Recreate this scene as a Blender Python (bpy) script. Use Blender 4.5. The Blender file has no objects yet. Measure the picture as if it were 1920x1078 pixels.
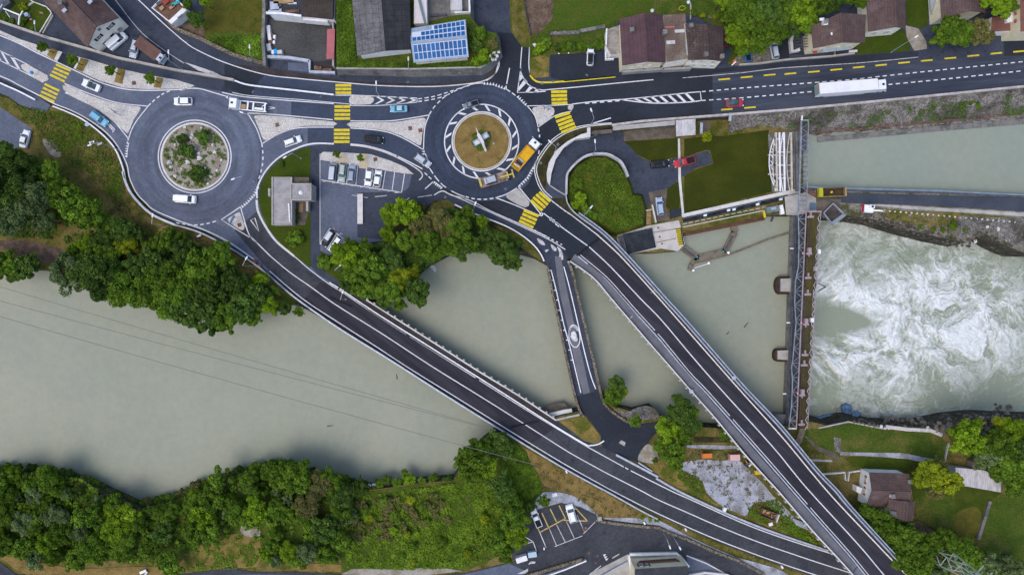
import bpy, math, random
import numpy as np
from mathutils import Vector, noise
from mathutils.geometry import tessellate_polygon
R = math.radians
SC = bpy.context.scene
COL = SC.collection
# ---------------------------------------------------------------- camera, sky, sun, exposure
HC = 160.0                     # flying height of the camera above the road, metres
cam_d = bpy.data.cameras.new('camera'); cam = bpy.data.objects.new('camera', cam_d); COL.objects.link(cam)
cam.location = (0, 0, HC); cam.rotation_euler = (0, 0, 0)
cam_d.sensor_width = 36; cam_d.lens = 24; cam_d.clip_start = 1; cam_d.clip_end = 6000
SC.camera = cam
SUN_EL, SUN_AZ = R(64), R(236)          # soft light from the south-west
wd = bpy.data.worlds.new('World'); SC.world = wd; wd.use_nodes = True
wn = wd.node_tree; bg = wn.nodes['Background']
sky = wn.nodes.new('ShaderNodeTexSky'); sky.sky_type = 'NISHITA'; sky.sun_disc = False
sky.sun_elevation = SUN_EL; sky.sun_rotation = SUN_AZ; sky.air_density = 1.0; sky.dust_density = 2.5; sky.ozone_density = 1.0
wn.links.new(sky.outputs['Color'], bg.inputs['Color']); bg.inputs['Strength'].default_value = 0.15
sl = bpy.data.lights.new('sun', 'SUN'); sl.energy = .62; sl.angle = R(42); sl.color = (1.0, .92, .8)
so = bpy.data.objects.new('sun', sl); COL.objects.link(so)
sd = Vector((math.sin(SUN_AZ) * math.cos(SUN_EL), math.cos(SUN_AZ) * math.cos(SUN_EL), math.sin(SUN_EL)))
so.rotation_euler = sd.to_track_quat('Z', 'Y').to_euler(); so.location = sd * 300
vs = SC.view_settings; vs.view_transform = 'Standard'; vs.look = 'None'; vs.gamma = 1; vs.exposure = 0.68; vs.use_curve_mapping = False

# ---------------------------------------------------------------- helpers
def W(px, py, z=0.0):
    """photo measurement (1920 wide) of something standing at height z -> metres"""
    k = (HC - z) / HC / 8.0
    return Vector(((px - 960) * k, (539 - py) * k, z))

def wloc(o):
    v = Vector((0, 0, 0))
    while o is not None:
        v += o.location; o = o.parent
    return v

class MB:
    def __init__(s): s.v = []; s.f = []; s.uv = []
    def face(s, pts, uv=None):
        i = len(s.v); s.v += [tuple(p) for p in pts]; s.f.append(tuple(range(i, i + len(pts)))); s.uv.append(uv)
        return s
    def box(s, c, d, rz=0.0, top=1.0):
        cx, cy, cz = c; hx, hy, hz = d[0] / 2, d[1] / 2, d[2] / 2; ca, sa = math.cos(rz), math.sin(rz)
        P = []
        for z, k in ((-hz, 1), (hz, top)):
            for x, y in ((-hx, -hy), (hx, -hy), (hx, hy), (-hx, hy)):
                x *= k; y *= k; P.append((cx + x * ca - y * sa, cy + x * sa + y * ca, cz + z))
        i = len(s.v); s.v += P
        for q in ((3, 2, 1, 0), (4, 5, 6, 7), (0, 1, 5, 4), (1, 2, 6, 5), (2, 3, 7, 6), (3, 0, 4, 7)):
            s.f.append(tuple(i + k for k in q)); s.uv.append(None)
        return s
    def bar(s, a, b, w, h=None):
        a, b = Vector(a), Vector(b); h = h or w; d = (b - a)
        if d.length < 1e-6: return s
        d.normalize(); u = Vector((0, 0, 1)) if abs(d.z) < .95 else Vector((1, 0, 0))
        r = d.cross(u).normalized(); u = r.cross(d)
        i = len(s.v)
        for p in (a, b):
            for x, y in ((-1, -1), (1, -1), (1, 1), (-1, 1)): s.v.append(tuple(p + r * (x * w / 2) + u * (y * h / 2)))
        for q in ((0, 1, 2, 3), (7, 6, 5, 4), (4, 5, 1, 0), (5, 6, 2, 1), (6, 7, 3, 2), (7, 4, 0, 3)):
            s.f.append(tuple(i + k for k in q)); s.uv.append(None)
        return s
    def cyl(s, a, b, r0, r1=None, n=10):
        a, b = Vector(a), Vector(b); r1 = r0 if r1 is None else r1; d = (b - a).normalized()
        u = Vector((0, 0, 1)) if abs(d.z) < .95 else Vector((1, 0, 0)); x = d.cross(u).normalized(); y = d.cross(x)
        i = len(s.v)
        for p, r in ((a, r0), (b, r1)):
            for k in range(n):
                t = 2 * math.pi * k / n; s.v.append(tuple(p + x * (math.cos(t) * r) + y * (math.sin(t) * r)))
        for k in range(n):
            s.f.append((i + k, i + n + k, i + n + (k + 1) % n, i + (k + 1) % n)); s.uv.append(None)
        s.f.append(tuple(i + n - 1 - k for k in range(n))[::-1]); s.uv.append(None)
        s.f.append(tuple(i + n + k for k in range(n))[::-1]); s.uv.append(None)
        return s
    def poly(s, pts, dz=None):
        """flat (maybe concave) polygon facing up; dz extrudes it downwards to z - dz"""
        pts = [Vector(p) for p in pts]
        area = sum(pts[k].x * pts[(k + 1) % len(pts)].y - pts[(k + 1) % len(pts)].x * pts[k].y for k in range(len(pts)))
        if area < 0: pts.reverse()
        i = len(s.v); s.v += [tuple(p) for p in pts]
        for t in tessellate_polygon([[Vector((p.x, p.y, 0)) for p in pts]]):
            a, b, c = (pts[k] for k in t)
            if (b.x - a.x) * (c.y - a.y) - (b.y - a.y) * (c.x - a.x) < 0: t = (t[0], t[2], t[1])
            s.f.append(tuple(i + k for k in t)); s.uv.append(None)
        if dz is not None:
            off = dz[1] if isinstance(dz, tuple) else 0.0; dd = dz[0] if isinstance(dz, tuple) else dz
            n = len(pts); j = len(s.v)
            for k in range(n):
                p = pts[k]; e = (pts[(k + 1) % n] - pts[k - 1]); e.z = 0
                nn = Vector((e.y, -e.x, 0)).normalized() if e.length > 1e-6 else Vector((0, 0, 0))
                s.v.append((p.x + nn.x * off, p.y + nn.y * off, p.z - dd))
            for k in range(n):
                s.f.append((i + k, j + k, j + (k + 1) % n, i + (k + 1) % n)); s.uv.append(None)
        return s
    def build(s, name, mat, parent=None, local=False, smooth=False):
        off = Vector((0, 0, 0)) if (local or parent is None) else wloc(parent)
        me = bpy.data.meshes.new(name)
        v = s.v if off.length == 0 else [(p[0] - off.x, p[1] - off.y, p[2] - off.z) for p in s.v]
        me.from_pydata(v, [], s.f)
        if any(u is not None for u in s.uv):
            l = me.uv_layers.new(name='UVMap'); k = 0
            for f, u in zip(s.f, s.uv):
                for q in range(len(f)): l.data[k].uv = u[q] if u else (0, 0); k += 1
        me.materials.append(mat)
        if smooth: me.polygons.foreach_set('use_smooth', [True] * len(me.polygons))
        me.update(); o = bpy.data.objects.new(name, me); COL.objects.link(o); o.parent = parent
        return o

def tag(o, label=None, cat=None, group=None, kind=None):
    if label: o['label'] = label
    if cat: o['category'] = cat
    if group: o['group'] = group
    if kind: o['kind'] = kind
    return o
def thing(name, label, cat, loc=(0, 0, 0), rz=0.0, group=None):
    o = bpy.data.objects.new(name, None); COL.objects.link(o); o.empty_display_size = .5
    o.location = loc; o.rotation_euler = (0, 0, rz); return tag(o, label, cat, group)
def struct(o, label=None): return tag(o, label, None, None, 'structure')
def copy_tree(o, parent=None):
    c = o.copy(); COL.objects.link(c); c.parent = parent
    for ch in list(o.children): copy_tree(ch, c)
    return c
def rnd(seed): return random.Random(seed)

def smooth(pts, n=5, closed=False):
    P = [tuple(map(float, p)) for p in pts]; m = len(P); out = []
    for i in range(m if closed else m - 1):
        if closed: a, b, c, d = P[i - 1], P[i], P[(i + 1) % m], P[(i + 2) % m]
        else: a, b, c, d = P[max(i - 1, 0)], P[i], P[i + 1], P[min(i + 2, m - 1)]
        for k in range(n):
            t = k / n
            out.append(tuple(.5 * (2 * b[j] + (c[j] - a[j]) * t + (2 * a[j] - 5 * b[j] + 4 * c[j] - d[j]) * t * t + (3 * b[j] - a[j] - 3 * c[j] + d[j]) * t ** 3) for j in range(len(b))))
    if not closed: out.append(P[-1])
    return out
def arc(cx, cy, r, a0, a1, n=24):           # photo angles: 0 = right, 90 = up
    return [(cx + r * math.cos(R(a0 + (a1 - a0) * k / n)), cy - r * math.sin(R(a0 + (a1 - a0) * k / n))) for k in range(n + 1)]
def zf(z, p): return z(p) if callable(z) else z
def path3(pts, z=0.0, dz=0.0): return [W(p[0], p[1], 0) * 0 + W(p[0], p[1], zf(z, p) + dz) for p in pts]
def normals2(P, closed=False):
    N = []
    for k in range(len(P)):
        a = P[k - 1] if (k or closed) else P[0]; b = P[(k + 1) % len(P)] if (k < len(P) - 1 or closed) else P[-1]
        e = b - a; e.z = 0; N.append(Vector((-e.y, e.x, 0)).normalized() if e.length > 1e-9 else Vector((0, 1, 0)))
    return N
def ribbon(mb, P, w, off=0.0, closed=False, thick=None):
    """band of width w metres along 3-D points P (flat, or a solid of height thick standing on the points)"""
    N = normals2(P, closed); m = len(P)
    l = [P[k] + N[k] * (off + w / 2) for k in range(m)]; r = [P[k] + N[k] * (off - w / 2) for k in range(m)]
    up = Vector((0, 0, thick or 0)); i = len(mb.v)
    mb.v += [tuple(p + up) for p in l] + [tuple(p + up) for p in r]
    segs = range(m if closed else m - 1)
    for k in segs:
        q = (k + 1) % m; mb.f.append((i + k, i + m + k, i + m + q, i + q)); mb.uv.append(None)
    if thick:
        j = len(mb.v); mb.v += [tuple(p) for p in l] + [tuple(p) for p in r]
        for k in segs:
            q = (k + 1) % m
            mb.f.append((i + q, j + q, j + k, i + k)); mb.uv.append(None)
            mb.f.append((i + m + k, j + m + k, j + m + q, i + m + q)); mb.uv.append(None)
        if not closed:
            for k, fl in ((0, 1), (m - 1, 0)):
                q = (i + k, j + k, j + m + k, i + m + k); mb.f.append(q if fl else q[::-1]); mb.uv.append(None)
    return mb
def resample(P, step):
    out = [P[0].copy()]; acc = 0.0
    for a, b in zip(P, P[1:]):
        L = (b - a).length; t = step - acc
        while t <= L and L > 0: out.append(a + (b - a) * (t / L)); t += step
        acc = (acc + L) % step
    return out

LV = .004                                         # one layer of surfacing
def sheet(name, pts, mat, lv=1, z=0.0, parent=None, sm=0, closed=True, dz=None, label=None, kind='structure'):
    pts = smooth(pts, sm, True) if sm else pts
    mb = MB(); mb.poly([W(p[0], p[1], zf(z, p) + lv * LV) for p in pts], dz)
    o = mb.build(name, mat, parent)
    if kind and parent is None: o['kind'] = kind
    if label: o['label'] = label
    return o
def line(name, pts, mat, w=.3, lv=8, z=0.0, parent=None, sm=0, closed=False):
    pts = smooth(pts, sm, closed) if sm else pts
    return ribbon(MB(), path3(pts, z, lv * LV), w * (.74 if mat in (wht, wht_old) else 1), closed=closed).build(name, mat, parent)
def dashes(name, pts, mat, n=None, L=.95, step=1.76, w=.25, lv=8, z=0.0, parent=None, sm=0):
    """each dash is a mesh of its own"""
    pts = smooth(pts, sm) if sm else pts
    P = path3(pts, z, lv * LV); tot = sum((b - a).length for a, b in zip(P, P[1:]))
    fine = resample(P, .1); d = 0.0; out = []
    while d + L <= tot + .15:
        seg = fine[int(d / .1): int((d + L) / .1) + 1]
        if len(seg) > 1: out.append(ribbon(MB(), [seg[0], seg[len(seg) // 2], seg[-1]] if len(seg) > 2 else seg, w * .85).build(name, mat, parent))
        d += step
    return out
def shark(pts, mat, parent, n, side=1, s=.62, lv=8, z=0.0):
    """row of give-way triangles along pts, tips to one side"""
    P = path3(pts, z, lv * LV); fine = resample(P, .05)
    for k in range(n):
        i = int((k + .5) / n * (len(fine) - 1)); a = fine[max(i - 1, 0)]; b = fine[min(i + 1, len(fine) - 1)]
        t = (b - a).normalized(); nn = Vector((-t.y, t.x, 0)) * side; c = fine[i]
        MB().face([c - t * s * .45 - nn * s * .5, c + t * s * .45 - nn * s * .5, c + nn * s * .7][::side]).build('give_way_triangle', mat, parent)
def solid(name, pts, mat, w=.3, h=.5, z=0.0, dz=0.0, parent=None, sm=0, closed=False, label=None, cat=None, group=None):
    pts = smooth(pts, sm, closed) if sm else pts
    o = ribbon(MB(), path3(pts, z, dz), w, closed=closed, thick=h).build(name, mat, parent)
    if cat: tag(o, label, cat, group)
    return o
def in_poly(x, y, P):
    c = False; j = len(P) - 1
    for i in range(len(P)):
        if (P[i][1] > y) != (P[j][1] > y) and x < (P[j][0] - P[i][0]) * (y - P[i][1]) / (P[j][1] - P[i][1]) + P[i][0]: c = not c
        j = i
    return c

# ---------------------------------------------------------------- materials
def M(name, col, col2=None, s=.4, lo=.4, hi=.62, col3=None, s3=.05, lo3=.45, hi3=.65, rough=.9, spec=.09, bump=0.0, bs=6.0, metal=0.0, coat=0.0, uvwave=None, grain=0.0, gs=3.0, stretch=None, vor=None, rand=0.0):
    m = bpy.data.materials.new(name); m.use_nodes = True; t = m.node_tree; N = t.nodes; L = t.links
    b = N['Principled BSDF']; b.inputs['Roughness'].default_value = rough; b.inputs['Specular IOR Level'].default_value = spec
    b.inputs['Metallic'].default_value = metal
    if coat: b.inputs['Coat Weight'].default_value = coat; b.inputs['Coat Roughness'].default_value = .08
    co = N.new('ShaderNodeTexCoord').outputs['Object']
    if stretch:
        mp = N.new('ShaderNodeMapping'); mp.inputs['Scale'].default_value = stretch[:3]
        if len(stretch) > 3: mp.vector_type = 'TEXTURE'; mp.inputs['Rotation'].default_value = (0, 0, R(stretch[3]))
        L.new(co, mp.inputs['Vector']); co = mp.outputs['Vector']
    def nz(scale, detail=5, rgh=.6, dist=0.0):
        n = N.new('ShaderNodeTexNoise'); n.inputs['Scale'].default_value = scale; n.inputs['Detail'].default_value = detail
        n.inputs['Roughness'].default_value = rgh; n.inputs['Distortion'].default_value = dist; L.new(co, n.inputs['Vector']); return n.outputs['Fac']
    def ramp(f, a, c):
        r = N.new('ShaderNodeMapRange'); r.interpolation_type = 'SMOOTHSTEP'; r.inputs[1].default_value = a; r.inputs[2].default_value = c; L.new(f, r.inputs[0]); return r.outputs[0]
    def mix(f, a, c, bt='MIX'):
        x = N.new('ShaderNodeMix'); x.data_type = 'RGBA'; x.blend_type = bt
        if isinstance(f, float): x.inputs[0].default_value = f
        else: L.new(f, x.inputs[0])
        for k, q in ((6, a), (7, c)):
            if isinstance(q, tuple): x.inputs[k].default_value = (*q, 1)
            else: L.new(q, x.inputs[k])
        return x.outputs[2]
    cur = tuple(col)
    if col2: cur = mix(ramp(nz(s), lo, hi), cur, tuple(col2))
    if col3: cur = mix(ramp(nz(s3, 6, .65, .4), lo3, hi3), cur, tuple(col3))
    if vor:                                       # stones: (scale, joint colour, joint width)
        v = N.new('ShaderNodeTexVoronoi'); v.feature = 'DISTANCE_TO_EDGE'; v.inputs['Scale'].default_value = vor[0]; L.new(co, v.inputs['Vector'])
        v2 = N.new('ShaderNodeTexVoronoi'); v2.inputs['Scale'].default_value = vor[0]; L.new(co, v2.inputs['Vector'])
        hs = N.new('ShaderNodeSeparateColor'); L.new(v2.outputs['Color'], hs.inputs[0])
        cur = mix(ramp(hs.outputs[0], -.2, 1.2), mix(.45, cur, tuple(.5 * c for c in col)), cur)
        cur = mix(ramp(v.outputs['Distance'], 0, vor[2]), tuple(vor[1]), cur)
    if uvwave:                                    # (axis, period m, darker colour factor)
        uvn = N.new('ShaderNodeUVMap').outputs['UV']; sp = N.new('ShaderNodeSeparateXYZ'); L.new(uvn, sp.inputs[0])
        ms = []
        for ax, per in ((0, uvwave[0]), (1, uvwave[1])):
            if not per: continue
            q = N.new('ShaderNodeMath'); q.operation = 'FRACT'; d = N.new('ShaderNodeMath'); d.operation = 'DIVIDE'; d.inputs[1].default_value = per
            L.new(sp.outputs[ax], d.inputs[0]); L.new(d.outputs[0], q.inputs[0]); ms.append(ramp(q.outputs[0], .78, .95))
        for q in ms: cur = mix(q, cur, mix(uvwave[2], cur, (.02, .018, .018)))
    if grain:
        g = ramp(nz(gs, 3, .7), .25, .75); dk = tuple(max(0, 1 - grain) for _ in range(3))
        cur = mix(1.0, cur, mix(g, dk, (1 + grain * .35,) * 3), 'MULTIPLY')
    if rand:
        oi = N.new('ShaderNodeObjectInfo').outputs['Random']; hv = N.new('ShaderNodeHueSaturation')
        L.new(ramp(oi, 0, 1), hv.inputs['Value']); mr = N.new('ShaderNodeMapRange'); L.new(oi, mr.inputs[0]); mr.inputs[3].default_value = 1 - rand; mr.inputs[4].default_value = 1 + rand
        L.new(mr.outputs[0], hv.inputs['Value'])
        if isinstance(cur, tuple): hv.inputs['Color'].default_value = (*cur, 1)
        else: L.new(cur, hv.inputs['Color'])
        cur = hv.outputs[0]
    if isinstance(cur, tuple): b.inputs['Base Color'].default_value = (*cur, 1)
    else: L.new(cur, b.inputs['Base Color'])
    if bump:
        bp = N.new('ShaderNodeBump'); bp.inputs['Strength'].default_value = min(1, bump); bp.inputs['Distance'].default_value = .15 * max(1, bump)
        L.new(nz(bs, 4, .65), bp.inputs['Height']); L.new(bp.outputs[0], b.inputs['Normal'])
    return m
def paint(name, col, rough=.3): return M(name, col, rough=rough, spec=.5, coat=.6)

asph_w = M('asphalt_worn', (.122, .14, .19), (.092, .108, .15), .12, .3, .7, (.15, .165, .21), .3, .5, .75, grain=.2, gs=1.6, bump=.15, bs=9)
asph_n = M('asphalt_new', (.024, .028, .038), (.034, .039, .052), .1, .35, .7, grain=.18, gs=1.3, bump=.15, bs=9)
asph_m = M('asphalt_grey', (.044, .053, .075), (.06, .07, .094), .15, .35, .7, (.034, .041, .057), .4, .5, .7, grain=.2, gs=1.5, bump=.15, bs=9)
asph_b = M('asphalt_bridge', (.03, .029, .038), (.046, .045, .055), .5, .35, .65, grain=.22, gs=1.5, stretch=(9, 1, 1, -41))
asph_e = M('asphalt_east', (.04, .049, .07), (.062, .073, .097), .4, .35, .65, (.034, .041, .057), .2, .5, .7, grain=.25, gs=1.5, stretch=(12, 1, 1, 5.5))
asph_g = M('asphalt_neutral', (.047, .051, .06), (.066, .07, .08), .15, .35, .7, (.037, .04, .048), .4, .5, .7, grain=.25, gs=1.5, bump=.15, bs=9)
steel_g = M('dull_steel', (.24, .26, .3), (.17, .185, .215), 1.0, rough=.6)
asph_f = M('asphalt_footway', (.155, .155, .172), (.12, .122, .138), .3, .35, .7, grain=.15, gs=2)
asph_c = M('asphalt_blue_grey', (.047, .061, .093), (.06, .075, .11), .12, .35, .7, (.038, .049, .074), .3, .5, .75, grain=.2, gs=1.5, bump=.15, bs=9)
asph_br = M('asphalt_brown', (.055, .047, .046), (.04, .035, .036), .3, grain=.2, gs=2)
wht = M('road_paint_white', (.7, .69, .7), (.45, .45, .46), 1.3, .5, .78, (.6, .59, .6), .15, rough=.6, grain=.2, gs=4)
wht_old = M('road_paint_worn', (.52, .5, .5), (.22, .22, .23), 1.5, .45, .7, rough=.7)
yel = M('road_paint_yellow', (.66, .52, .03), (.4, .31, .04), 1.1, .48, .75, rough=.6, grain=.25, gs=4)
conc = M('concrete', (.42, .4, .37), (.3, .285, .26), .5, .4, .7, (.22, .2, .17), .8, .55, .75, grain=.2, gs=4)
conc_l = M('concrete_pale', (.62, .6, .58), (.5, .48, .45), .6, .4, .7, grain=.12, gs=4)
conc_d = M('concrete_stained', (.2, .195, .185), (.11, .11, .105), .4, .4, .65, (.3, .29, .26), 1.1, .55, .7, grain=.3, gs=3)
conc_b = M('concrete_brown', (.15, .125, .1), (.1, .085, .07), .5, grain=.25, gs=3)
gravel = M('cobble_gravel', (.72, .69, .65), (.6, .57, .52), .35, .4, .65, (.47, .43, .37), .6, .58, .78, vor=(3.0, (.3, .27, .24), .12), grain=.25, gs=6)
gravel_y = M('gravel_yard', (.42, .43, .49), (.29, .3, .34), .35, .38, .62, (.2, .195, .17), .35, .5, .68, grain=.45, gs=4, bump=.4, bs=5)
grass = M('lawn_grass', (.042, .068, .006), (.06, .085, .009), .25, .35, .7, (.085, .095, .015), .12, .5, .75, grain=.4, gs=4, bump=.7, bs=5)
grass_b = M('meadow_grass', (.05, .088, .01), (.08, .115, .015), .3, .35, .7, (.14, .13, .032), .16, .45, .7, grain=.5, gs=3, bump=.8, bs=4)
grass_o = M('mown_lawn_olive', (.037, .045, .005), (.054, .06, .007), .2, .35, .7, (.033, .045, .006), .12, .45, .7, grain=.35, gs=4, bump=.6, bs=5)
grass_d = M('dry_grass', (.27, .19, .06), (.19, .14, .04), .4, .35, .65, (.09, .105, .015), .22, .47, .6, grain=.4, gs=4, bump=.7, bs=5)
grass_t = M('tan_grass', (.27, .185, .065), (.2, .135, .045), .5, .35, .65, (.14, .11, .03), .45, .5, .7, grain=.4, gs=4, bump=.7, bs=5)
verge = M('scrubby_verge', (.14, .12, .03), (.075, .085, .012), .5, .4, .6, (.2, .155, .055), .18, .45, .62, grain=.45, gs=3, bump=.8, bs=4)
soil = M('bare_soil', (.17, .12, .085), (.1, .07, .05), .6, grain=.35, gs=3, bump=.7, bs=4)
sand = M('pale_stony_ground', (.36, .33, .28), (.25, .21, .16), .5, grain=.3, gs=4, bump=.5, bs=5)
dark_soil = M('forest_floor', (.035, .032, .016), (.06, .055, .02), .4, grain=.4, gs=3, bump=.8, bs=3)
rock = M('bank_stone', (.36, .33, .3), (.2, .185, .165), .7, .35, .7, (.06, .06, .035), .16, .47, .6, vor=(2.6, (.12, .11, .1), .16), grain=.6, gs=2.2, bump=1, bs=3)
rock_d = M('dark_bank_rock', (.075, .068, .055), (.04, .04, .025), .6, .35, .65, (.17, .15, .125), .5, .52, .7, grain=.5, gs=2, bump=1, bs=2)
rock_w = M('wet_rock', (.15, .125, .1), (.07, .062, .053), .9, .4, .65, (.24, .2, .16), 1.2, .5, .7, rough=.5, spec=.4, bump=1, bs=2, grain=.4, gs=3, rand=.4)
stone_w = M('pale_boulder', (.62, .6, .57), (.45, .43, .4), 1.5, bump=.6, bs=3, rand=.2)
stone_wall = M('stone_masonry', (.3, .25, .19), (.2, .17, .13), .8, .4, .65, (.11, .1, .05), .6, .5, .7, vor=(1.6, (.06, .05, .04), .15), grain=.35, gs=4, bump=.8, bs=3)
steel = M('galvanised_steel', (.4, .44, .51), (.31, .34, .4), 1.0, rough=.45, spec=.5, metal=.3)
steel_w = M('white_painted_steel', (.78, .78, .8), (.66, .66, .68), 1.0, rough=.5)
steel_d = M('dark_steel', (.06, .065, .075), (.1, .1, .11), 1.0, rough=.5)
steel_c = M('cream_painted_steel', (.55, .5, .43), (.42, .38, .32), .8, rough=.6)
pink = M('pink_painted_steel', (.36, .27, .295), (.25, .195, .21), .7, rough=.6)
rust = M('rusty_steel', (.19, .1, .065), (.11, .06, .045), .8, .35, .65, (.3, .22, .17), 1.3, .5, .7, rough=.85, grain=.3, gs=4)
timber = M('mossy_timber_deck', (.085, .068, .032), (.06, .052, .03), .7, .35, .65, (.1, .095, .02), .4, .5, .7, grain=.35, gs=3, stretch=(2.0, .35, 1))
timb = M('pale_timber', (.42, .28, .15), (.3, .2, .1), 1, grain=.25, gs=4)
wood_g = M('weathered_timber', (.2, .165, .125), (.14, .115, .085), 1, grain=.3, gs=4)
glass = M('dark_window_glass', (.012, .018, .024), rough=.06, spec=.6)
glass_c = M('tinted_car_glass', (.03, .055, .065), (.08, .13, .15), .5, rough=.08, spec=.6)
blk = M('black_rubber', (.018, .018, .02), rough=.8)
chrome = M('lamp_lens', (.75, .78, .8), rough=.15, spec=.6)
redl = M('red_lens', (.35, .02, .02), rough=.2, spec=.5)

def ring_asphalt(name, c, base, amp=.3):
    """asphalt polished in rings by the wheels that turn about the point c"""
    m = M(name, base, tuple(x * .8 for x in base), .12, .3, .7, tuple(x * 1.15 for x in base), .3, .5, .75, grain=.2, gs=1.6, bump=.15, bs=9); t = m.node_tree; N = t.nodes; L = t.links; b = N['Principled BSDF']
    src = b.inputs['Base Color'].links[0].from_socket
    tc = N.new('ShaderNodeTexCoord'); sb = N.new('ShaderNodeVectorMath'); sb.operation = 'SUBTRACT'; L.new(tc.outputs['Object'], sb.inputs[0]); sb.inputs[1].default_value = (c.x, c.y, 0)
    ln = N.new('ShaderNodeVectorMath'); ln.operation = 'LENGTH'; L.new(sb.outputs[0], ln.inputs[0]); nm = N.new('ShaderNodeVectorMath'); nm.operation = 'NORMALIZE'; L.new(sb.outputs[0], nm.inputs[0])
    sc = N.new('ShaderNodeVectorMath'); sc.operation = 'SCALE'; sc.inputs['Scale'].default_value = .9; L.new(nm.outputs[0], sc.inputs[0]); cb = N.new('ShaderNodeCombineXYZ'); L.new(ln.outputs['Value'], cb.inputs[2]); ad = N.new('ShaderNodeVectorMath'); ad.operation = 'ADD'; L.new(sc.outputs[0], ad.inputs[0]); L.new(cb.outputs[0], ad.inputs[1])
    n = N.new('ShaderNodeTexNoise'); n.inputs['Scale'].default_value = .75; n.inputs['Detail'].default_value = 5; L.new(ad.outputs[0], n.inputs['Vector']); mr = N.new('ShaderNodeMapRange'); L.new(n.outputs['Fac'], mr.inputs[0]); mr.inputs[1].default_value = .32; mr.inputs[2].default_value = .68; mr.inputs[3].default_value = 1 - amp; mr.inputs[4].default_value = 1 + amp * .6
    hv = N.new('ShaderNodeHueSaturation'); L.new(src, hv.inputs['Color']); L.new(mr.outputs[0], hv.inputs['Value']); L.new(hv.outputs[0], b.inputs['Base Color']); return m
def side_mat(o, mat, lim=.95):
    o.data.materials.append(mat)
    for p in o.data.polygons:
        if p.normal.z < lim: p.material_index = 1
# ---------------------------------------------------------------- terrain and water
ZW, ZC, ZD, ZL = -4.0, -3.0, -7.5, -2.5        # reservoir, canal, river below the weir, low lawn
milky = M('silty_river_water', (.258, .275, .21), (.236, .262, .2), .035, .35, .7, (.285, .288, .215), .02, .45, .7, rough=.45, spec=.2, bump=.35, bs=.55, grain=.07, gs=.6)
canal_m = M('silty_canal_water', (.235, .275, .225), (.255, .28, .225), .05, .35, .7, rough=.45, spec=.2, bump=.3, bs=.55, grain=.06, gs=.6)
sheet('river_water', [(-420, 380), (100, 420), (560, 480), (1060, 400), (1300, 380), (1511, 380), (1489, 850), (1300, 860), (700, 1000), (-420, 1000)], milky, 0, ZW)
sheet('canal_water', [(1492, 232), (2100, 190), (2100, 420), (1492, 372)], canal_m, 0, ZC)
sheet('sea_bed', [(-900, -600), (2900, -600), (2900, 1700), (-900, 1700)], dark_soil, 0, -11.0)

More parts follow.
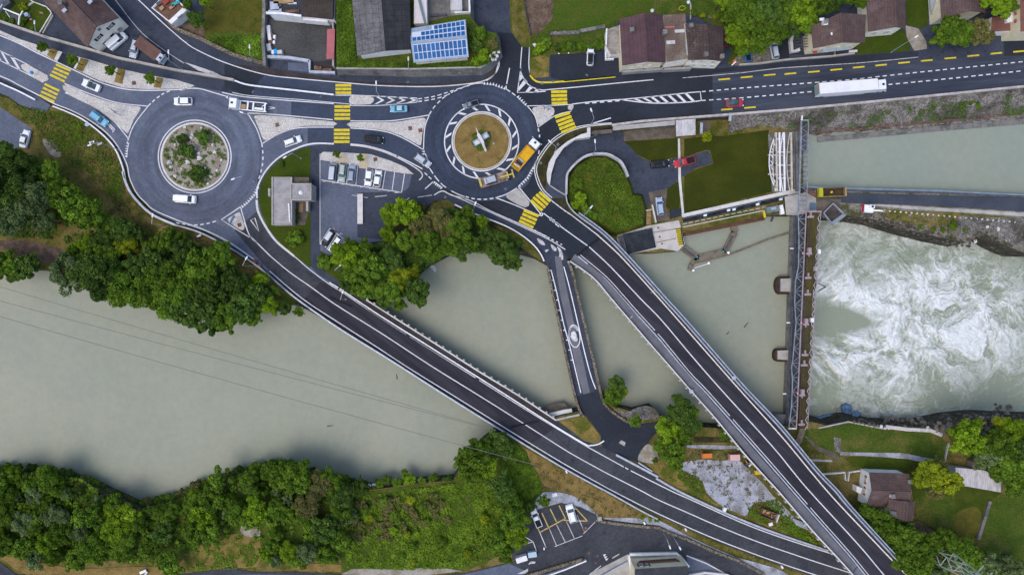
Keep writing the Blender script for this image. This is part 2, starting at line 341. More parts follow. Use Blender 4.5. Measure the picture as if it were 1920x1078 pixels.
# river below the weir: a rippled, foaming surface
def fbm2(X, Y, seed, octv=5, gain=.55):
    r = np.random.RandomState(seed); T = r.rand(512, 512); out = np.zeros_like(X); a = 1.0; tot = 0
    for o in range(octv):
        f = 2.0 ** o; x = X * f + 17.3 * o; y = Y * f + 9.1 * o
        xi = np.floor(x).astype(int); yi = np.floor(y).astype(int); u = x - xi; v = y - yi; u = u * u * (3 - 2 * u); v = v * v * (3 - 2 * v)
        g = lambda i, j: T[(xi + i) % 512, (yi + j) % 512]
        out += a * ((g(0, 0) * (1 - u) + g(1, 0) * u) * (1 - v) + (g(0, 1) * (1 - u) + g(1, 1) * u) * v); tot += a; a *= gain
    return out / tot
def rapids():
    nx, ny = 470, 420
    px, py = np.meshgrid(np.linspace(1492, 2110, nx), np.linspace(392, 828, ny))
    x, y = px / 46.0, py / 46.0
    w1 = fbm2(x * .55, y * .55, 1) - .5; w2 = fbm2(x * .55 + 40, y * .55, 2) - .5
    X = x + 2.3 * w1; Y = y + 2.3 * w2
    w3 = fbm2(X * 1.6, Y * 1.6, 3) - .5; w4 = fbm2(X * 1.6 + 9, Y * 1.6, 4) - .5
    X2 = X + .75 * w3; Y2 = Y + .75 * w4
    rdg = lambda f, sd, o=5: 1 - np.abs(2 * fbm2(X2 * f, Y2 * f * 1.2, sd, o, .62) - 1)
    rid = rdg(1.1, 5); rid2 = rdg(2.7, 6); rid3 = rdg(5.6, 8, 4); cl = fbm2(X2 * 1.5, Y2 * 1.5, 7, 6, .68)
    G = lambda cx, cy, sx, sy, a, rot=0: a * np.exp(-((((px - cx) * math.cos(R(rot)) - (py - cy) * math.sin(R(rot))) / sx) ** 2 + (((px - cx) * math.sin(R(rot)) + (py - cy) * math.cos(R(rot))) / sy) ** 2))
    D = .20 + G(1735, 620, 130, 82, .48) + G(1600, 556, 80, 17, .95, -20) + G(1590, 664, 75, 25, .9, 16) + G(1650, 690, 95, 38, .3, -8) + G(1760, 520, 130, 46, .3) + G(1575, 500, 60, 60, .14) \
        + G(1860, 600, 90, 80, .3) + G(1690, 760, 70, 30, .18) + G(1660, 440, 130, 20, .15, -12) + G(1560, 600, 40, 28, -.5) + G(1600, 600, 34, 17, -.42) + G(1850, 745, 120, 36, -.12) + G(1560, 745, 60, 40, -.05) \
        + G(1890, 480, 60, 30, -.08) + G(1622, 606, 16, 10, -.25)
    th = np.arctan2(py - 605, px - 1455); ra = np.hypot(py - 605, px - 1455) / 46
    fan = 1 - np.abs(2 * fbm2(th * 9 + 1.1 * w3 + 50, ra * .75 + .8 * w4, 11, 4, .6) - 1)
    fil = np.maximum(np.maximum(rid ** 9, .85 * rid2 ** 7), .7 * rid3 ** 6); near = np.exp(-((ra - 1.5) / 4.2) ** 2)
    fil = fil * (1 - .55 * near) + near * .9 * fan ** 5
    clc = np.clip((cl - .5) * 2.0 + .5, 0, 1.2)
    foam = np.clip(D * 1.25 * (.02 + 1.0 * clc) + (fil - .32) * 1.05 * np.clip(D * 1.5, .06, 1) - .08 + (clc - .5) * .3 * np.clip(D, 0, .8), 0, 1)
    amp = np.clip(D, .1, 1)
    z = ZD + amp * (2.2 * (cl - .5) + .6 * (rid - .5) + .35 * (rid2 - .5)) + foam * .15
    k = (HC - z) / HC / 8
    V = np.stack([(px - 960) * k, (539 - py) * k, z], -1).reshape(-1, 3)
    idx = np.arange(nx * ny).reshape(ny, nx); F = np.stack([idx[1:, :-1], idx[1:, 1:], idx[:-1, 1:], idx[:-1, :-1]], -1).reshape(-1, 4)
    me = bpy.data.meshes.new('rapids_water'); me.from_pydata(V.tolist(), [], F.tolist())
    a = me.attributes.new('foam', 'FLOAT', 'POINT'); a.data.foreach_set('value', foam.reshape(-1).astype(np.float32))
    me.polygons.foreach_set('use_smooth', [True] * len(me.polygons))
    m = M('foaming_river_water', (.3, .33, .245), rough=.3, spec=.4); t = m.node_tree; b = t.nodes['Principled BSDF']
    at = t.nodes.new('ShaderNodeAttribute'); at.attribute_name = 'foam'
    tc = t.nodes.new('ShaderNodeTexCoord'); n = t.nodes.new('ShaderNodeTexNoise'); n.inputs['Scale'].default_value = 1.3; n.inputs['Detail'].default_value = 5; n.inputs['Distortion'].default_value = 1.2
    t.links.new(tc.outputs['Object'], n.inputs['Vector'])
    ad = t.nodes.new('ShaderNodeMath'); ad.operation = 'MULTIPLY_ADD'; t.links.new(n.outputs['Fac'], ad.inputs[0]); ad.inputs[1].default_value = .5; ad.inputs[2].default_value = -.27
    s2 = t.nodes.new('ShaderNodeMath'); s2.operation = 'ADD'; s2.use_clamp = True; t.links.new(at.outputs['Fac'], s2.inputs[0]); t.links.new(ad.outputs[0], s2.inputs[1])
    s3 = t.nodes.new('ShaderNodeMath'); s3.operation = 'MULTIPLY'; t.links.new(s2.outputs[0], s3.inputs[0])
    mr = t.nodes.new('ShaderNodeMapRange'); t.links.new(at.outputs['Fac'], mr.inputs[0]); mr.inputs[2].default_value = .12; t.links.new(mr.outputs[0], s3.inputs[1])
    mx = t.nodes.new('ShaderNodeMix'); mx.data_type = 'RGBA'; t.links.new(s3.outputs[0], mx.inputs[0]); mx.inputs[6].default_value = (.238, .27, .198, 1); mx.inputs[7].default_value = (.66, .69, .68, 1)
    t.links.new(mx.outputs[2], b.inputs['Base Color']); me.materials.append(m)
    o = bpy.data.objects.new('rapids_water', me); COL.objects.link(o); struct(o)
rapids()

# ground of the north bank: (3 m deep bank falling to the water)
north = [(-420, -420), (2340, -420), (2340, 130), (1920, 161), (1751, 178), (1610, 192), (1465, 206), (1369, 215), (1280, 220), (1201, 227), (1110, 243), (1106, 252), (1064, 264), (1040, 284), (1027, 312), (1026, 335), (1034, 348), (1060, 372), (1066, 388), (1082, 404), (1132, 443), (1150, 458), (1135, 478), (1100, 492), (1072, 486), (1040, 486), (1030, 492),
         (1006, 478), (978, 470), (940, 458), (890, 462), (850, 466), (800, 492), (765, 520), (742, 556), (690, 562), (640, 560), (590, 577), (540, 566), (500, 566), (440, 560), (380, 566), (310, 556), (240, 545), (190, 530), (130, 515), (70, 500), (-60, 498), (-420, 480)]
ground_n = sheet('ground', north, dark_soil, -8, 0, dz=(6.5, 1.4))
side_mat(ground_n, rock_d)
low = [(1015, 330), (1040, 278), (1066, 258), (1112, 240), (1280, 216), (1369, 212), (1445, 208), (1508, 226), (1506, 300), (1506, 400), (1478, 404), (1440, 404), (1278, 437), (1272, 470), (1225, 474), (1160, 474), (1140, 452), (1070, 405), (1040, 370)]
ground_l = sheet('low_ground', low, verge, -30, ZL, dz=(5, .6))
side_mat(ground_l, rock_d)
# long embankment between the canal and the river below the weir
o = sheet('embankment', [(1506, 352), (1590, 356), (1700, 358), (1920, 367), (2200, 380), (2200, 478), (1920, 474), (1890, 462), (1862, 446), (1842, 436), (1828, 446), (1812, 455), (1757, 444), (1710, 432), (1646, 413), (1590, 404), (1545, 404), (1506, 400)], M('stony_bank_top', (.25, .225, .185), (.15, .14, .1), .5, .35, .65, (.07, .075, .025), .25, .5, .65, grain=.5, gs=2.5, bump=1, bs=3), -4, -.4, dz=(8.5, .7)); side_mat(o, rock_d)
south = [(-420, 866), (0, 888), (60, 890), (150, 905), (190, 925), (262, 958), (330, 940), (400, 912), (480, 885), (560, 890), (620, 905), (700, 918), (780, 906), (850, 900), (880, 850), (925, 812), (1000, 800), (1041, 782), (1090, 770), (1108, 748), (1132, 740), (1150, 762), (1190, 772), (1222, 764), (1246, 788), (1310, 800), (1400, 806), (1450, 800), (1492, 796), (1520, 790), (1560, 800), (1600, 790), (1660, 800), (1740, 802), (1800, 790), (1850, 785), (1920, 788), (2340, 800), (2340, 1500), (-420, 1500)]
ground_s = sheet('ground', south, verge, -8, 0, dz=(9, 1.0))

side_mat(ground_s, rock_d)
# ---------------------------------------------------------------- roads: one structure, everything painted or laid on it is its part
road = struct(bpy.data.objects.new('road', None)); COL.objects.link(road)
def asphalt(name, pts, mat, lv, z=0.0, sm=0): return sheet(name, pts, mat, lv, z, road, sm, kind=None)
# town base: asphalt everywhere between the lots
asphalt('road_surface', [(-420, -200), (2340, -200), (2340, 128), (1920, 160), (1751, 177), (1610, 191), (1465, 205), (1369, 213), (1280, 219), (1201, 226), (1108, 235), (1080, 240), (1053, 252), (1031, 268), (1012, 292), (1004, 310), (1006, 335), (1022, 362), (1060, 392), (1075, 404), (1112, 434), (1095, 480), (1066, 484), (1030, 474), (1012, 462), (975, 440), (946, 424), (852, 384), (815, 384), (760, 410), (735, 452), (660, 470), (612, 480), (604, 500), (660, 548), (590, 570), (560, 560), (506, 512), (478, 490), (430, 458), (385, 434), (330, 417), (288, 398), (258, 366), (243, 335), (235, 310), (220, 276), (196, 248), (160, 222), (102, 194), (60, 184), (-420, 30)], asph_m, 1)
asphalt('roundabout_surface', [(-420, -40), (0, 62), (74, 102), (139, 132), (213, 160), (278, 171), (335, 168), (365, 163), (415, 172), (422, 173), (412, 230), (490, 270), (480, 360), (490, 400), (519, 453), (552, 480), (660, 548), (590, 560), (505, 512), (478, 490), (430, 458), (385, 434), (330, 417), (288, 398), (258, 366), (243, 335), (235, 310), (220, 276), (196, 248), (160, 222), (102, 194), (0, 146), (-420, 40)], asph_w, 2)
asphalt('roundabout_lane', [(412, 172), (470, 182), (626, 196), (626, 268), (561, 277), (524, 295), (498, 321), (486, 345), (491, 270), (440, 215)], asph_w, 3)
asphalt('asphalt_patch', [(421, 118), (496, 141), (561, 149), (650, 157), (788, 163), (844, 161), (900, 154), (929, 138), (937, 113), (933, 61), (960, 63), (979, 89), (991, 90), (992, 140), (1014, 157), (1060, 155), (1154, 146), (1160, 132), (1336, 130), (1336, 217), (1280, 219), (1201, 226), (1108, 235), (1080, 240), (1053, 252), (1031, 268), (1012, 292), (1004, 310), (1006, 335), (1022, 362), (1060, 392), (1075, 404), (1132, 443), (1096, 482), (1084, 476), (1025, 441), (918, 394), (866, 371), (836, 360), (792, 317), (760, 300), (723, 284), (686, 274), (657, 270), (626, 269), (577, 270), (577, 232), (546, 218), (546, 189), (470, 182), (421, 166)], asph_n, 4)
asphalt('asphalt_patch', [(421, 118), (520, 130), (650, 152), (790, 158), (905, 150), (925, 128), (933, 90), (937, 112), (929, 137), (900, 154), (844, 161), (714, 161), (650, 156), (561, 149), (496, 141)], asph_br, 5)
asphalt('asphalt_patch', [(546, 189), (546, 218), (577, 232), (577, 270), (626, 269.5), (657, 270.5), (723, 284.5), (792, 317.5), (830, 350), (866, 370), (905, 378), (960, 372), (990, 345), (1003, 320), (1003, 250), (985, 200), (960, 172), (930, 158), (900, 155), (844, 161.5), (714, 161.5), (650, 156.5), (561, 149.5), (496, 141.5), (480, 160), (470, 182)], asph_c, 5)
asphalt('asphalt_patch', [(1336, 138), (1465, 127), (1610, 118), (1722, 106), (1722, 115), (1880, 104), (1880, 70), (2340, 40), (2340, 128), (1920, 160), (1751, 177), (1610, 191), (1465, 205), (1369, 213), (1336, 216)], asph_e, 5)
asphalt('asphalt_patch', [(1882, 69), (2340, 40), (2340, 84), (1883, 106)], asph_n, 6)
asphalt('asphalt_patch', [(1336, 130), (1465, 118), (1600, 105), (1722, 96), (1722, 107), (1610, 118), (1465, 127), (1336, 138)], asph_n, 6)
asphalt('side_street', [(880, -200), (953, -200), (954, 0), (956, 58), (934, 60), (915, 40), (884, 0)], asph_m, 5)
ra = ring_asphalt('roundabout_asphalt', W(365, 294), (.122, .14, .19)); rb = ring_asphalt('roundabout_asphalt_dark', W(903, 265), (.05, .064, .098), .25)
asphalt('roundabout_lane', arc(365, 294, 124, 0, 355, 72), ra, 6); asphalt('roundabout_lane', arc(903, 265.5, 107, 0, 355, 72), rb, 6)
# ---- islands
def island(name, pts, mat, h=.13, sm=0, parent=road):
    o = sheet(name, pts, mat, 0, h, parent, sm, dz=h, kind=None); return o
white_line = lambda pts, sm=6, w=.3, mat=wht, lv=9, z=0.0: line('edge_line', pts, mat, w, lv, z, road, sm)
# west roundabout island
island('kerb_ring', arc(365, 294, 64.5, 0, 357, 60), conc_l, .12)
island('roundabout_island', arc(365, 294, 61, 0, 357, 60), sand, .2)
line('edge_line', arc(365, 294, 68.3, 0, 360, 72)[:-1], wht, .34, 9, 0, road, closed=True)
# east roundabout island
ec = (903, 265.5)
line('edge_line', arc(*ec, 69.5, 0, 360, 72)[:-1], wht, .36, 9, 0, road, closed=True)
island('kerb_ring', arc(*ec, 56.5, 0, 357, 60), conc_l, .1)
line('kerb_gap', arc(*ec, 53.2, 0, 360, 72)[:-1], asph_m, .1, 1, .1, road, closed=True)
island('roundabout_island', arc(*ec, 51, 0, 357, 60), grass_t, .2)
for k in range(16):
    a = R(8 + k * 22.5); a2 = a + R(8)
    p = [(ec[0] + r_ * math.cos(q), ec[1] - r_ * math.sin(q)) for r_, q in ((58.5, a - .045), (58.5, a + .045), (68, a2 + .035), (68, a2 - .035))]
    sheet('hatch_bar', p, wht, 9, 0, road, kind=None)
# west arm
island('verge_strip', [(-200, -18), (0, 57.5), (37, 74), (93, 92), (113, 97), (134, 104), (167, 112), (219, 128), (278, 141), (330, 150), (366, 161), (352, 166), (330, 166.5), (278, 168), (232, 165), (185, 151), (139, 129), (74, 100), (0, 64), (-200, -10)], gravel)
asphalt('pavement', [(115, 98), (149, 109), (137, 129), (107, 115)], asph_n, 40)
island('paving_slab', [(111, 96), (117, 98), (107, 115.5), (101, 112)], conc_l, .17)
island('paving_slab', [(149, 108), (153, 109), (143, 130), (138, 128)], conc_l, .17)
for q in ([(95, 91), (108, 95), (101, 112), (88, 104)], [(151, 109), (166, 113), (155, 135), (142, 130)], [(221, 128), (235, 131), (229, 158), (214, 154)], [(293, 145), (306, 147), (301, 165), (288, 164)]): island('grass_bed', q, grass_d, .19)
island('median_island', smooth([(40, 122), (55, 123), (89, 144), (85, 153), (68, 149), (43, 131)], 3, True), gravel)
white_line([(-200, -6), (0, 67), (74, 102), (139, 132), (185.5, 154), (232, 167), (278, 170), (330, 168.5), (350, 167)], w=.34)
white_line([(-120, 60), (0, 96), (89, 143)], 2); white_line([(-120, 64), (0, 114), (81.6, 155)], 2)
for q in ([(0, 96), (5, 98.5), (20, 124), (14, 121)], [(16, 102), (24, 106), (40, 133), (34, 131)], [(-16, 88), (-11, 90), (4, 116), (-2, 113)]): sheet('hatch_bar', q, wht, 9, 0, road, kind=None)
white_line([(-120, 100), (0, 143), (37, 161), (74, 180), (102, 195), (130, 206), (161, 221.7), (196.7, 246.8), (220.8, 274.6), (237.5, 308), (243, 334), (256, 362), (272.7, 380), (289, 394), (330, 412), (355, 421), (385, 432), (431, 455), (481, 490)], w=.34)
island('splitter_island', smooth([(117, 160.5), (145, 168), (167, 179), (213, 193.5), (250, 199), (262.6, 201), (262, 208), (250, 226), (241, 248), (234, 247), (204, 221), (172, 199), (130, 179)], 2, True), gravel)
white_line([(121, 157), (167, 176), (215, 192), (250, 197), (278, 199.5)], 4); white_line([(122, 174), (178, 200), (209.6, 223.6), (241, 260.7)], 4); white_line([(278, 199.5), (258, 224.5), (247, 243), (241, 260.7)], 4)
white_line([(122, 159), (149, 170)], 1)
# roundabout ring dashes, give-way teeth
dashes('dash', [(278, 199), (292, 186), (308, 175), (322, 170)], wht, L=.8, step=1.35, w=.32, parent=road, sm=4)
dashes('dash', [(241, 260), (238, 270)], wht, L=.5, step=.8, w=.35, parent=road); shark([(240, 268), (237.5, 280), (236, 296)], wht, road, 6, -1)
dashes('dash', [(330, 418), (360, 422), (385, 420), (414, 412)], wht, L=.85, step=1.45, w=.32, parent=road, sm=4)
dashes('dash', [(491, 270), (493, 290), (492, 310), (487, 330), (482, 345)], wht, L=.85, step=1.5, w=.34, parent=road, sm=4)
shark([(484, 350), (476, 366), (464, 379), (452, 389)], wht, road, 10, -1)
white_line([(338, 170), (356, 166.3), (375, 167), (400, 174), (424, 181)], 5); shark([(424, 181), (434, 186)], wht, road, 2, 1)
# south splitter of the west roundabout
island('splitter_island', smooth([(447, 398.5), (452, 403), (458, 425), (456, 431), (449, 430), (432, 418), (427, 411), (436, 405)], 3, True), gravel)
white_line([(451, 388), (415, 412), (440, 428), (468, 445)], 1); white_line([(451, 388), (458, 413), (468, 442), (482, 456)], 3)
MB().face([W(457, 418, .03), W(460, 417, .03), W(468.5, 445, .03)]).build('hatch_bar', wht, road)
for q in ([(470, 413), (478, 409), (485.5, 434)],):
    ribbon(MB(), path3(q, 0, 9 * LV), .26, closed=True).build('give_way_marking', wht, road)
for q in ([(201, 233), (214, 247)], [(204, 232), (216, 244)], [(211, 248.5), (216, 243)]): line('give_way_marking', q, wht, .3, 9, 0, road)
for q in ([(499, 200), (516, 202.5)], [(499, 205.5), (516, 203.3)]): line('give_way_marking', q, wht, .26, 9, 0, road)
# between the roundabouts
white_line([(416.5, 173.5), (440, 179), (468, 183), (543, 189), (626, 195)]); white_line([(436, 174), (470, 180), (560, 187), (626, 193), (657, 196), (658, 198.5), (700, 198.5), (733, 196.7), (782, 192)], 4, .22)
island('splitter_island', smooth([(478, 217), (500, 217), (543, 220), (580, 224.5), (626, 228.5), (626, 236.3), (570.5, 236.3), (533, 247), (505.5, 260), (494, 262), (487, 245), (478, 224)], 2, True), gravel)
white_line([(464, 212.5), (500, 214), (560, 219), (624, 225)], 4); white_line([(464, 212.5), (481, 241), (491, 270)], 4); white_line([(491, 270), (524, 251), (561, 240), (626, 239)], 4)
island('splitter_island', smooth([(657, 229.3), (714, 230), (751, 228), (785, 222), (796, 222), (798, 228), (792, 250), (790, 269), (784, 272), (751, 254), (714, 243.5), (657, 238.5)], 2, True), gravel)
white_line([(657, 227), (700, 227.5), (733, 227), (770, 222), (805, 216)], 4); white_line([(805, 216), (797.7, 234), (795, 254), (794, 281)], 4); white_line([(657, 240.5), (714, 245.5), (751, 257), (794, 281)], 4)
island('median_island', smooth([(658, 180.5), (690, 181), (700, 184), (701, 189), (697, 194), (690, 196), (658, 196)], 3, True), gravel)
white_line([(627, 179), (658.6, 179), (700, 180.5), (782, 184.6), (782, 192)], 1)
for x in (702, 722, 742, 762):
    h0 = 7.5 * (1 - (x - 702) / 200)
    MB().face([W(x, 188 - h0, .036), W(x + 5, 188 - h0, .036), W(x + 19, 188.5, .036), W(x + 5, 188 + h0, .036), W(x, 188 + h0, .036), W(x + 13, 188.5, .036)][::-1]).build('chevron_bar', wht, road)
# 640 crossing verges, kerbs to the south
white_line([(482, 372), (483, 350.7), (498, 321), (524, 295), (561, 276.5), (589, 269.5), (626, 270)], 6, .5)
white_line([(657, 270.5), (686, 273.7), (723.5, 284), (760.6, 300.6), (792, 317)], 5, .34); line('kerb', smooth([(657, 272.5), (686, 276), (722, 286), (759, 303), (786, 320), (792, 330), (786, 338)], 5), conc_l, .25, 12, 0, road)
white_line([(626, 179), (620, 178)], 1)
# east roundabout
dashes('dash', [(805, 215), (815, 200), (835, 181), (862, 167), (890, 157)], wht, L=.9, step=1.6, w=.3, parent=road, sm=4)
dashes('dash', [(784, 186), (815, 181), (850, 170), (880, 160)], wht, L=.95, step=1.55, w=.28, parent=road, sm=4)
dashes('dash', [(784, 191), (815, 186), (840, 178), (856, 167)], wht, L=.95, step=1.55, w=.28, parent=road, sm=4)
white_line([(880, 159.5), (892, 157), (906, 156)], 3); shark([(906, 156.5), (925, 158), (949, 167)], wht, road, 8, 1)
line('give_way_bar', [(955.5, 128), (950, 158)], wht, .35, 9, 0, road); line('give_way_bar', [(949, 161), (949, 168)], wht, .35, 9, 0, road)
dashes('dash', [(950, 168), (962, 176), (968, 181)], wht, L=1, step=1.5, w=.3, parent=road)
shark([(970, 180), (988, 198)], wht, road, 5, 1)
dashes('dash', [(1009, 241), (1011.5, 252), (1012, 268)], wht, L=.8, step=1.5, w=.34, parent=road); dashes('dash', [(1011, 282), (1008, 300)], wht, L=.9, step=1.5, w=.34, parent=road)
white_line([(1005.5, 302), (999, 318)], 1, .3); shark([(1001, 314), (990, 334), (973, 351)], wht, road, 9, 1)
dashes('dash', [(797, 288), (804, 303)], wht, L=1.1, step=1.6, w=.3, parent=road); shark([(794, 282), (793, 292)], wht, road, 2, -1)
dashes('dash', [(805, 315), (817, 333), (831, 348), (846, 358)], wht, L=1.6, step=2.3, w=.28, parent=road, sm=4)
white_line([(846, 358), (858, 364), (871, 369)], 3); dashes('dash', [(873, 369), (890, 373), (910, 374), (930, 371)], wht, L=.85, step=1.45, w=.34, parent=road, sm=4)
white_line([(929, 371), (948, 365), (969, 353)], 3)
dashes('dash', [(796, 324), (812, 339)], wht, L=.9, step=1.3, w=.28, parent=road); shark([(813, 342), (829, 354)], wht, road, 5, -1); line('give_way_bar', [(797, 354.5), (812, 341)], wht, .3, 9, 0, road)
white_line([(814, 366), (824, 360), (833, 359), (846, 366), (866, 371), (890, 380), (918, 395), (970, 418), (1025, 443.5)], 4, .3)
line('kerb', smooth([(836, 361), (866, 374), (918, 397.5), (970, 421), (1027, 448), (1060, 468)], 4), conc_l, .22, 12, 0, road)
white_line([(866, 371.5), (872, 373.5)], 1)
# north arm of the east roundabout
white_line([(976.7, 128), (970, 174), (1000, 173.5), (1023, 171.6)], 1); white_line([(978.5, 89), (976, 128), (980.4, 144.7), (993, 161), (1014, 169), (1034, 168), (1090, 163), (1156, 156.5), (1225, 150)], 5)
for q in ([(976, 140), (981, 146), (972.5, 155), (973.5, 150)], [(984, 148), (989, 154), (972, 172), (972, 165)], [(994, 161), (999, 165), (990, 174), (984, 174)], [(1006, 166), (1012, 168.5), (1006, 173.5), (1000, 174)]): sheet('hatch_bar', q, wht, 9, 0, road, kind=None)
white_line([(993, 88), (991.5, 121), (994, 139)], 4)
line('yellow_line', smooth([(994, 141), (1001, 150), (1015.7, 155), (1060, 153), (1154, 144)], 5), yel, .4, 9, 0, road)
# pavement edge along the top of the upper road
white_line([(213, -4), (260, 56), (297, 87), (330, 109.5), (345, 119)], 5, .22, wht_old); white_line([(255, -4), (308, 46), (345, 78), (370, 94.6), (424, 118.7), (496, 140), (561, 148), (650, 156), (714, 161), (788, 163), (844, 161), (900, 154), (925, 142), (935, 126), (936, 113)], 6, .3)
white_line([(936, 113), (928, 139), (912, 152)], 4, .25)
sheet('worn_marking', [(345, 117), (362, 122), (400, 135), (420, 145), (412, 147), (372, 133)], wht_old, 9, 0, road, kind=None)
# east island and its markings
island('splitter_island', smooth([(1000, 202), (1034, 200.5), (1038, 215), (1015, 234), (1008, 231), (1003, 216)], 3, True), gravel)
island('median_island', arc(1069, 202, 4.6, 0, 330, 11), gravel)
white_line([(990, 199), (1040, 198), (1071, 196.5), (1074, 202), (1071, 207)], 2, .25); white_line([(988, 198.5), (1002.7, 217), (1009, 239)], 4); white_line([(1009, 239), (1041.6, 217), (1071, 209)], 3, .26)
asphalt('pavement', [(1037, 201), (1063, 199), (1064, 207), (1041, 214)], asph_n, 7)
white_line([(1072, 196), (1110, 191), (1166, 187)], 2, .3); dashes('dash', [(1097, 194.5), (1166, 189)], wht, L=1.0, step=1.78, w=.3, parent=road)
white_line([(1166, 187), (1210, 183), (1290, 174.4), (1313, 172.5), (1315, 189)], 1, .3); white_line([(1166, 187.4), (1201, 192), (1238, 194), (1290, 192), (1315, 189)], 4, .34)
for k in range(8):
    x = 1192 + k * 16; y0 = 185 - (x - 1192) * .107; y1 = 191.5 if x < 1215 else 193.5 - max(0, x - 1240) * .06
    if x + 18 < 1316 : sheet('hatch_bar', [(x - 6, y0 + .4), (x, y0 - .2), (x + 16, y1), (x + 10, y1 + .3)], wht, 9, 0, road, kind=None)
# SE island
island('splitter_island', smooth([(949, 369), (955, 363), (970, 354), (974, 356), (993, 379), (985, 389), (962, 379)], 2, True), conc)
white_line([(972, 350), (995, 378), (1014, 401)], 2, .3); white_line([(929, 371), (964, 384), (1012, 404.5)], 2, .3)
ribbon(MB(), path3(arc(1015, 402, 2.6, 0, 330, 10), 0, .05), .25, closed=True).build('edge_line', wht, road)
asphalt('pavement', [(993, 380), (1010, 398), (1006, 400), (987, 390)], asph_n, 7)
# east road, yellow and white dashes
white_line([(1280, 146.6), (1391, 137), (1465.5, 128), (1610, 118.7), (1722, 107.6)], 2, .2, wht_old)
E_y0 = [(1347, 150), (1389, 146), (1432, 142), (1471, 139.5), (1515, 136), (1557, 132), (1599, 127.5), (1641, 123.5), (1684, 119), (1726.5, 115), (1771, 110.5), (1814, 106), (1857, 101.5), (1900, 98)]
for x, y in E_y0: line('yellow_dash', [(x, y), (x + 22, y - 2)], yel, .36, 9, 0, road)
for x, y in ((1352, 206.5), (1395.5, 203)): line('yellow_dash', [(x, y), (x + 21.5, y - 1.8)], yel, .36, 9, 0, road)
dashes('dash', [(1316, 172.4), (1391, 165.5), (1480, 159), (1570, 152), (1610, 148.5), (1666, 142), (1751, 133), (1920, 116)], wht, L=.98, step=1.775, w=.3, parent=road)
dashes('dash', [(1316, 189), (1391, 184), (1480, 176), (1528, 171.8)], wht, L=.98, step=1.775, w=.3, parent=road)
dashes('dash', [(1666, 159), (1751, 151), (1920, 133)], wht, L=.98, step=1.775, w=.3, parent=road)
white_line([(1147, 231), (1108, 234), (1080.6, 239), (1052.8, 250), (1030.5, 267), (1012, 291), (1003.5, 310), (1003.5, 328), (1014, 355), (1040, 381), (1073, 404.5)], 6, .26)
line('kerb', smooth([(1147, 233), (1108, 236.6), (1082, 242), (1055, 253.5), (1033, 270), (1015, 294), (1007, 311), (1007, 327), (1018, 354), (1035, 371)], 6), conc_l, .22, 12, 0, road)
dashes('dash', [(1036, 378), (1060, 396), (1074, 405)], wht, L=.55, step=1.15, w=.3, parent=road)
dashes('dash', [(1002, 432), (1054, 459)], wht, L=.55, step=1.15, w=.3, parent=road)
# pavement on the gravel side, worn asphalt
asphalt('pavement', [(1027, 445), (1018, 436), (985, 420), (960, 416), (963, 428), (1000, 455), (1020, 478), (1030, 484), (1056, 484), (1060, 470)], asph_m, 6)
for q in ([(1007, 447), (1018, 452), (1022, 460), (1012, 457)], [(1044, 462), (1053, 470), (1056, 487), (1048, 484), (1049, 474)], [(1033, 458), (1043, 466), (1042, 471), (1036, 468)], [(1022, 469), (1029, 468), (1024, 473)]): sheet('worn_patch', smooth(q, 3, True), wht_old, 8, 0, road, kind=None)
# crossings: every painted bar its own piece
def crossing(bars, w=.52):
    o = bpy.data.objects.new('pedestrian_crossing', None); COL.objects.link(o); o.parent = road
    c = W(*[sum(b[k] for b in bars) / len(bars) / 1 for k in (0, 1)]); o.location = c
    for b in bars: ribbon(MB(), path3([b[:2], b[2:]], 0, 10 * LV), w).build('stripe', yel, o)
crossing([(104.8, 121.5, 132.6, 133.2), (101, 128, 129, 140), (97.4, 134, 125, 146.5), (93.7, 140.5, 121.5, 153.6)])
crossing([(83.5, 158, 111.3, 171), (80.7, 165, 108, 178), (77, 172, 105, 184.6), (74, 179, 102, 191.5)])
crossing([(629, y, 658.5, y) for y in (160.5, 167.5, 174.5)], .62); crossing([(627, y, 656.5, y) for y in (200.4, 207.8, 215.2, 222.7)], .62); crossing([(626, y, 655.5, y) for y in (244.4, 251.6, 258.9, 266.2)], .62)
crossing([(1033.3, 172.8, 1063, 172), (1033.6, 180, 1063, 179.2), (1034, 187.2, 1063.5, 186.3), (1034.3, 194.3, 1064, 193.5)], .66)
crossing([(1040.5, 220.5, 1068.5, 211.7), (1043, 228.6, 1071.5, 218.6), (1046.5, 235.5, 1074, 225), (1049, 242.3, 1077.3, 231.5), (1053, 248.8, 1080, 238)], .66)
crossing([(1011, 360.5, 1032, 378), (1005.5, 364.7, 1027, 384), (1000, 370, 1022, 389.5), (995.5, 375.8, 1017, 395)], .66)
crossing([(982, 394.5, 1009.7, 405.5), (979.5, 401, 1006.5, 413), (975.8, 407.8, 1003.6, 419.8), (973.4, 414.2, 1000, 426.8)], .66)
# covers in the paving
for x, y in ((251, 156), (520, 234.5), (769, 241), (449, 422), (788, 245), (704, 299)):
    MB().box(W(x, y, .17), (.9, .9, .04), .2).build('drain_cover', rust, road)
for x, y in ((765, 155), (475, 173), (602, 182), (746, 294), (835, 370), (1046, 271), (1014, 306), (948, 355), (1016, 158), (1036, 154), (1100, 142), (745, 342)):
    MB().cyl(W(x, y, .02), W(x, y, .05), .36).build('manhole_cover', asph_f, road)

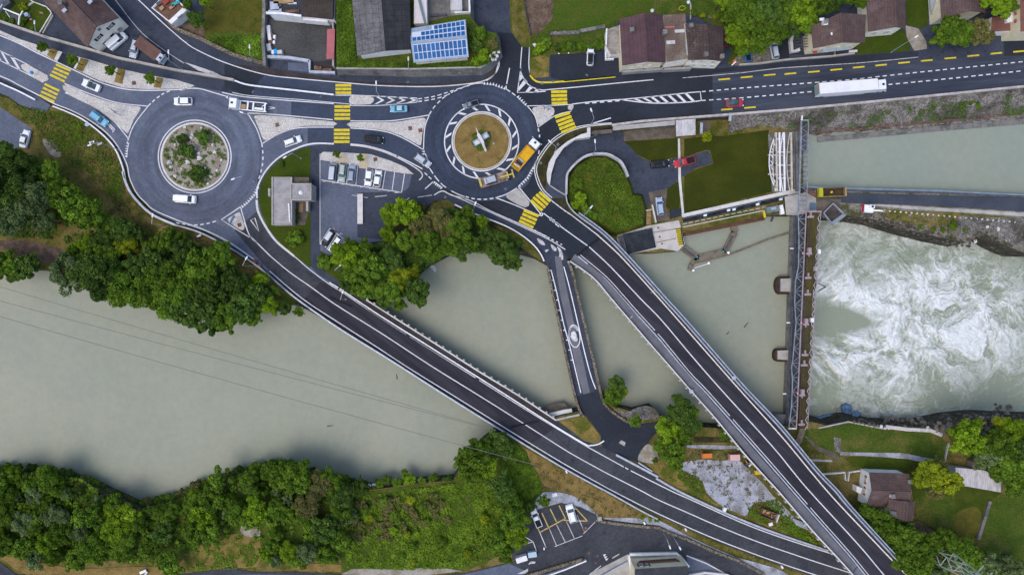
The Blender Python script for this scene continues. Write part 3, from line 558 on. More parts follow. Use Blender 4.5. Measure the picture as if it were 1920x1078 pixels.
# ---------------------------------------------------------------- south car park of the roundabouts
park = struct(bpy.data.objects.new('car_park', None)); COL.objects.link(park)
sheet('car_park_surface', [(600, 301), (640, 308), (686, 314), (733, 323), (759, 326), (772, 328), (756, 400), (731, 450), (640, 460), (603, 500), (600, 456)], asph_w, 5, 0, park, kind=None)
sheet('car_park_surface', [(670, 362), (760, 358), (790, 328), (812, 342), (832, 358), (822, 372), (805, 383), (760, 405), (720, 450), (670, 445)], asph_m, 6, 0, park, kind=None)
sheet('gravel_bed', [(599, 291), (606, 285), (650, 286.7), (695, 289.5), (733, 302), (760, 313.6), (776, 327), (759, 325.6), (733, 322), (686, 313.5), (640, 307), (600, 300)], gravel, 0, .14, park, dz=.14, kind=None)
for x in (637, 677): sheet('sand_bed', [(x - 2, 288.5), (x + 14, 289), (x + 12, 313 - (651 - x) * .16), (x - 4, 311 - (651 - x) * .16)], M('sand', (.5, .42, .3), grain=.2), 0, .16, park, dz=.1, kind=None)
sheet('footway', [(583, 274), (599, 276), (600, 301), (600, 456), (600, 500), (616, 518), (650, 542), (688, 562), (660, 553), (597, 515), (583, 500)], asph_m, 5, 0, park, kind=None)
line('kerb', [(600, 288), (600, 458)], conc_l, .14, 14, 0, park)
bl = [(602, 337.7), (640, 344), (753, 361)]
line('bay_line', bl, wht, .28, 9, 0, park)
for a, b in (((621, 306), (616.5, 340)), ((637, 308), (633, 342)), ((653, 311), (649.5, 345)), ((670.5, 312.5), (667, 348)), ((687, 316), (683, 351)), ((704, 318), (699, 353)), ((722.5, 321), (717, 355.5)), ((740, 323), (735, 358.5)), ((758.5, 326), (753, 361))): line('bay_line', [a, b], wht, .25, 9, 0, park)
for k in range(8): 
    x = 607 + k * 17.3; y = 338.3 + k * 2.55
    for d in (0, 2.6): line('bay_number', [(x + d, y + 1.2), (x + d - .2, y + 3.4)], wht, .2, 9, 0, park)
for a, b in (((618.5, 429), (600, 457)), ((618.5, 429), (646, 448)), ((631, 438), (613, 468)), ((646, 448), (628, 478))): line('bay_line', [a, b], wht, .28, 9, 0, park)
for x, y in ((624, 431), (638, 440)):
    for d in (0, 2.6): line('bay_number', [(x + d, y - 1.5 + d * .6), (x + d + 1, y - 3 + d * .6)], wht, .2, 9, 0, park)
o = MB().box(W(675.5, 392, .25), (1.25, 7.0, .5)).build('white_planter', conc_l); tag(o, 'long pale concrete block lying in the middle of the grey car park', 'concrete block')
white_line([(660, 366), (690, 371)], 1, .15, wht_old); 
for q in ([(703, 369), (725, 367)], [(758, 378), (768, 371)], [(740, 361.5), (752, 361)], [(783, 370), (810, 366)]): line('worn_marking', q, wht_old, .25, 9, 0, park)

# ---------------------------------------------------------------- green areas of the north side
def lawn(name, pts, mat, lv=12, z=0.0, sm=0): return sheet(name, pts, mat, lv, z, None, sm)
lawn('lawn', [(582, 276), (561, 281), (526, 298), (502, 322), (488, 350), (485, 378), (490, 400), (503, 428), (524, 455), (556, 482), (582, 503)], grass)
lawn('verge', [(-420, 190), (0, 182), (17, 185), (37, 200), (85, 217), (96, 199), (125, 210), (160, 227), (194, 251), (217, 279), (232, 312), (240, 340), (254, 368), (286, 401), (328, 421), (383, 437), (428, 461), (476, 494), (504, 516), (555, 558), (545, 575), (440, 566), (310, 560), (190, 534), (70, 503), (-60, 500), (-420, 480)], verge, 6)
lawn('verge', [(180, 300), (225, 318), (240, 360), (270, 400), (320, 430), (370, 445), (420, 470), (520, 545), (480, 540), (380, 470), (300, 440), (240, 420), (210, 370), (150, 330)], grass_d, 8, sm=2)
lawn('verge', [(330, 424), (385, 442), (430, 468), (505, 520), (560, 562), (545, 575), (500, 560), (440, 500), (390, 460), (340, 440)], grass_d, 9)
lawn('dry_ground', smooth([(-20, 455), (40, 450), (110, 465), (140, 485), (90, 495), (20, 472)], 3, True), soil, 9)
lawn('gravel_patch', smooth([(80, 262), (96, 264), (113, 284), (112, 294), (98, 292), (86, 278)], 4, True), sand, 9)
sheet('car_park', [(-420, 120), (0, 201), (43, 230), (59, 241), (60, 262), (37, 276), (0, 282), (-420, 300)], asph_w, 10)
asphalt('path', [(-100, 120), (0, 158), (69, 181), (95, 198), (85, 214), (37, 197), (17, 182), (0, 175), (-100, 140)], asph_w, 9)
# top-left garden, yards, meadows
lawn('garden_lawn', [(-4, 28), (20, -10), (60, -6), (96, 22), (99, 30), (77, 64), (40, 50), (0, 38)], grass, 12)
lawn('yard', [(-20, -30), (14, -20), (0, 22), (-20, 30)], asph_w, 12)
lawn('meadow', [(381, -40), (497, -40), (494, 120), (439, 103), (384, 76)], grass_b, 14); lawn('meadow', [(384, 2), (494, 2), (494, 62), (384, 60)], M('olive_meadow', (.085, .085, .012), (.11, .1, .018), .2, .35, .65, (.06, .075, .01), .3, grain=.4, gs=4, bump=.6, bs=4), 17)
lawn('meadow', [(345, 40), (384, 50), (384, 76), (365, 72), (330, 52)], soil, 14)
lawn('meadow', [(954, -60), (955, 2), (957, 56), (961, 64), (979, 89), (993, 89), (993, 140), (1001, 147), (1029, 145), (1031, 103), (1090, 100), (1134, 92), (1144, 60), (1170, 30), (1300, 28), (1360, 60), (1372, 100), (1364, 120), (1380, 124), (1384, 112), (1420, 90), (1470, 40), (1500, 30), (1560, 0), (1700, -10), (1750, 0), (1760, -60)], grass_b, 14)
lawn('meadow', [(1030, -20), (1060, -10), (1140, -20), (1225, 0), (1225, 28), (1150, 40), (1135, 52), (1080, 58), (1038, 50)], M('dark_meadow', (.075, .1, .015), (.05, .1, .008), .3, .35, .7, grain=.4, gs=4, bump=.7, bs=4), 16)
lawn('soil_bed', smooth([(986, -5), (1034, -5), (1036, 20), (1034, 38), (1010, 62), (997, 66), (990, 40)], 3, True), soil, 17)
lawn('dry_bank', [(962, 0), (980, 0), (986, 30), (995, 66), (994, 88), (980, 88), (962, 62), (956, 30)], verge, 17)
lawn('dry_bank', [(994, 112), (1012, 104), (1030, 108), (1029, 145), (1002, 147), (994, 138)], grass_d, 17)
sheet('car_park', [(1031, 104), (1133, 92), (1160, 98), (1160, 132), (1154, 144), (1060, 153), (1033, 146)], asph_n, 9)
lawn('gravel_forecourt', smooth([(1378, 110), (1400, 88), (1440, 80), (1458, 88), (1458, 112), (1400, 121), (1380, 124)], 2, True), M('stony_forecourt', (.33, .31, .27), (.19, .18, .15), .7, .4, .6, vor=(1.4, (.12, .1, .08), .2), grain=.35, gs=4), 18)
lawn('gravel_forecourt', [(1697, 48), (1722, 54), (1738, 80), (1738, 92), (1714, 96), (1700, 70)], sand, 18)
lawn('lawn', [(1620, 66), (1690, 52), (1706, 80), (1706, 96), (1600, 104), (1604, 86)], grass, 17); lawn('lawn', [(1698, -20), (1740, -20), (1740, 46), (1730, 54), (1700, 48)], grass, 17)
lawn('paved_yard', [(1458, 112), (1460, 70), (1482, 60), (1490, 100), (1600, 92), (1600, 104), (1470, 116)], asph_n, 18)
lawn('paved_strip', [(1480, 104), (1604, 95), (1590, 104), (1480, 113)], asph_m, 20)
# land under trees, south bank of the car park
lawn('wood_floor', [(612, 482), (650, 462), (720, 452), (750, 412), (800, 388), (818, 375), (852, 388), (925, 424), (980, 450), (1000, 470), (940, 458), (850, 466), (800, 492), (765, 520), (742, 556), (690, 560)], dark_soil, 13)
lawn('lawn', [(601, 470), (618, 480), (640, 500), (650, 520), (680, 545), (690, 558), (650, 538), (604, 505)], grass, 15)
lawn('dry_bank', [(812, 381), (838, 374), (854, 385), (848, 400), (815, 400), (800, 395)], verge, 16)
lawn('dry_bank', smooth([(929, 424), (960, 432), (988, 448), (1006, 470), (1018, 488), (1012, 488), (985, 470), (955, 445)], 2), verge, 17)

# ---------------------------------------------------------------- low ground by the intake
def low_s(name, pts, mat, lv=4, z=ZL, parent=None, sm=0): return sheet(name, pts, mat, lv, z, parent, sm)
low_s('access_road', [(1090, 250), (1166, 246), (1172, 269), (1192, 291), (1220, 304), (1250, 300), (1272, 295), (1283, 295), (1326, 283), (1330, 285), (1336, 306), (1304, 316), (1282, 330), (1272, 338), (1250, 355), (1216, 361), (1219, 390), (1205, 380), (1186, 366), (1170, 330), (1130, 290)], asph_m, 5)
ramp = smooth([(1044, 372, 0), (1043, 345, -.05), (1049, 318, -.3), (1063, 297, -.7), (1086, 279, -1.3), (1115, 268, -1.9), (1145, 273, -2.35), (1175, 295, -2.5), (1192, 325, -2.5)], 5)
ribbon(MB(), [W(p[0], p[1], p[2] + .035) for p in ramp], 4.7).build('ramp_road', asph_m, road)
low_s('lawn', [(1170, 266), (1230, 262), (1272, 259), (1272, 295), (1250, 298), (1222, 303), (1192, 289), (1174, 270)], grass_o, 7)
low_s('lawn', [(1283, 261), (1315, 257), (1362, 255), (1442, 244), (1440, 256), (1447, 360), (1370, 378), (1283, 403), (1283, 330), (1304, 318), (1338, 307), (1332, 283), (1326, 281), (1283, 294)], grass_o, 7)
low_s('lawn', [(1274, 338), (1250, 356), (1249, 388), (1256, 392), (1272, 400), (1274, 380)], grass_o, 7)
low_s('driveway', [(1216, 361), (1251, 353.5), (1248.5, 388), (1255, 412), (1231, 416), (1222, 388)], conc_b, 9)
low_s('tarmac_pad', [(1255, 394), (1281, 390), (1282, 404), (1256, 411)], asph_n, 9)
low_s('paving', [(1169, 247), (1266, 234), (1266, 258), (1170, 265)], conc_b, 8)
low_s('paving', [(1310, 224), (1330, 222), (1329, 252), (1312, 252)], conc_b, 8)
low_s('garden_path', [(1271, 260), (1275, 260), (1276, 300), (1277, 336), (1283, 403), (1279, 405), (1272, 338)], conc_l, 10)
sheet('grass_mound', [(1066, 372), (1067, 335), (1084, 310), (1108, 296), (1136, 296), (1157, 306), (1170, 325), (1182, 352), (1186, 366), (1202, 368), (1208, 388), (1208, 420), (1157, 436), (1110, 412), (1080, 396)], M('rough_grass', (.045, .065, .008), (.075, .09, .012), .35, .4, .62, (.14, .13, .02), .18, .5, .68, grain=.5, gs=2.5, bump=.9, bs=3), 0, -1.0, dz=(1.6, 1.0))
# stone-faced slope between the east road and the canal
mb = MB(); top = [(1369, 216), (1400, 213.5), (1465, 207), (1510, 202.5), (1610, 193), (1751, 179), (1920, 162), (2200, 135)]
bot = [(1366, 256), (1395, 246), (1440, 242), (1512, 256), (1610, 250), (1751, 239), (1920, 225), (2200, 200)]
T_ = [W(*p, 0) for p in smooth(top, 10)]; B_ = [W(*p, ZC - .1) for p in smooth(bot, 10)]; rr = rnd(4)
rows = 12; grid = []
for q in range(rows + 1):
    grid.append([T_[i].lerp(B_[i], q / rows) + Vector((rr.uniform(-.25, .25), rr.uniform(-.25, .25), rr.uniform(-.25, .3) if 0 < q else -.02)) for i in range(len(T_))])
i0 = 0; mb.v = [tuple(p) for g in grid for p in g]; n_ = len(T_)
for q in range(rows):
    for k in range(n_ - 1): mb.f.append((q * n_ + k, (q + 1) * n_ + k, (q + 1) * n_ + k + 1, q * n_ + k + 1)); mb.uv.append(None)
emb = mb.build('stone_embankment', rock); struct(emb)
solid('concrete_ledge', [(1512, 251), (1610, 243), (1751, 229), (1920, 213), (2200, 188)], rust, .35, .3, -2.1, parent=emb); solid('concrete_ledge', [(1530, 263), (1610, 256), (1751, 243), (1920, 229), (2200, 205)], conc_d, 1.2, .8, ZC - .5, parent=emb)
# peninsula surfaces
PZ = -.4
sheet('access_road', [(1506, 354), (1590, 361.5), (1760, 366), (1920, 370), (2200, 380), (2200, 410), (1920, 397), (1760, 387), (1701, 384.5), (1590, 381), (1506, 376)], M('asphalt_blue', (.045, .056, .075), (.06, .068, .085), .15, grain=.15, gs=2), 3, PZ)
sheet('concrete_strip', [(1640, 383), (1701, 386), (1920, 399), (2200, 412), (2200, 420), (1920, 406), (1701, 392), (1640, 386)], conc, 4, PZ)
sheet('rough_grass', smooth([(1640, 390), (1700, 396), (1780, 398), (1920, 410), (1920, 424), (1800, 424), (1750, 428), (1700, 418), (1660, 408)], 3, True), verge, 5, PZ)
sheet('stony_ground', smooth([(1800, 405), (1860, 408), (1960, 415), (1960, 470), (1890, 455), (1846, 430), (1815, 445), (1790, 430)], 2, True), rock, 6, PZ)
sheet('paving', [(1471, 369), (1530, 357), (1530, 396), (1493, 404), (1474, 403)], conc, 6, PZ); sheet('paving', [(1531, 372), (1577, 374), (1575, 398), (1545, 410), (1531, 398)], conc_b, 7, PZ)
# ---------------------------------------------------------------- the two road bridges
def curve_at(pts, n=8): return smooth(pts, n)
def deck(name, label, left, right, z, mat, thick, mats_side=conc_d):
    """bridge slab between two photo outlines, both run the same way"""
    m = 90; nx = 8
    ra_ = resample_n([Vector((p[0], p[1], 0)) for p in smooth(left, 6)], m); rb_ = resample_n([Vector((p[0], p[1], 0)) for p in smooth(right, 6)], m)
    A = [W(p[0], p[1], zf(z, p)) for p in ra_]; B = [W(p[0], p[1], zf(z, p)) for p in rb_]
    b = MB(); up = Vector((0, 0, LV)); dn = Vector((0, 0, -thick))
    for p, q in zip(ra_, rb_):
        for c in range(nx + 1): r_ = p.lerp(q, c / nx); b.v.append(tuple(W(r_[0], r_[1], zf(z, r_)) + up))
    for k in range(m - 1):
        for c in range(nx): a_ = k * (nx + 1) + c; b.f.append((a_, a_ + 1, a_ + nx + 2, a_ + nx + 1)); b.uv.append(None)
    o = b.build(name, mat); tag(o, label, 'bridge')
    b = MB()
    inn = [(p.lerp(q, .18) + dn, q.lerp(p, .18) + dn) for p, q in zip(A, B)]
    b.v = [tuple(p - up) for p in A] + [tuple(p - up) for p in B] + [tuple(p[0]) for p in inn] + [tuple(p[1]) for p in inn]
    for k in range(m - 1):
        b.f += [(k + 1, 2 * m + k + 1, 2 * m + k, k), (m + k, 3 * m + k, 3 * m + k + 1, m + k + 1), (2 * m + k + 1, 3 * m + k + 1, 3 * m + k, 2 * m + k)]; b.uv += [None] * 3
    b.build('girder', mats_side, o)
    return o
def resample_n(P, n):
    d = [0.0]
    for a, b in zip(P, P[1:]): d.append(d[-1] + (b - a).length)
    out = []; j = 0
    for k in range(n):
        t = d[-1] * k / (n - 1)
        while j < len(P) - 2 and d[j + 1] < t: j += 1
        s = (t - d[j]) / max(1e-9, d[j + 1] - d[j]); out.append(P[j].lerp(P[j + 1], min(1, max(0, s))))
    return out
# west bridge (level with the road)
WB_c = [(468, 442), (479.5, 453), (505.5, 479), (542.6, 510), (580, 536), (613, 560), (640, 578), (721.6, 629), (807, 685), (896, 740), (960, 780), (1016, 815.5), (1071, 850), (1138, 887), (1203, 920), (1235, 937), (1290, 961), (1344, 984.7), (1423, 1016), (1518.7, 1049), (1586.6, 1071), (1700, 1108)]
WB_sw = [(431, 455), (481, 490), (505.5, 508), (567, 560), (640, 608), (705, 649.5), (770, 692), (848, 740), (960, 810), (1053, 866.5), (1125, 907), (1149, 920), (1217, 954.4), (1290, 988), (1359, 1017), (1445, 1049), (1531.6, 1078), (1640, 1112)]
WB_ne = [(484, 397), (498, 425), (518.5, 453), (552, 480.6), (580, 505), (617, 532.5), (640, 546.5), (714, 596.6), (807, 655), (900, 713.5), (960, 751.5), (1016, 786), (1099, 836), (1169.6, 875), (1182.6, 882), (1258.7, 920), (1290, 934), (1390, 979), (1463.6, 1006.7), (1561, 1038), (1680, 1072)]
WB_rail_sw = [(329, 422), (376, 436), (431, 464), (478, 494.5), (505.5, 516), (557.5, 560), (640, 617), (733, 674.6), (837, 741), (960, 817.5), (1049, 871.5), (1114, 907.5), (1140, 921), (1198.7, 954), (1232, 971)]
WB_par_ne = [(688, 562), (759, 607), (825.5, 649), (900, 696.5), (970, 739), (1041.6, 786)]
wbl = deck('road_bridge', 'long dark asphalt road bridge running diagonally over the calm river from the west roundabout', [(600, 529), (640, 538), (688, 562), (759, 607), (825.5, 649), (900, 696.5), (970, 739), (1041.6, 786), (1050, 796)], [(560, 572), (640, 617), (733, 674.6), (837, 741), (960, 817.5), (990, 836)], 0.02, asph_b, 1.5)
for x, y in ((760, 655), (895, 741)):
    MB().box(W(x, y, -3.8), (1.6, 6.4, 5.6), R(-33)).build('pier', conc_d, wbl)
# approach roads of the west bridge
asphalt('road_surface', smooth([(440, 432), (490, 492), (560, 560), (600, 585), (648, 552), (600, 520), (545, 476), (510, 445), (490, 412), (484, 395)], 1), asph_g, 3)
asphalt('road_surface', [(985, 826), (1041, 783), (1048, 790), (1095, 826), (1135, 838), (1160, 852), (1220, 885), (1275, 922), (1300, 934), (1390, 976), (1463, 1003), (1561, 1034), (1680, 1068), (1760, 1100), (1660, 1120), (1531, 1083), (1445, 1053), (1359, 1021), (1290, 992), (1217, 958), (1140, 921), (1049, 871)], asph_g, 3)

for nm, pts, w in (('centre_line', WB_c[2:14], .3), ('edge_line', WB_sw[2:11], .3)):
    line(nm, pts, wht, w, 12, .02, wbl, 4)
line('edge_line', WB_sw[10:], wht, .3, 9, 0, road, 4); line('centre_line', WB_c[13:], wht, .3, 9, 0, road, 4); line('centre_line', WB_c[:3], wht, .36, 9, 0, road, 4)
line('edge_line', WB_ne[:7], wht, .26, 12, 0.02, road, 4); line('edge_line', WB_ne[10:13], wht, .26, 9, 0, road, 4); line('edge_line', [(1099, 836), (1169.6, 875)], wht, .3, 9, 0, road); line('edge_line', [(1172, 876), (1178, 879.5)], wht, .3, 9, 0, road); line('edge_line', WB_ne[14:], wht, .3, 9, 0, road, 4)
line('edge_line', [(481, 375), (484, 397), (498, 425), (518.5, 453), (552, 480.6)], conc_l, .5, 12, 0.0, road, 5)
fine = resample(path3(smooth(WB_ne[6:11], 4), .02, .05), .2); seg = 92
for k in range(0, len(fine) - 10, seg + 4): ribbon(MB(), fine[k:k + seg], .16).build('edge_line', wht, wbl)
line('footway', [(640, 536), (700, 580), (790, 637), (900, 705), (965, 746), (1036, 790)], asph_br, 1.6, 14, .02, wbl, 4)
for a, b in (((618, 556), (660, 575)), ((958, 800), (1010, 789)), ((636, 578), (700, 566))):
    line('joint_strip', [a, b], M('joint_tar', (.018, .018, .022)), .5, 13, .02, wbl) if a[0] != 636 else None
solid('kerb_rail', [(618, 529.5), (644, 545.5), (714, 592.3), (807, 650.5), (900, 709), (960, 747), (1030.5, 792), (1095.4, 831), (1108, 834), (1121, 832), (1132.5, 825.5)], steel_w, .27, .35, .02, parent=wbl, sm=5)
pr = solid('parapet', WB_par_ne, conc_l, .3, .95, .02, parent=wbl, sm=4)
F = resample(path3(smooth(WB_par_ne, 4), 0.97), 1.9)
for p in F: MB().box(p + Vector((.1, .22, -.45)), (.5, .34, .9), R(-33)).build('post', conc, pr)
gr = solid('guard_rail', WB_rail_sw, steel, .3, .8, .02, parent=wbl, sm=5); 
for x, y in ((478, 490), (486, 497)): MB().box(W(x, y, .5), (1, .6, .25), R(-33)).build('joint_cover', rust, wbl)
# wall and slip on the far abutment
solid('abutment_wall', [(1041.6, 786), (1063, 781), (1086, 776)], conc, .45, .9, -.5, label='pale concrete wing wall beside the diagonal bridge end', cat='wall')
o = solid('abutment_wall', [(1030, 777), (1058, 770), (1072, 768)], conc_l, .9, 1.0, -1.8, label='broken pale concrete ledge below the bridge at the water', cat='wall')
sheet('stony_ground', [(1008, 766), (1040, 756), (1056, 754), (1068, 764), (1040, 784)], conc_b, 0, -2.2)

# east bridge (climbs southwards and crosses over the other road)
def zE(p):
    if not hasattr(p, '__len__'): p = (0, p)
    return max(0.0, min(6.8, (p[1] - 500) / 440 * 6.8)) if p[1] > 500 else 0.0
EB_ne = [(1021, 360), (1040, 381), (1073, 404.5), (1119.5, 440), (1160, 477), (1201, 521), (1236, 560), (1280, 609.6), (1377.4, 720), (1465.5, 818), (1517, 880), (1551, 920), (1590, 962.6), (1700, 1078), (1800, 1180)]
EB_rail = [(1061, 365), (1064, 382), (1080.6, 402.7), (1132.5, 441.6), (1182.6, 493.6), (1242, 560), (1284, 606), (1384, 720), (1456, 796), (1526, 880), (1564, 920), (1592, 953.4), (1704, 1074.6), (1806, 1180)]
EB_c = [(1019.4, 400), (1049, 423), (1104.7, 463), (1145.5, 501), (1201, 560), (1238, 597.5), (1290, 659), (1343, 720), (1447, 835), (1484, 880), (1517.5, 920), (1610, 1021), (1658, 1078), (1750, 1185)]
EB_sw = [(1025, 443.5), (1084, 480.6), (1132.5, 521), (1168, 560), (1190, 585), (1238, 638), (1290, 701), (1326, 738.5), (1423, 848), (1451, 880), (1486, 920), (1528, 968), (1590, 1038), (1623, 1078), (1715, 1190)]
EB_par = [(1067.6, 490), (1095, 508), (1117.7, 527), (1145.5, 560), (1201, 625), (1243, 673), (1290, 727), (1343, 787), (1391, 846), (1430.6, 890), (1462, 924), (1518.7, 990), (1601, 1080), (1690, 1190)]
ebl = deck('road_bridge', 'wide dark asphalt road bridge rising over the river and crossing above the other road', EB_rail[3:], EB_par[0:], zE, asph_b, 1.7)
line('footway', [(1073, 483.5), (1099, 502), (1122, 522), (1155, 558), (1195, 605), (1250, 668), (1290, 714), (1335, 766), (1407, 848), (1441, 887), (1474, 924), (1524, 981), (1596, 1062), (1610, 1078), (1700, 1188)], asph_f, 2.1, 14, zE, ebl, 4)
line('centre_line', EB_c[2:], wht, .32, 20, zE, ebl, 4); line('centre_line', EB_c[:3], wht, .32, 9, 0, road, 4)
for x, y in ((1031, 409.5), (1036, 413), (1042, 418.5), (1046, 421.5)): line('lane_block', [(x, y), (x + 3.4, y + 2.6)], wht, .9, 9, 0, road)
line('edge_line', EB_ne[3:], M('cream_line', (.75, .68, .6), (.6, .55, .5), 2), .26, 20, zE, ebl, 4); line('edge_line', EB_ne[2:4], wht, .28, 9, 0, road, 3)
line('kerb', EB_sw[1:], steel, .3, 20, zE, ebl, 4)
fine = resample(path3([(p[0] + 4.2, p[1] - 2.4) for p in smooth(EB_sw[1:], 4)], zE, .055), .2)
for k in range(0, len(fine) - 6, 128): ribbon(MB(), fine[k:k + 124], .16).build('edge_line', wht, ebl)
solid('parapet', EB_par, conc_l, .27, .95, zE, parent=ebl, sm=4); 
pr = [o for o in ebl.children if o.name.startswith('parapet')][0]
F = resample(path3(smooth(EB_par, 4), zE, .5), 2.2)
for p in F: MB().box(p + Vector((-.28, -.18, -.05)), (.45, .35, .9), R(-48)).build('post', conc, pr)
gr = solid('guard_rail', EB_rail, steel, .22, .85, zE, parent=ebl, sm=5); solid('guard_rail', [(p[0] + 4, p[1] - 3.2) for p in EB_rail[2:]], steel, .2, 1.0, zE, parent=ebl, sm=5)
line('rail_strip', [(p[0] + 2, p[1] - 1.6) for p in EB_rail[2:]], M('blue_grey_deck_edge', (.16, .19, .23)), .5, 16, zE, ebl, 5)
line('joint_strip', [(1084, 478), (1103, 462), (1125, 446)], M('joint_tar', (.016, .016, .02)), .55, 15, zE, ebl)
asphalt('road_surface', [(1070, 400), (1132, 444), (1082, 482), (1066, 484), (1020, 444), (1000, 420)], asph_n, 7)
for x, y in ((1421, 826), (1400, 795), (1569, 988)): sheet('asphalt_patch', [(x - 7, y), (x, y - 6), (x + 7, y + 2), (x, y + 8)], asph_n, 12, zE, ebl, kind=None)
line('joint_strip', [(1297, 731), (1306, 723)], blk, .12, 16, zE, ebl); line('edge_bar', [(1181, 597), (1190, 589)], wht, .2, 16, zE, ebl)
for x, y in ((1190, 575), (1330, 735), (1430, 852)):
    MB().box(W(x + 18, y - 12, -2.5) , (1.6, 7.5, 5.5 + zE((x, y)) * .9), R(-48)).build('pier', conc_d, ebl)
# small lamps brackets outside the parapets
for x, y in ((1376, 708), (1296, 734)): MB().box(W(x, y, zE((x, y)) + .8), (.9, .8, .25), .3).build('service_box', steel, ebl)

# ---------------------------------------------------------------- old narrow stone bridge in the middle
mid_l = [(1016, 475), (1028, 505), (1036, 540), (1051, 610), (1066, 680), (1078, 735), (1086, 765), (1094, 776)]
mid_r = [(1058, 478), (1070, 500), (1078, 540), (1092, 600), (1109, 670), (1122, 725), (1130, 752), (1145, 768)]
obl = deck('stone_bridge', 'narrow old stone bridge with white guide lines crossing the middle of the river', mid_l, mid_r, 0.015, asph_m, 2.6, stone_wall)
sheet('worn_lane', [(1040, 480), (1052, 482), (1060, 530), (1075, 600), (1092, 670), (1106, 735), (1096, 745), (1082, 700), (1066, 620), (1052, 560), (1045, 520)], asph_f, 5, .015, obl, kind=None)
for pts in ([(1033, 506), (1043, 545), (1056, 604), (1066, 640), (1078, 690), (1089, 736)], [(1057, 500), (1068, 540), (1084, 608), (1096, 660), (1108, 705), (1117, 729)]):
    solid('guide_kerb', pts, steel_w, .22, .14, .02, parent=obl, sm=4)
P_ = resample(path3(smooth([(1033, 506), (1043, 545), (1056, 604), (1066, 640), (1078, 690)], 4), .02), 2.4)
for p in P_: MB().box(p + Vector((-.3, -.1, .1)), (.4, .2, .2)).build('bolt_block', steel_w, obl)
ov = [(1077 + 11 * math.cos(t) * .95 + 3 * math.sin(t) * .6, 630 + 21 * math.sin(t)) for t in [2 * math.pi * k / 36 for k in range(36)]]
line('oval_marking', ov, wht, .3, 14, .015, obl, closed=True); line('oval_marking', [(1077 + (x - 1077) * .82 - 1, 629 + (y - 630) * .82) for x, y in ov[18:34]], wht_old, .35, 14, .015, obl)
sheet('worn_patch', smooth([(1071, 624), (1077, 621), (1081, 629), (1079, 636), (1072, 633)], 3, True), wht, 15, .015, obl, kind=None); sheet('worn_patch', smooth([(1069, 630), (1075, 628), (1083, 634), (1081, 640), (1074, 638)], 3, True), wht_old, 14, .015, obl, kind=None)
for nm, pts in (('parapet', [(1027, 503), (1034, 540), (1049, 610), (1064, 680), (1076, 735), (1086, 768), (1094, 780)]), ('parapet', [(1066, 492), (1074, 515), (1079.5, 540), (1093.5, 600), (1110, 668), (1123, 725), (1132, 755), (1146, 770), (1164, 783), (1190, 797)])):
    o = solid(nm, pts, stone_wall, .55, .75, 0, parent=obl, sm=4); o.name = nm
# ---------------------------------------------------------------- south side surfaces
lawn('stony_path', [(1078, 743), (1124, 732), (1140, 763), (1163, 784), (1182, 797), (1210, 793), (1236, 790), (1242, 800), (1222, 820), (1206, 845), (1196, 866), (1160, 853), (1130, 838), (1126, 826), (1127, 818), (1110, 794), (1094, 774), (1086, 764)], asph_n, 14).name = 'access_road'
lawn('dry_bank', [(1047, 789), (1091, 774), (1110, 796), (1126, 819), (1116, 824), (1106, 825), (1088, 818), (1066, 803)], grass_d, 15)
lawn('stony_ground', smooth([(1150, 766), (1175, 772), (1196, 763), (1215, 761), (1230, 768), (1236, 784), (1215, 786), (1190, 790), (1168, 781)], 3, True), rock, 16)
lawn('stony_ground', smooth([(1200, 848), (1215, 832), (1232, 846), (1232, 868), (1205, 866), (1196, 862)], 3, True), sand, 16)
sheet('concrete_patch', [(1160, 830), (1165, 825), (1173, 829), (1171, 836)], conc, 17)
lawn('dry_bank', [(1210, 868), (1250, 872), (1290, 880), (1330, 925), (1400, 965), (1470, 985), (1500, 1010), (1540, 1028), (1470, 1000), (1390, 970), (1290, 928), (1240, 900)], grass_d, 10)
lawn('verge', [(1285, 845), (1390, 842), (1470, 940), (1555, 1030), (1500, 1010), (1400, 968), (1320, 920), (1270, 872)], verge, 11)
lawn('gravel_yard', smooth([(1280, 867), (1317, 861), (1350, 864), (1384, 862), (1410, 887), (1432, 908), (1452, 935), (1440, 942), (1420, 940), (1405, 955), (1400, 966), (1385, 962), (1353, 948), (1326, 924), (1316, 902), (1290, 888), (1276, 878)], 3, True), gravel_y, 14)
lawn('gravel_yard', smooth([(1430, 935), (1450, 930), (1480, 960), (1500, 985), (1480, 975), (1455, 960)], 2, True), gravel_y, 13)
lawn('stony_path', [(1287, 834), (1340, 834), (1388, 836), (1390, 841), (1340, 842), (1288, 839)], gravel_y, 15)
lawn('path', [(1300, 818), (1370, 820), (1372, 829), (1300, 829)], dark_soil, 15)
# bank with dry grass, car park and lower road
lawn('dry_bank', smooth([(976, 839), (988, 842), (1049, 876), (1114, 911), (1170, 944), (1232, 972), (1199, 970), (1134, 972), (1121, 964), (1096, 941), (1063, 923), (1020, 910), (1000, 884)], 2, True), grass_t, 10)
lawn('meadow', [(935, 830), (960, 820), (985, 842), (1003, 884), (1020, 910), (1012, 930), (990, 950), (970, 980), (950, 960), (940, 900)], grass_b, 11)
lawn('gravel_border', smooth([(1003, 955), (1010, 926), (1040, 922), (1072, 928), (1096, 942), (1122, 966), (1116, 978), (1060, 960), (1010, 975)], 2, True), gravel_y, 12)
sp = struct(bpy.data.objects.new('car_park', None)); COL.objects.link(sp)
sheet('car_park_surface', [(960, 1010), (978, 990), (993, 962), (1015, 952), (1052, 942), (1088, 950), (1118, 964), (1120, 972), (1116, 980), (1094, 1006), (1024, 1034), (1006, 1040), (960, 1050)], asph_g, 16, 0, sp, kind=None)
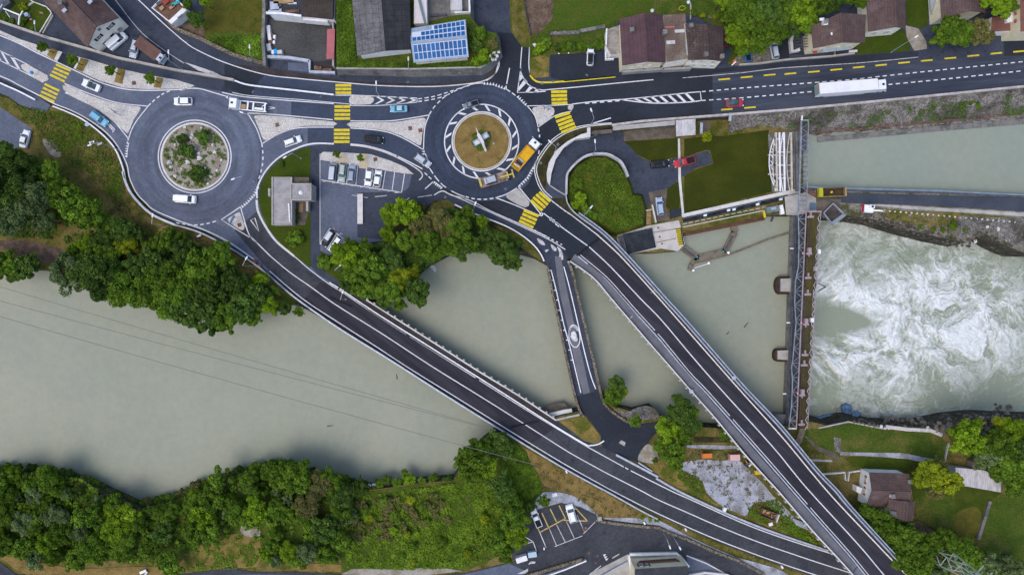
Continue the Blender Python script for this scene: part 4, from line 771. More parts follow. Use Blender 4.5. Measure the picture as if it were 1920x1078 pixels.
for a, b in (((1016, 961), (1028, 987)), ((1031.6, 953.5), (1043.5, 978)), ((1048, 947), (1060, 971)), ((1075.7, 948), (1102, 977)), ((1012, 997.5), (1061, 971)), ((1057, 974.6), (1102, 976.5)), ((1004, 980), (1012, 997.5))): line('bay_line', [a, b], M('faded_yellow_paint', (.55, .4, .13), (.35, .28, .12), 2) if a == (1016, 961) else bpy.data.materials['faded_yellow_paint'], .26, 24, 0, sp)
for a, b, c in (((1012, 997.5), (1024, 1026), 1), ((1029, 988), (1043.5, 1022), 0), ((1043.5, 983), (1060, 1016), 0), ((1062, 977), (1077.5, 1010), 0), ((1082, 965), (1096, 996.6), 0), ((985, 1006), (999.5, 1015), 1), ((984, 1019.5), (999.5, 1015), 1), ((999.5, 1015), (1006, 1033), 1), ((1040, 1024), (1092, 1004), 0), ((1094, 1000), (1116, 978), 0)): line('bay_line', [a, b], wht if c else wht_old, .22, 25, 0, sp)
asphalt('road_surface', [(-420, 1040), (0, 1054), (31, 1076), (200, 1084), (320, 1078), (375, 1072), (432, 1064.5), (476, 1072), (540, 1071), (632, 1076), (760, 1082), (870, 1074), (960, 1053), (1006, 1038), (1030, 1029), (1088, 1008), (1118, 977), (1129, 973), (1180, 983), (1235, 988), (1254, 997), (1290, 1011), (1335, 1032), (1381, 1049), (1431, 1077), (1520, 1140), (1520, 1300), (-420, 1300)], asph_g, 22)
asphalt('road_surface', [(-420, 1080), (320, 1082), (480, 1076), (640, 1079), (760, 1086), (872, 1076), (955, 1056), (985, 1070), (960, 1100), (-420, 1200)], asph_w, 23)
asphalt('pavement', [(1288, 1040), (1320, 1050), (1366, 1078), (1400, 1110), (1290, 1110)], asph_w, 23)
line('edge_line', [(1287, 1041), (1325, 1056), (1366, 1078), (1400, 1100)], conc_l, .25, 26, 0, road)
lawn('stony_path', smooth([(1129, 972), (1153, 970), (1199, 971), (1232, 973), (1290, 1004), (1380, 1044), (1454, 1064), (1520, 1100), (1440, 1078), (1381, 1047), (1290, 1009), (1254, 995), (1235, 985), (1180, 979)], 2, True), gravel_y, 25)
lawn('dry_bank', [(1236, 973), (1290, 994), (1359, 1022), (1445, 1054), (1520, 1082), (1500, 1090), (1454, 1062), (1380, 1040), (1290, 1001)], verge, 27)
solid('retaining_wall', [(1120, 974), (1134, 977), (1180, 983), (1235, 988), (1254, 997), (1290, 1010), (1335, 1031), (1381, 1048), (1431, 1075)], stone_wall, .6, .7, 0, label='low stone wall along the outer side of the lower curving road', cat='wall')
solid('retaining_wall', [(985, 1078), (1040, 1062), (1092, 1046)], stone_wall, .7, .8, 0, label='low tan stone wall splitting the two lower lanes', cat='wall')
solid('railing', [(1020, 1078), (1060, 1064), (1098.6, 1048)], steel_w, .25, 1.0, .1, label='white railing beside the wall between the lower lanes', cat='railing')
shark([(1133, 1038), (1139, 1050)], wht, road, 3, 1, .6, 26)
for a, b in (((1148, 1046), (1161, 1038)), ((1105, 1077), (1127, 1060))): line('worn_marking', [a, b], wht_old, .3, 26, 0, road)
for q in ([(990, 1058), (995, 1052), (1004, 1052), (1003, 1056), (997, 1056)], [(970, 1075), (985, 1068), (990, 1065), (990, 1071), (984, 1075)]): sheet('worn_patch', q, wht_old, 26, 0, road, kind=None)
for x, y in ((1121, 1041), (1117, 1054), (1104, 1036)): MB().cyl(W(x, y, .08), W(x, y, .12), .35).build('manhole_cover', rust, road)
MB().box(W(1097, 991, .1), (.9, .9, .05), .4).build('drain_cover', rust, sp)
# gravel and dry patches under the bottom woods
lawn('dry_ground', smooth([(330, 1062), (390, 1010), (450, 1000), (486, 1008), (484, 1062), (432, 1062), (375, 1070)], 2, True), grass_d, 16)
lawn('dry_ground', smooth([(0, 1040), (60, 1050), (140, 1066), (240, 1062), (330, 1064), (320, 1076), (200, 1082), (60, 1080), (10, 1052)], 2, True), grass_t, 15)
lawn('stony_ground', smooth([(452, 985), (480, 980), (488, 1004), (456, 1004)], 2, True), sand, 17); lawn('dry_ground', [(545, 1054), (640, 1058), (640, 1072), (545, 1068)], grass_t, 16)
lawn('wood_floor', [(-420, 884), (60, 892), (190, 928), (262, 962), (400, 915), (500, 880), (620, 905), (660, 930), (640, 1050), (480, 1050), (480, 1000), (400, 1000), (320, 1056), (-20, 1040), (-420, 1030)], grass_b, 14)
lawn('meadow', [(640, 920), (700, 920), (780, 908), (850, 902), (880, 880), (940, 840), (950, 900), (960, 960), (940, 1040), (870, 1072), (760, 1078), (640, 1072)], grass_b, 15)
lawn('stony_ground', [(660, 1066), (830, 1064), (868, 1070), (760, 1082), (640, 1076)], sand, 18)
# right bank gardens
lawn('lawn', [(1500, 806), (1560, 802), (1590, 793), (1642, 802), (1662, 808), (1742, 810), (1764, 818), (1777, 830), (1770, 862), (1735, 857), (1694, 849), (1590, 846), (1575, 846), (1575, 862), (1530, 840), (1505, 822)], grass_b, 10)
lawn('lawn', [(1470, 830), (1506, 826), (1532, 842), (1572, 860), (1600, 880), (1600, 930), (1560, 920), (1520, 870)], verge, 10)
lawn('meadow', [(1590, 856), (1694, 858), (1740, 866), (1790, 884), (1800, 905), (1877, 925), (1856, 938), (1832, 1008), (1775, 1005), (1720, 975), (1712, 930), (1690, 880), (1600, 876)], grass, 11)
lawn('meadow', [(1860, 935), (1890, 925), (2300, 900), (2300, 1300), (1840, 1300), (1832, 1020)], grass_b, 11)
lawn('lawn', [(1715, 935), (1740, 925), (1790, 930), (1790, 995), (1770, 1002), (1718, 972)], grass_b, 12)
lawn('dry_bank', smooth([(1795, 960), (1830, 950), (1840, 970), (1828, 1008), (1800, 1006), (1788, 985)], 3, True), M('tired_lawn', (.12, .11, .02), (.09, .085, .015), .4, grain=.35, gs=4, bump=.6, bs=5), 13)
lawn('stony_path', [(1575, 847), (1620, 848), (1694, 849), (1738, 858), (1760, 862), (1790, 878), (1788, 882), (1755, 871), (1700, 860), (1620, 854), (1575, 853)], gravel_y, 14)
lawn('path', [(1508, 818), (1512, 817), (1532, 836), (1572, 852), (1576, 862), (1566, 862), (1530, 842)], conc_b, 14); lawn('stony_path', [(1563, 818), (1577, 822), (1578, 850), (1565, 846)], rock, 15)
lawn('soil_bed', smooth([(1698, 980), (1715, 978), (1740, 990), (1764, 1002), (1756, 1006), (1725, 996)], 2, True), soil, 14)
lawn('concrete_path', [(1510, 860), (1560, 862), (1561, 866), (1510, 864)], conc, 14)
solid('garden_wall', [(1537, 888), (1582, 884), (1583, 898), (1588, 900), (1590, 884), (1610, 881)], conc_l, .3, .7, 0, label='thin pale garden kerb with a squared notch beside the rising bridge', cat='wall')
solid('garden_wall', [(1854, 938), (1846, 965), (1838, 990), (1832, 1010)], conc_d, .7, .6, 0, label='grey garden wall running down the lawn past the white shed', cat='wall')
solid('garden_wall', [(1659, 799), (1700, 804), (1742, 806), (1764, 815)], stone_w, .8, .6, 0, label='white stone wall along the top of the riverside lawn', cat='wall')
solid('garden_wall', [(1533, 802), (1590, 790), (1640, 800), (1660, 804)], conc, .3, .4, 0, label='thin concrete edge of the lawn above the river rocks', cat='wall')
solid('garden_wall', [(1777, 830), (1772, 852), (1770, 864)], conc, .3, .5, 0, label='short stone edge closing the riverside lawn by the trees', cat='wall')
# ---------------------------------------------------------------- vegetation
def leaf_mat(name, c, c2, sp=.05):
    m = bpy.data.materials.new(name); m.use_nodes = True; t = m.node_tree; b = t.nodes['Principled BSDF']; b.inputs['Roughness'].default_value = .75; b.inputs['Specular IOR Level'].default_value = sp
    at = t.nodes.new('ShaderNodeAttribute'); at.attribute_name = 'tone'
    mx = t.nodes.new('ShaderNodeMix'); mx.data_type = 'RGBA'; t.links.new(at.outputs['Fac'], mx.inputs[0]); mx.inputs[6].default_value = (*c, 1); mx.inputs[7].default_value = (*c2, 1)
    hv = t.nodes.new('ShaderNodeHueSaturation'); oi = t.nodes.new('ShaderNodeObjectInfo'); mr = t.nodes.new('ShaderNodeMapRange'); mr.inputs[3].default_value = .78; mr.inputs[4].default_value = 1.22
    t.links.new(oi.outputs['Random'], mr.inputs[0]); t.links.new(mr.outputs[0], hv.inputs['Value']); t.links.new(mx.outputs[2], hv.inputs['Color'])
    t.links.new(hv.outputs[0], b.inputs['Base Color'])
    return m
LM = {'dark': leaf_mat('leaf_dark', (.026, .056, .011), (.085, .145, .024)), 'mid': leaf_mat('leaf_mid', (.038, .08, .008), (.125, .21, .02)),
      'bright': leaf_mat('leaf_bright', (.06, .115, .006), (.19, .3, .017)), 'olive': leaf_mat('leaf_olive', (.07, .072, .022), (.16, .155, .05)),
      'grey': leaf_mat('leaf_grey_green', (.042, .07, .022), (.15, .21, .075)), 'lime': leaf_mat('leaf_lime', (.095, .13, .008), (.25, .3, .016))}
LM['slope'] = leaf_mat('leaf_slope', (.04, .085, .008), (.145, .225, .02))
bark = M('bark', (.09, .07, .05), (.05, .04, .03), 3, grain=.3, gs=8)
def crown_mesh(seed, lobes=26, per=230, leaf=.085, flat=.75, lobe_r=(.2, .36), elong=1.35, core=.62):
    r = np.random.RandomState(seed); Vs = []; tones = []
    for L in range(lobes):
        u = r.rand(); th = r.rand() * 2 * math.pi; ph = math.acos(1 - 1.25 * u)
        rad = core * (.7 + .6 * r.rand() ** 1.5) * (1 if L > 2 else .25); lr = r.uniform(*lobe_r) * (.6 if L % 6 == 5 else 1)
        if L % 6 == 5: rad *= 1.3
        c = np.array([math.sin(ph) * math.cos(th) * rad, math.sin(ph) * math.sin(th) * rad, math.cos(ph) * rad * flat])
        d = r.normal(size=(per, 3)); d[:, 2] = np.abs(d[:, 2]) * 1.1 - .35; d /= np.linalg.norm(d, axis=1)[:, None]
        p = c + d * lr * (.62 + .5 * r.rand(per, 1)) * np.array([1, 1, .85])
        nrm = d * .8 + r.normal(size=(per, 3)) * .55 + np.array([0, 0, .35]); nrm /= np.linalg.norm(nrm, axis=1)[:, None]
        a = np.cross(nrm, r.normal(size=(per, 3))); a /= np.linalg.norm(a, axis=1)[:, None]; b = np.cross(nrm, a)
        s = leaf * (.6 + .8 * r.rand(per, 1)); q = s / elong
        Vs.append(np.stack([p - a * s, p - b * q + nrm * s * .15, p + a * s, p + b * q + nrm * s * .15], 1).reshape(-1, 3))
        tones.append(np.clip(r.uniform(.15, .8) + r.normal(size=per) * .18 + .12 * (d[:, 2]), 0, 1))
    V = np.concatenate(Vs); T = np.concatenate(tones); n = len(V) // 4
    me = bpy.data.meshes.new('crown'); me.from_pydata(V.tolist(), [], np.arange(n * 4).reshape(n, 4).tolist())
    at = me.attributes.new('tone', 'FLOAT', 'FACE'); at.data.foreach_set('value', T.astype(np.float32)); return me
def trunk_mesh():
    b = MB(); b.cyl((0, 0, 0), (.03, .02, 1.0), .09, .05, 8); r = rnd(3)
    for k in range(6):
        t = k * 1.05; z = .55 + .07 * k; b.cyl((.02, .01, z), (math.cos(t) * .5, math.sin(t) * .5, z + .5), .035, .012, 6)
    me = bpy.data.meshes.new('trunk'); me.from_pydata(b.v, [], b.f); me.materials.append(bark); return me
CM = {}
for k in range(5): CM['broad', k] = crown_mesh(k + 1, 48, 150, .072, .72, (.12, .28), 1.35, .64)
for k in range(3): CM['willow', k] = crown_mesh(20 + k, 40, 190, .075, .8, (.16, .3), 2.6, .66)
for k in range(3): CM['airy', k] = crown_mesh(40 + k, 26, 130, .07, .7, (.14, .26), 1.5, .68)
for k in range(3): CM['bush', k] = crown_mesh(60 + k, 18, 170, .11, .6, (.3, .42), 1.3, .5)
TM = trunk_mesh(); rv = rnd(77); CV = {}
def crown_data(shape, tone):
    k = rv.randrange(5 if shape == 'broad' else 3); key = (shape, k, tone)
    if key not in CV:
        m = CM[shape, k].copy(); m.name = 'crown'; m.materials.append(LM[tone]); CV[key] = m
    return CV[key]
def tree(px, py, r, tone, label, group=None, shape='broad', z0=0.0, name='tree', cat='tree', hk=1.0):
    Rm = r / 8.0; h = (2.2 + Rm * 1.25) * hk if name == 'tree' else Rm * .55; zc = z0 + h
    t = thing(name, label, cat, (0, 0, 0), 0, group); p = W(px, py, zc); t.location = (p.x, p.y, z0)
    c = bpy.data.objects.new('crown', crown_data(shape, tone)); COL.objects.link(c); c.parent = t
    c.location = (0, 0, h); c.rotation_euler = (rv.uniform(-.15, .15), rv.uniform(-.15, .15), rv.uniform(0, 6.28)); s = Rm * 1.12; c.scale = (s * rv.uniform(.88, 1.12), s * rv.uniform(.8, 1.1), s * rv.uniform(.85, 1.2))
    k = bpy.data.objects.new('trunk', TM); COL.objects.link(k); k.parent = t; k.scale = (Rm * .9, Rm * .9, h); k.rotation_euler = (0, 0, rv.uniform(0, 6))
    return t
def wood(spots, where, group, z0=0.0, hk=1.0):
    names = {'dark': 'dark green', 'mid': 'mid green', 'bright': 'bright green', 'olive': 'brownish olive', 'grey': 'greyish green', 'lime': 'yellow-green'}
    for s in spots:
        x, y, r, tone = s[:4]; shape = s[4] if len(s) > 4 else 'broad'
        kind = {'broad': 'round-crowned', 'willow': 'feathery', 'airy': 'loose open', 'bush': 'low bushy'}[shape]
        size = 'large' if r >= 28 else 'middling' if r >= 20 else 'small'
        tree(x, y, r, tone, f'{size} {names[tone]} {kind} tree {where}', group, shape, z0, hk=hk)
def scatter(n, P, seed, rmin, rmax, gap, tones, shapes=('broad',)):
    r = rnd(seed); out = []; xs = [p[0] for p in P]; ys = [p[1] for p in P]; tries = 0
    while len(out) < n and tries < 9000:
        tries += 1; x = r.uniform(min(xs), max(xs)); y = r.uniform(min(ys), max(ys)); q = r.uniform(rmin, rmax)
        if in_poly(x, y, P) and all((x - o[0]) ** 2 + (y - o[1]) ** 2 > (gap * (q + o[2])) ** 2 for o in out): out.append((x, y, q, r.choice(tones), r.choice(shapes)))
    return out
w = 'willow'
wood([(8, 300, 34, 'dark', w), (50, 320, 30, 'dark', w), (18, 352, 40, 'dark', w), (62, 372, 34, 'grey', w), (95, 328, 24, 'mid'), (112, 360, 26, 'mid'), (142, 386, 30, 'mid'), (170, 402, 28, 'mid'), (28, 408, 32, 'grey', w), (-30, 330, 40, 'dark'), (-40, 400, 38, 'dark', w), (84, 415, 20, 'grey', w)],
     'behind the left car park', 'trees behind the left car park')
wood([(15, 492, 28, 'mid'), (52, 500, 24, 'dark'), (-20, 500, 30, 'mid'), (30, 510, 18, 'dark')], 'left of the sandy clearing', 'trees left of the sandy clearing', -2)
wood([(132, 512, 32, 'grey', w), (166, 512, 34, 'dark', w), (200, 526, 36, 'dark', w), (238, 546, 34, 'mid', w), (216, 488, 24, 'mid'), (262, 506, 28, 'dark'), (182, 470, 22, 'mid'), (158, 455, 16, 'bright'), (240, 462, 20, 'lime'), (290, 542, 34, 'mid', w), (322, 562, 36, 'mid', w), (352, 577, 36, 'dark'), (386, 590, 34, 'dark'), (420, 592, 32, 'mid'), (450, 577, 30, 'dark'),
      (472, 596, 19, 'mid'), (400, 546, 32, 'dark'), (360, 532, 32, 'mid'), (322, 512, 30, 'mid'), (290, 492, 28, 'dark'), (380, 492, 36, 'mid'), (416, 482, 30, 'mid'), (440, 522, 30, 'dark'), (350, 472, 28, 'dark'), (275, 470, 14, 'bright'), (307, 456, 22, 'mid'), (482, 552, 24, 'dark'), (502, 570, 20, 'bright'), (488, 527, 16, 'bright'),
      (228, 432, 24, 'dark'), (204, 424, 20, 'mid'), (258, 440, 17, 'dark', 'airy'), (340, 446, 14, 'mid'), (535, 577, 13, 'dark'), (512, 544, 12, 'mid'), (560, 585, 9, 'mid'), (322, 434, 10, 'mid', 'bush'), (196, 450, 24, 'dark'), (160, 490, 24, 'mid'), (140, 470, 14, 'mid'), (455, 545, 20, 'mid'), (428, 555, 22, 'mid')],
     'in the wood below the west roundabout', 'trees of the wood below the west roundabout', -1.5)
wood([(732, 404, 20, 'bright', w), (764, 398, 26, 'bright'), (728, 438, 18, 'bright', w), (758, 385, 9, 'bright', w), (792, 425, 26, 'olive', 'airy'), (826, 412, 26, 'olive', w), (862, 428, 26, 'mid'), (846, 462, 22, 'mid', w), (800, 456, 26, 'mid', w), (762, 450, 22, 'mid'), (872, 470, 18, 'dark'), (908, 440, 18, 'dark', 'airy'), (904, 416, 12, 'bright'), (924, 466, 14, 'dark'), (946, 482, 26, 'dark'), (938, 452, 18, 'dark'), (966, 494, 13, 'mid'),
      (786, 392, 12, 'olive', w), (840, 440, 20, 'olive'), (876, 398, 14, 'mid'), (820, 470, 18, 'mid'), (884, 455, 16, 'mid')],
     'below the car park entrance', 'trees on the bank below the grey car park', -.5)
wood([(650, 482, 26, 'bright', w), (688, 468, 22, 'mid'), (700, 502, 28, 'mid'), (670, 512, 24, 'mid'), (650, 532, 16, 'dark'), (732, 492, 22, 'dark'), (748, 520, 22, 'lime'), (772, 508, 15, 'lime'), (782, 546, 24, 'dark'), (732, 548, 26, 'mid'), (690, 545, 20, 'mid'), (748, 572, 13, 'mid'), (715, 525, 18, 'dark', 'airy'), (668, 542, 13, 'mid'), (632, 466, 12, 'bright'), (762, 540, 18, 'mid'), (720, 566, 14, 'dark'), (660, 462, 14, 'mid')],
     'above the diagonal bridge start', 'trees between the car park and the diagonal bridge', -.5)
strip = [(-30, 884), (60, 886), (150, 898), (190, 922), (262, 955), (330, 938), (400, 908), (490, 872), (545, 872), (620, 898), (680, 912), (655, 950), (642, 1010), (628, 1052), (580, 1050), (560, 1060), (495, 1058), (482, 990), (440, 996), (390, 1006), (355, 1040), (310, 1058), (240, 1054), (150, 1056), (60, 1046), (-30, 1036)]
wood(scatter(112, strip, 5, 10, 28, .38, ('mid', 'mid', 'grey', 'mid', 'dark', 'mid', 'bright', 'mid', 'grey'), ('broad', w, w, 'airy')), 'in the lower bank strip', 'trees of the strip along the lower bank', -1, .6)
wood([(560, 892, 30, 'mid'), (600, 905, 26, 'olive', w), (580, 940, 28, 'olive', w), (520, 885, 26, 'mid'), (470, 900, 22, 'mid'), (610, 990, 26, 'dark'), (640, 930, 24, 'dark')], 'amid the lower bank strip', 'taller trees of the lower strip', -1, .75)
wood([(898, 852, 32, 'mid', 'airy'), (930, 828, 22, 'dark'), (880, 884, 26, 'mid', 'airy'), (914, 872, 24, 'bright', 'airy'), (950, 846, 14, 'dark'), (935, 905, 24, 'dark', 'airy'), (866, 862, 16, 'mid', 'airy'), (960, 946, 20, 'mid', 'airy'), (962, 975, 24, 'mid'), (966, 1004, 22, 'bright', 'airy'), (950, 1034, 18, 'mid'), (930, 1012, 22, 'mid', 'airy'), (946, 925, 18, 'dark')],
     'beside the lower car park', 'trees beside the lower car park', -.5)
wood([(1268, 768, 26, 'dark'), (1288, 790, 22, 'dark'), (1250, 802, 24, 'bright'), (1278, 818, 20, 'mid'), (1240, 832, 16, 'mid'), (1260, 848, 24, 'mid'), (1296, 774, 16, 'mid'), (1268, 866, 14, 'mid'), (1360, 812, 12, 'mid'), (1228, 862, 6, 'mid')], 'between the two southern bridge ends', 'trees between the two southern bridge ends', -.5)
wood([(1156, 720, 17, 'dark'), (1150, 742, 18, 'mid'), (1166, 735, 13, 'bright')], 'in the water beside the stone bridge', 'trees in the water by the stone bridge', -3)
wood([(1190, 789, 12, 'mid', 'airy')], 'at the bend of the stone parapet', None, 0)
wood([(1810, 822, 32, 'bright'), (1852, 850, 24, 'grey'), (1872, 830, 28, 'mid', w), (1900, 806, 24, 'bright', w), (1892, 862, 30, 'mid'), (1912, 884, 28, 'mid'), (1880, 795, 18, 'lime', w), (1830, 795, 12, 'bright'), (1930, 840, 34, 'dark'), (1870, 880, 22, 'mid'), (1900, 905, 22, 'mid'), (1940, 900, 30, 'mid'), (1835, 865, 16, 'grey')], 'above the white shed', 'trees above the white shed on the right bank')
wood([(1742, 888, 28, 'lime', w), (1768, 902, 26, 'lime'), (1752, 914, 20, 'olive', w), (1722, 896, 18, 'lime'), (1760, 872, 18, 'olive')], 'between white house and white shed', 'yellowish trees beside the white house')
wood([(1622, 960, 17, 'mid'), (1652, 976, 24, 'mid'), (1660, 1006, 20, 'mid'), (1684, 1000, 26, 'mid'), (1692, 1030, 24, 'mid'), (1700, 1010, 26, 'mid'), (1712, 1042, 32, 'mid'), (1740, 1020, 26, 'mid'), (1724, 1066, 24, 'mid'), (1752, 1066, 24, 'grey'), (1790, 1018, 26, 'mid'), (1815, 1050, 28, 'mid'), (1768, 1000, 16, 'mid'), (1852, 1064, 26, 'grey'), (1770, 1034, 16, 'dark'), (1880, 1056, 22, 'grey'), (1905, 1068, 24, 'grey'), (1690, 985, 18, 'dark'), (1636, 985, 14, 'mid'), (1760, 1076, 20, 'mid'), (1830, 1080, 24, 'mid')], 'beside the rising bridge', 'trees beside the rising bridge below the house')
wood([(1392, 10, 26, 'mid'), (1410, 42, 28, 'mid'), (1386, 72, 22, 'bright'), (1440, 30, 30, 'dark'), (1470, 18, 28, 'mid'), (1500, 24, 28, 'bright'), (1530, 8, 24, 'mid'), (1450, 62, 24, 'mid'), (1422, 76, 24, 'mid'), (1482, 52, 20, 'dark'), (1368, 32, 14, 'mid'), (1352, 4, 15, 'bright'), (1560, 4, 18, 'dark'), (1512, 44, 18, 'mid'), (1400, -8, 22, 'mid'), (1450, -6, 26, 'dark'), (1590, -6, 18, 'mid'), (1392, 92, 13, 'mid'), (1404, 90, 12, 'mid'), (1372, 60, 14, 'bright'), (1612, 2, 14, 'mid')], 'right of the burgundy roofs', 'trees between the two upper right houses')
wood([(1770, 64, 26, 'mid'), (1796, 66, 26, 'mid', w), (1832, 58, 22, 'olive'), (1784, 52, 20, 'mid'), (1848, 70, 12, 'olive'), (1868, 14, 26, 'bright'), (1890, 0, 20, 'mid'), (1852, 0, 14, 'mid')], 'before the upper right house', 'trees before the upper right house')
wood([(366, 32, 16, 'dark'), (374, 44, 11, 'mid'), (352, 10, 10, 'mid'), (385, 5, 10, 'bright')], 'beside the terrace house', 'trees beside the terrace house')
def shrub(x, y, r, tone, label, group=None, z0=0.0): return tree(x, y, r, tone, label, group, 'bush', z0, 'shrub', 'shrub')
for x, y, r, d in ((343, 260.7, 11, 'smaller dark round shrub at the upper left of the stony roundabout'), (382, 258, 13, 'dark round shrub at the upper right of the stony roundabout'), (351.5, 285, 15, 'dark round shrub in the middle of the stony roundabout'), (372, 325.6, 15, 'dark round shrub at the bottom of the stony roundabout')): shrub(x, y, r, 'dark', d, 'shrubs on the stony roundabout', .2)
for x, y, r, d in ((80, 89, 10, 'small round street tree left of the upper zebra crossing, leftmost of the cobbled strip'), (136, 113, 10, 'small round street tree right beside the paved crossing gap'), (207, 131, 10, 'small round street tree between two dry grass beds'), (281, 145.6, 12, 'largest street tree at the right end of the cobbled strip')): tree(x, y, r, 'mid', d, 'street trees on the cobbled strip', 'broad', .1)
for x, y, d in ((632, 291, 'tiny round tree in sand, left one above the parked cars'), (676.5, 295, 'tiny round tree in sand, right one above the parked cars')): tree(x, y, 7.5, 'mid', d, 'tiny trees above the parking bays', 'broad', .1)
shrub(552, 447, 17, 'mid', 'large round shrub on the lawn below the flat-roofed building'); shrub(608.5, 492, 13, 'mid', 'round shrub beside the asphalt path and the three parked cars'); shrub(527, 307, 6, 'dark', 'small dark shrub on the lawn above the flat-roofed building')
tree(1325, 258, 11, 'lime', 'small bright yellow-green tree beside the metal canopy', None, 'broad', ZL)
tree(1020, 938, 11, 'mid', 'small tree on the pale border above the lower car park', None); tree(995, 950, 9, 'dark', 'small dark tree touching the white car in the lower car park')
for k, (x, y, r) in enumerate(((1082, 345, 12), (1090, 372, 14), (1100, 395, 12), (1078, 385, 9), (1112, 405, 10))): shrub(x, y, r, 'bright' if k % 2 else 'mid', 'loose leafy shrub inside the walled loop of the ramp', 'shrubs inside the ramp loop', -1)
for x, y, r, t_, d in ((902, 62, 12, 'mid', 'bush at the upper corner beside the solar roof'), (893, 86, 14, 'dark', 'dark bush right of the solar roof'), (905, 106, 12, 'bright', 'bright bush above the street corner by the solar roof'), (925, 82, 12, 'olive', 'olive bush beside the side street'), (892, 116, 10, 'bright', 'low bright bush left of the stone pile'), (885, 62, 10, 'dark', 'small dark bush against the solar roof wall')): shrub(x, y, r, t_, d, 'bushes beside the solar roof', 3.2)
for k in range(9): shrub(1046 + k * 10.5, 90 - k * .9, 9, ('dark', 'mid', 'mid')[k % 3], 'low clump of the hedge above the small car park', 'hedge above the small car park')
shrub(1013, 92, 13, 'bright', 'bright bush beside the white rock above the junction'); shrub(1024, 80, 11, 'mid', 'mid green bush above the bright bush at the junction')
for x, y, r, t_, d in ((1318, 30, 6, 'lime', 'small yellow bush in the garden behind the burgundy roofs'), (1340, 32, 5, 'lime', 'second yellow bush in the flower row behind the burgundy roofs'), (1352, 28, 11, 'mid', 'round green bush at the end of the flower row'), (1300, 25, 8, 'mid', 'green bush beside the thin garden post')): shrub(x, y, r, t_, d)
red_leaf = leaf_mat('leaf_red', (.12, .015, .01), (.4, .06, .03)); LM['red'] = red_leaf
shrub(1361, 71, 5, 'red', 'red flowering bush against the brown roof, upper one'); shrub(1361, 86, 4.5, 'red', 'red flowering bush against the brown roof, lower one')
for x, y, r in ((12, 36, 6), (22, 40, 5), (45, 15, 9), (40, 44, 6), (48, 36, 7), (60, 54, 4)): shrub(x, y, r, 'lime' if r == 9 else 'mid', 'low garden bush near the white pergola', 'bushes in the top left garden')
for x, y, r, t_ in ((712, 906, 10, 'mid'), (725, 900, 9, 'dark'), (745, 905, 12, 'mid'), (768, 898, 13, 'bright'), (792, 902, 11, 'mid'), (812, 896, 11, 'mid'), (838, 898, 10, 'dark'), (700, 918, 11, 'dark'), (676, 922, 12, 'mid'), (690, 940, 14, 'dark'), (720, 935, 13, 'mid'), (660, 940, 13, 'mid'), (758, 885, 7, 'mid')): shrub(x, y, r, t_, 'low rounded bush along the water below the calm reservoir', 'bushes along the lower water edge', -1.5)
for x, y, r in ((1726, 426, 5), (1750, 430, 5), (1786, 424, 9), (1810, 432, 5), (1768, 432, 5)): shrub(x, y, r, 'mid', 'small green bush on the stony bank of the white water', 'bushes on the stony bank', -.4)
for x, y, r in ((1858, 185, 6), (1820, 190, 7), (1835, 200, 5), (1690, 198, 4)): shrub(x, y, r, 'mid', 'green tuft hanging on the stone embankment', 'tufts on the stone embankment', -1.6)
for x, y in ((1205, 970), (1219, 973), (1231, 975)): shrub(x, y, 4.5, 'bright', 'small clump growing on the pale strip above the lower road', 'clumps on the pale strip')
we = [(-20, 882), (20, 880), (60, 884), (100, 890), (150, 899), (190, 916), (225, 935), (262, 950), (300, 942), (330, 934), (400, 906), (440, 890), (480, 878), (520, 876), (560, 882), (620, 898), (680, 912)]
for k, p in enumerate(resample([Vector((x, y, 0)) for x, y in we], 11)): shrub(p.x + rv.uniform(-4, 4), p.y - 2 + rv.uniform(-4, 5), rv.uniform(8, 14), rv.choice(('mid', 'dark', 'mid', 'olive', 'mid')), 'low leafy bush overhanging the water ' + ('at the far left' if p.x < 190 else 'inside the shallow bay' if p.x < 420 else 'before the rough slope'), 'bushes overhanging the lower bank', -3.2)
for k in range(26):
    x, y = rv.uniform(655, 940), rv.uniform(925, 1055)
    if in_poly(x, y, [(650, 1050), (660, 935), (790, 920), (935, 910), (945, 1000), (870, 1060)]): shrub(x, y, rv.uniform(4, 11), rv.choice(('mid', 'bright', 'mid', 'mid', 'lime')), 'rounded bush rising from the undergrowth left of the lower car park', 'bushes in the undergrowth', .6)
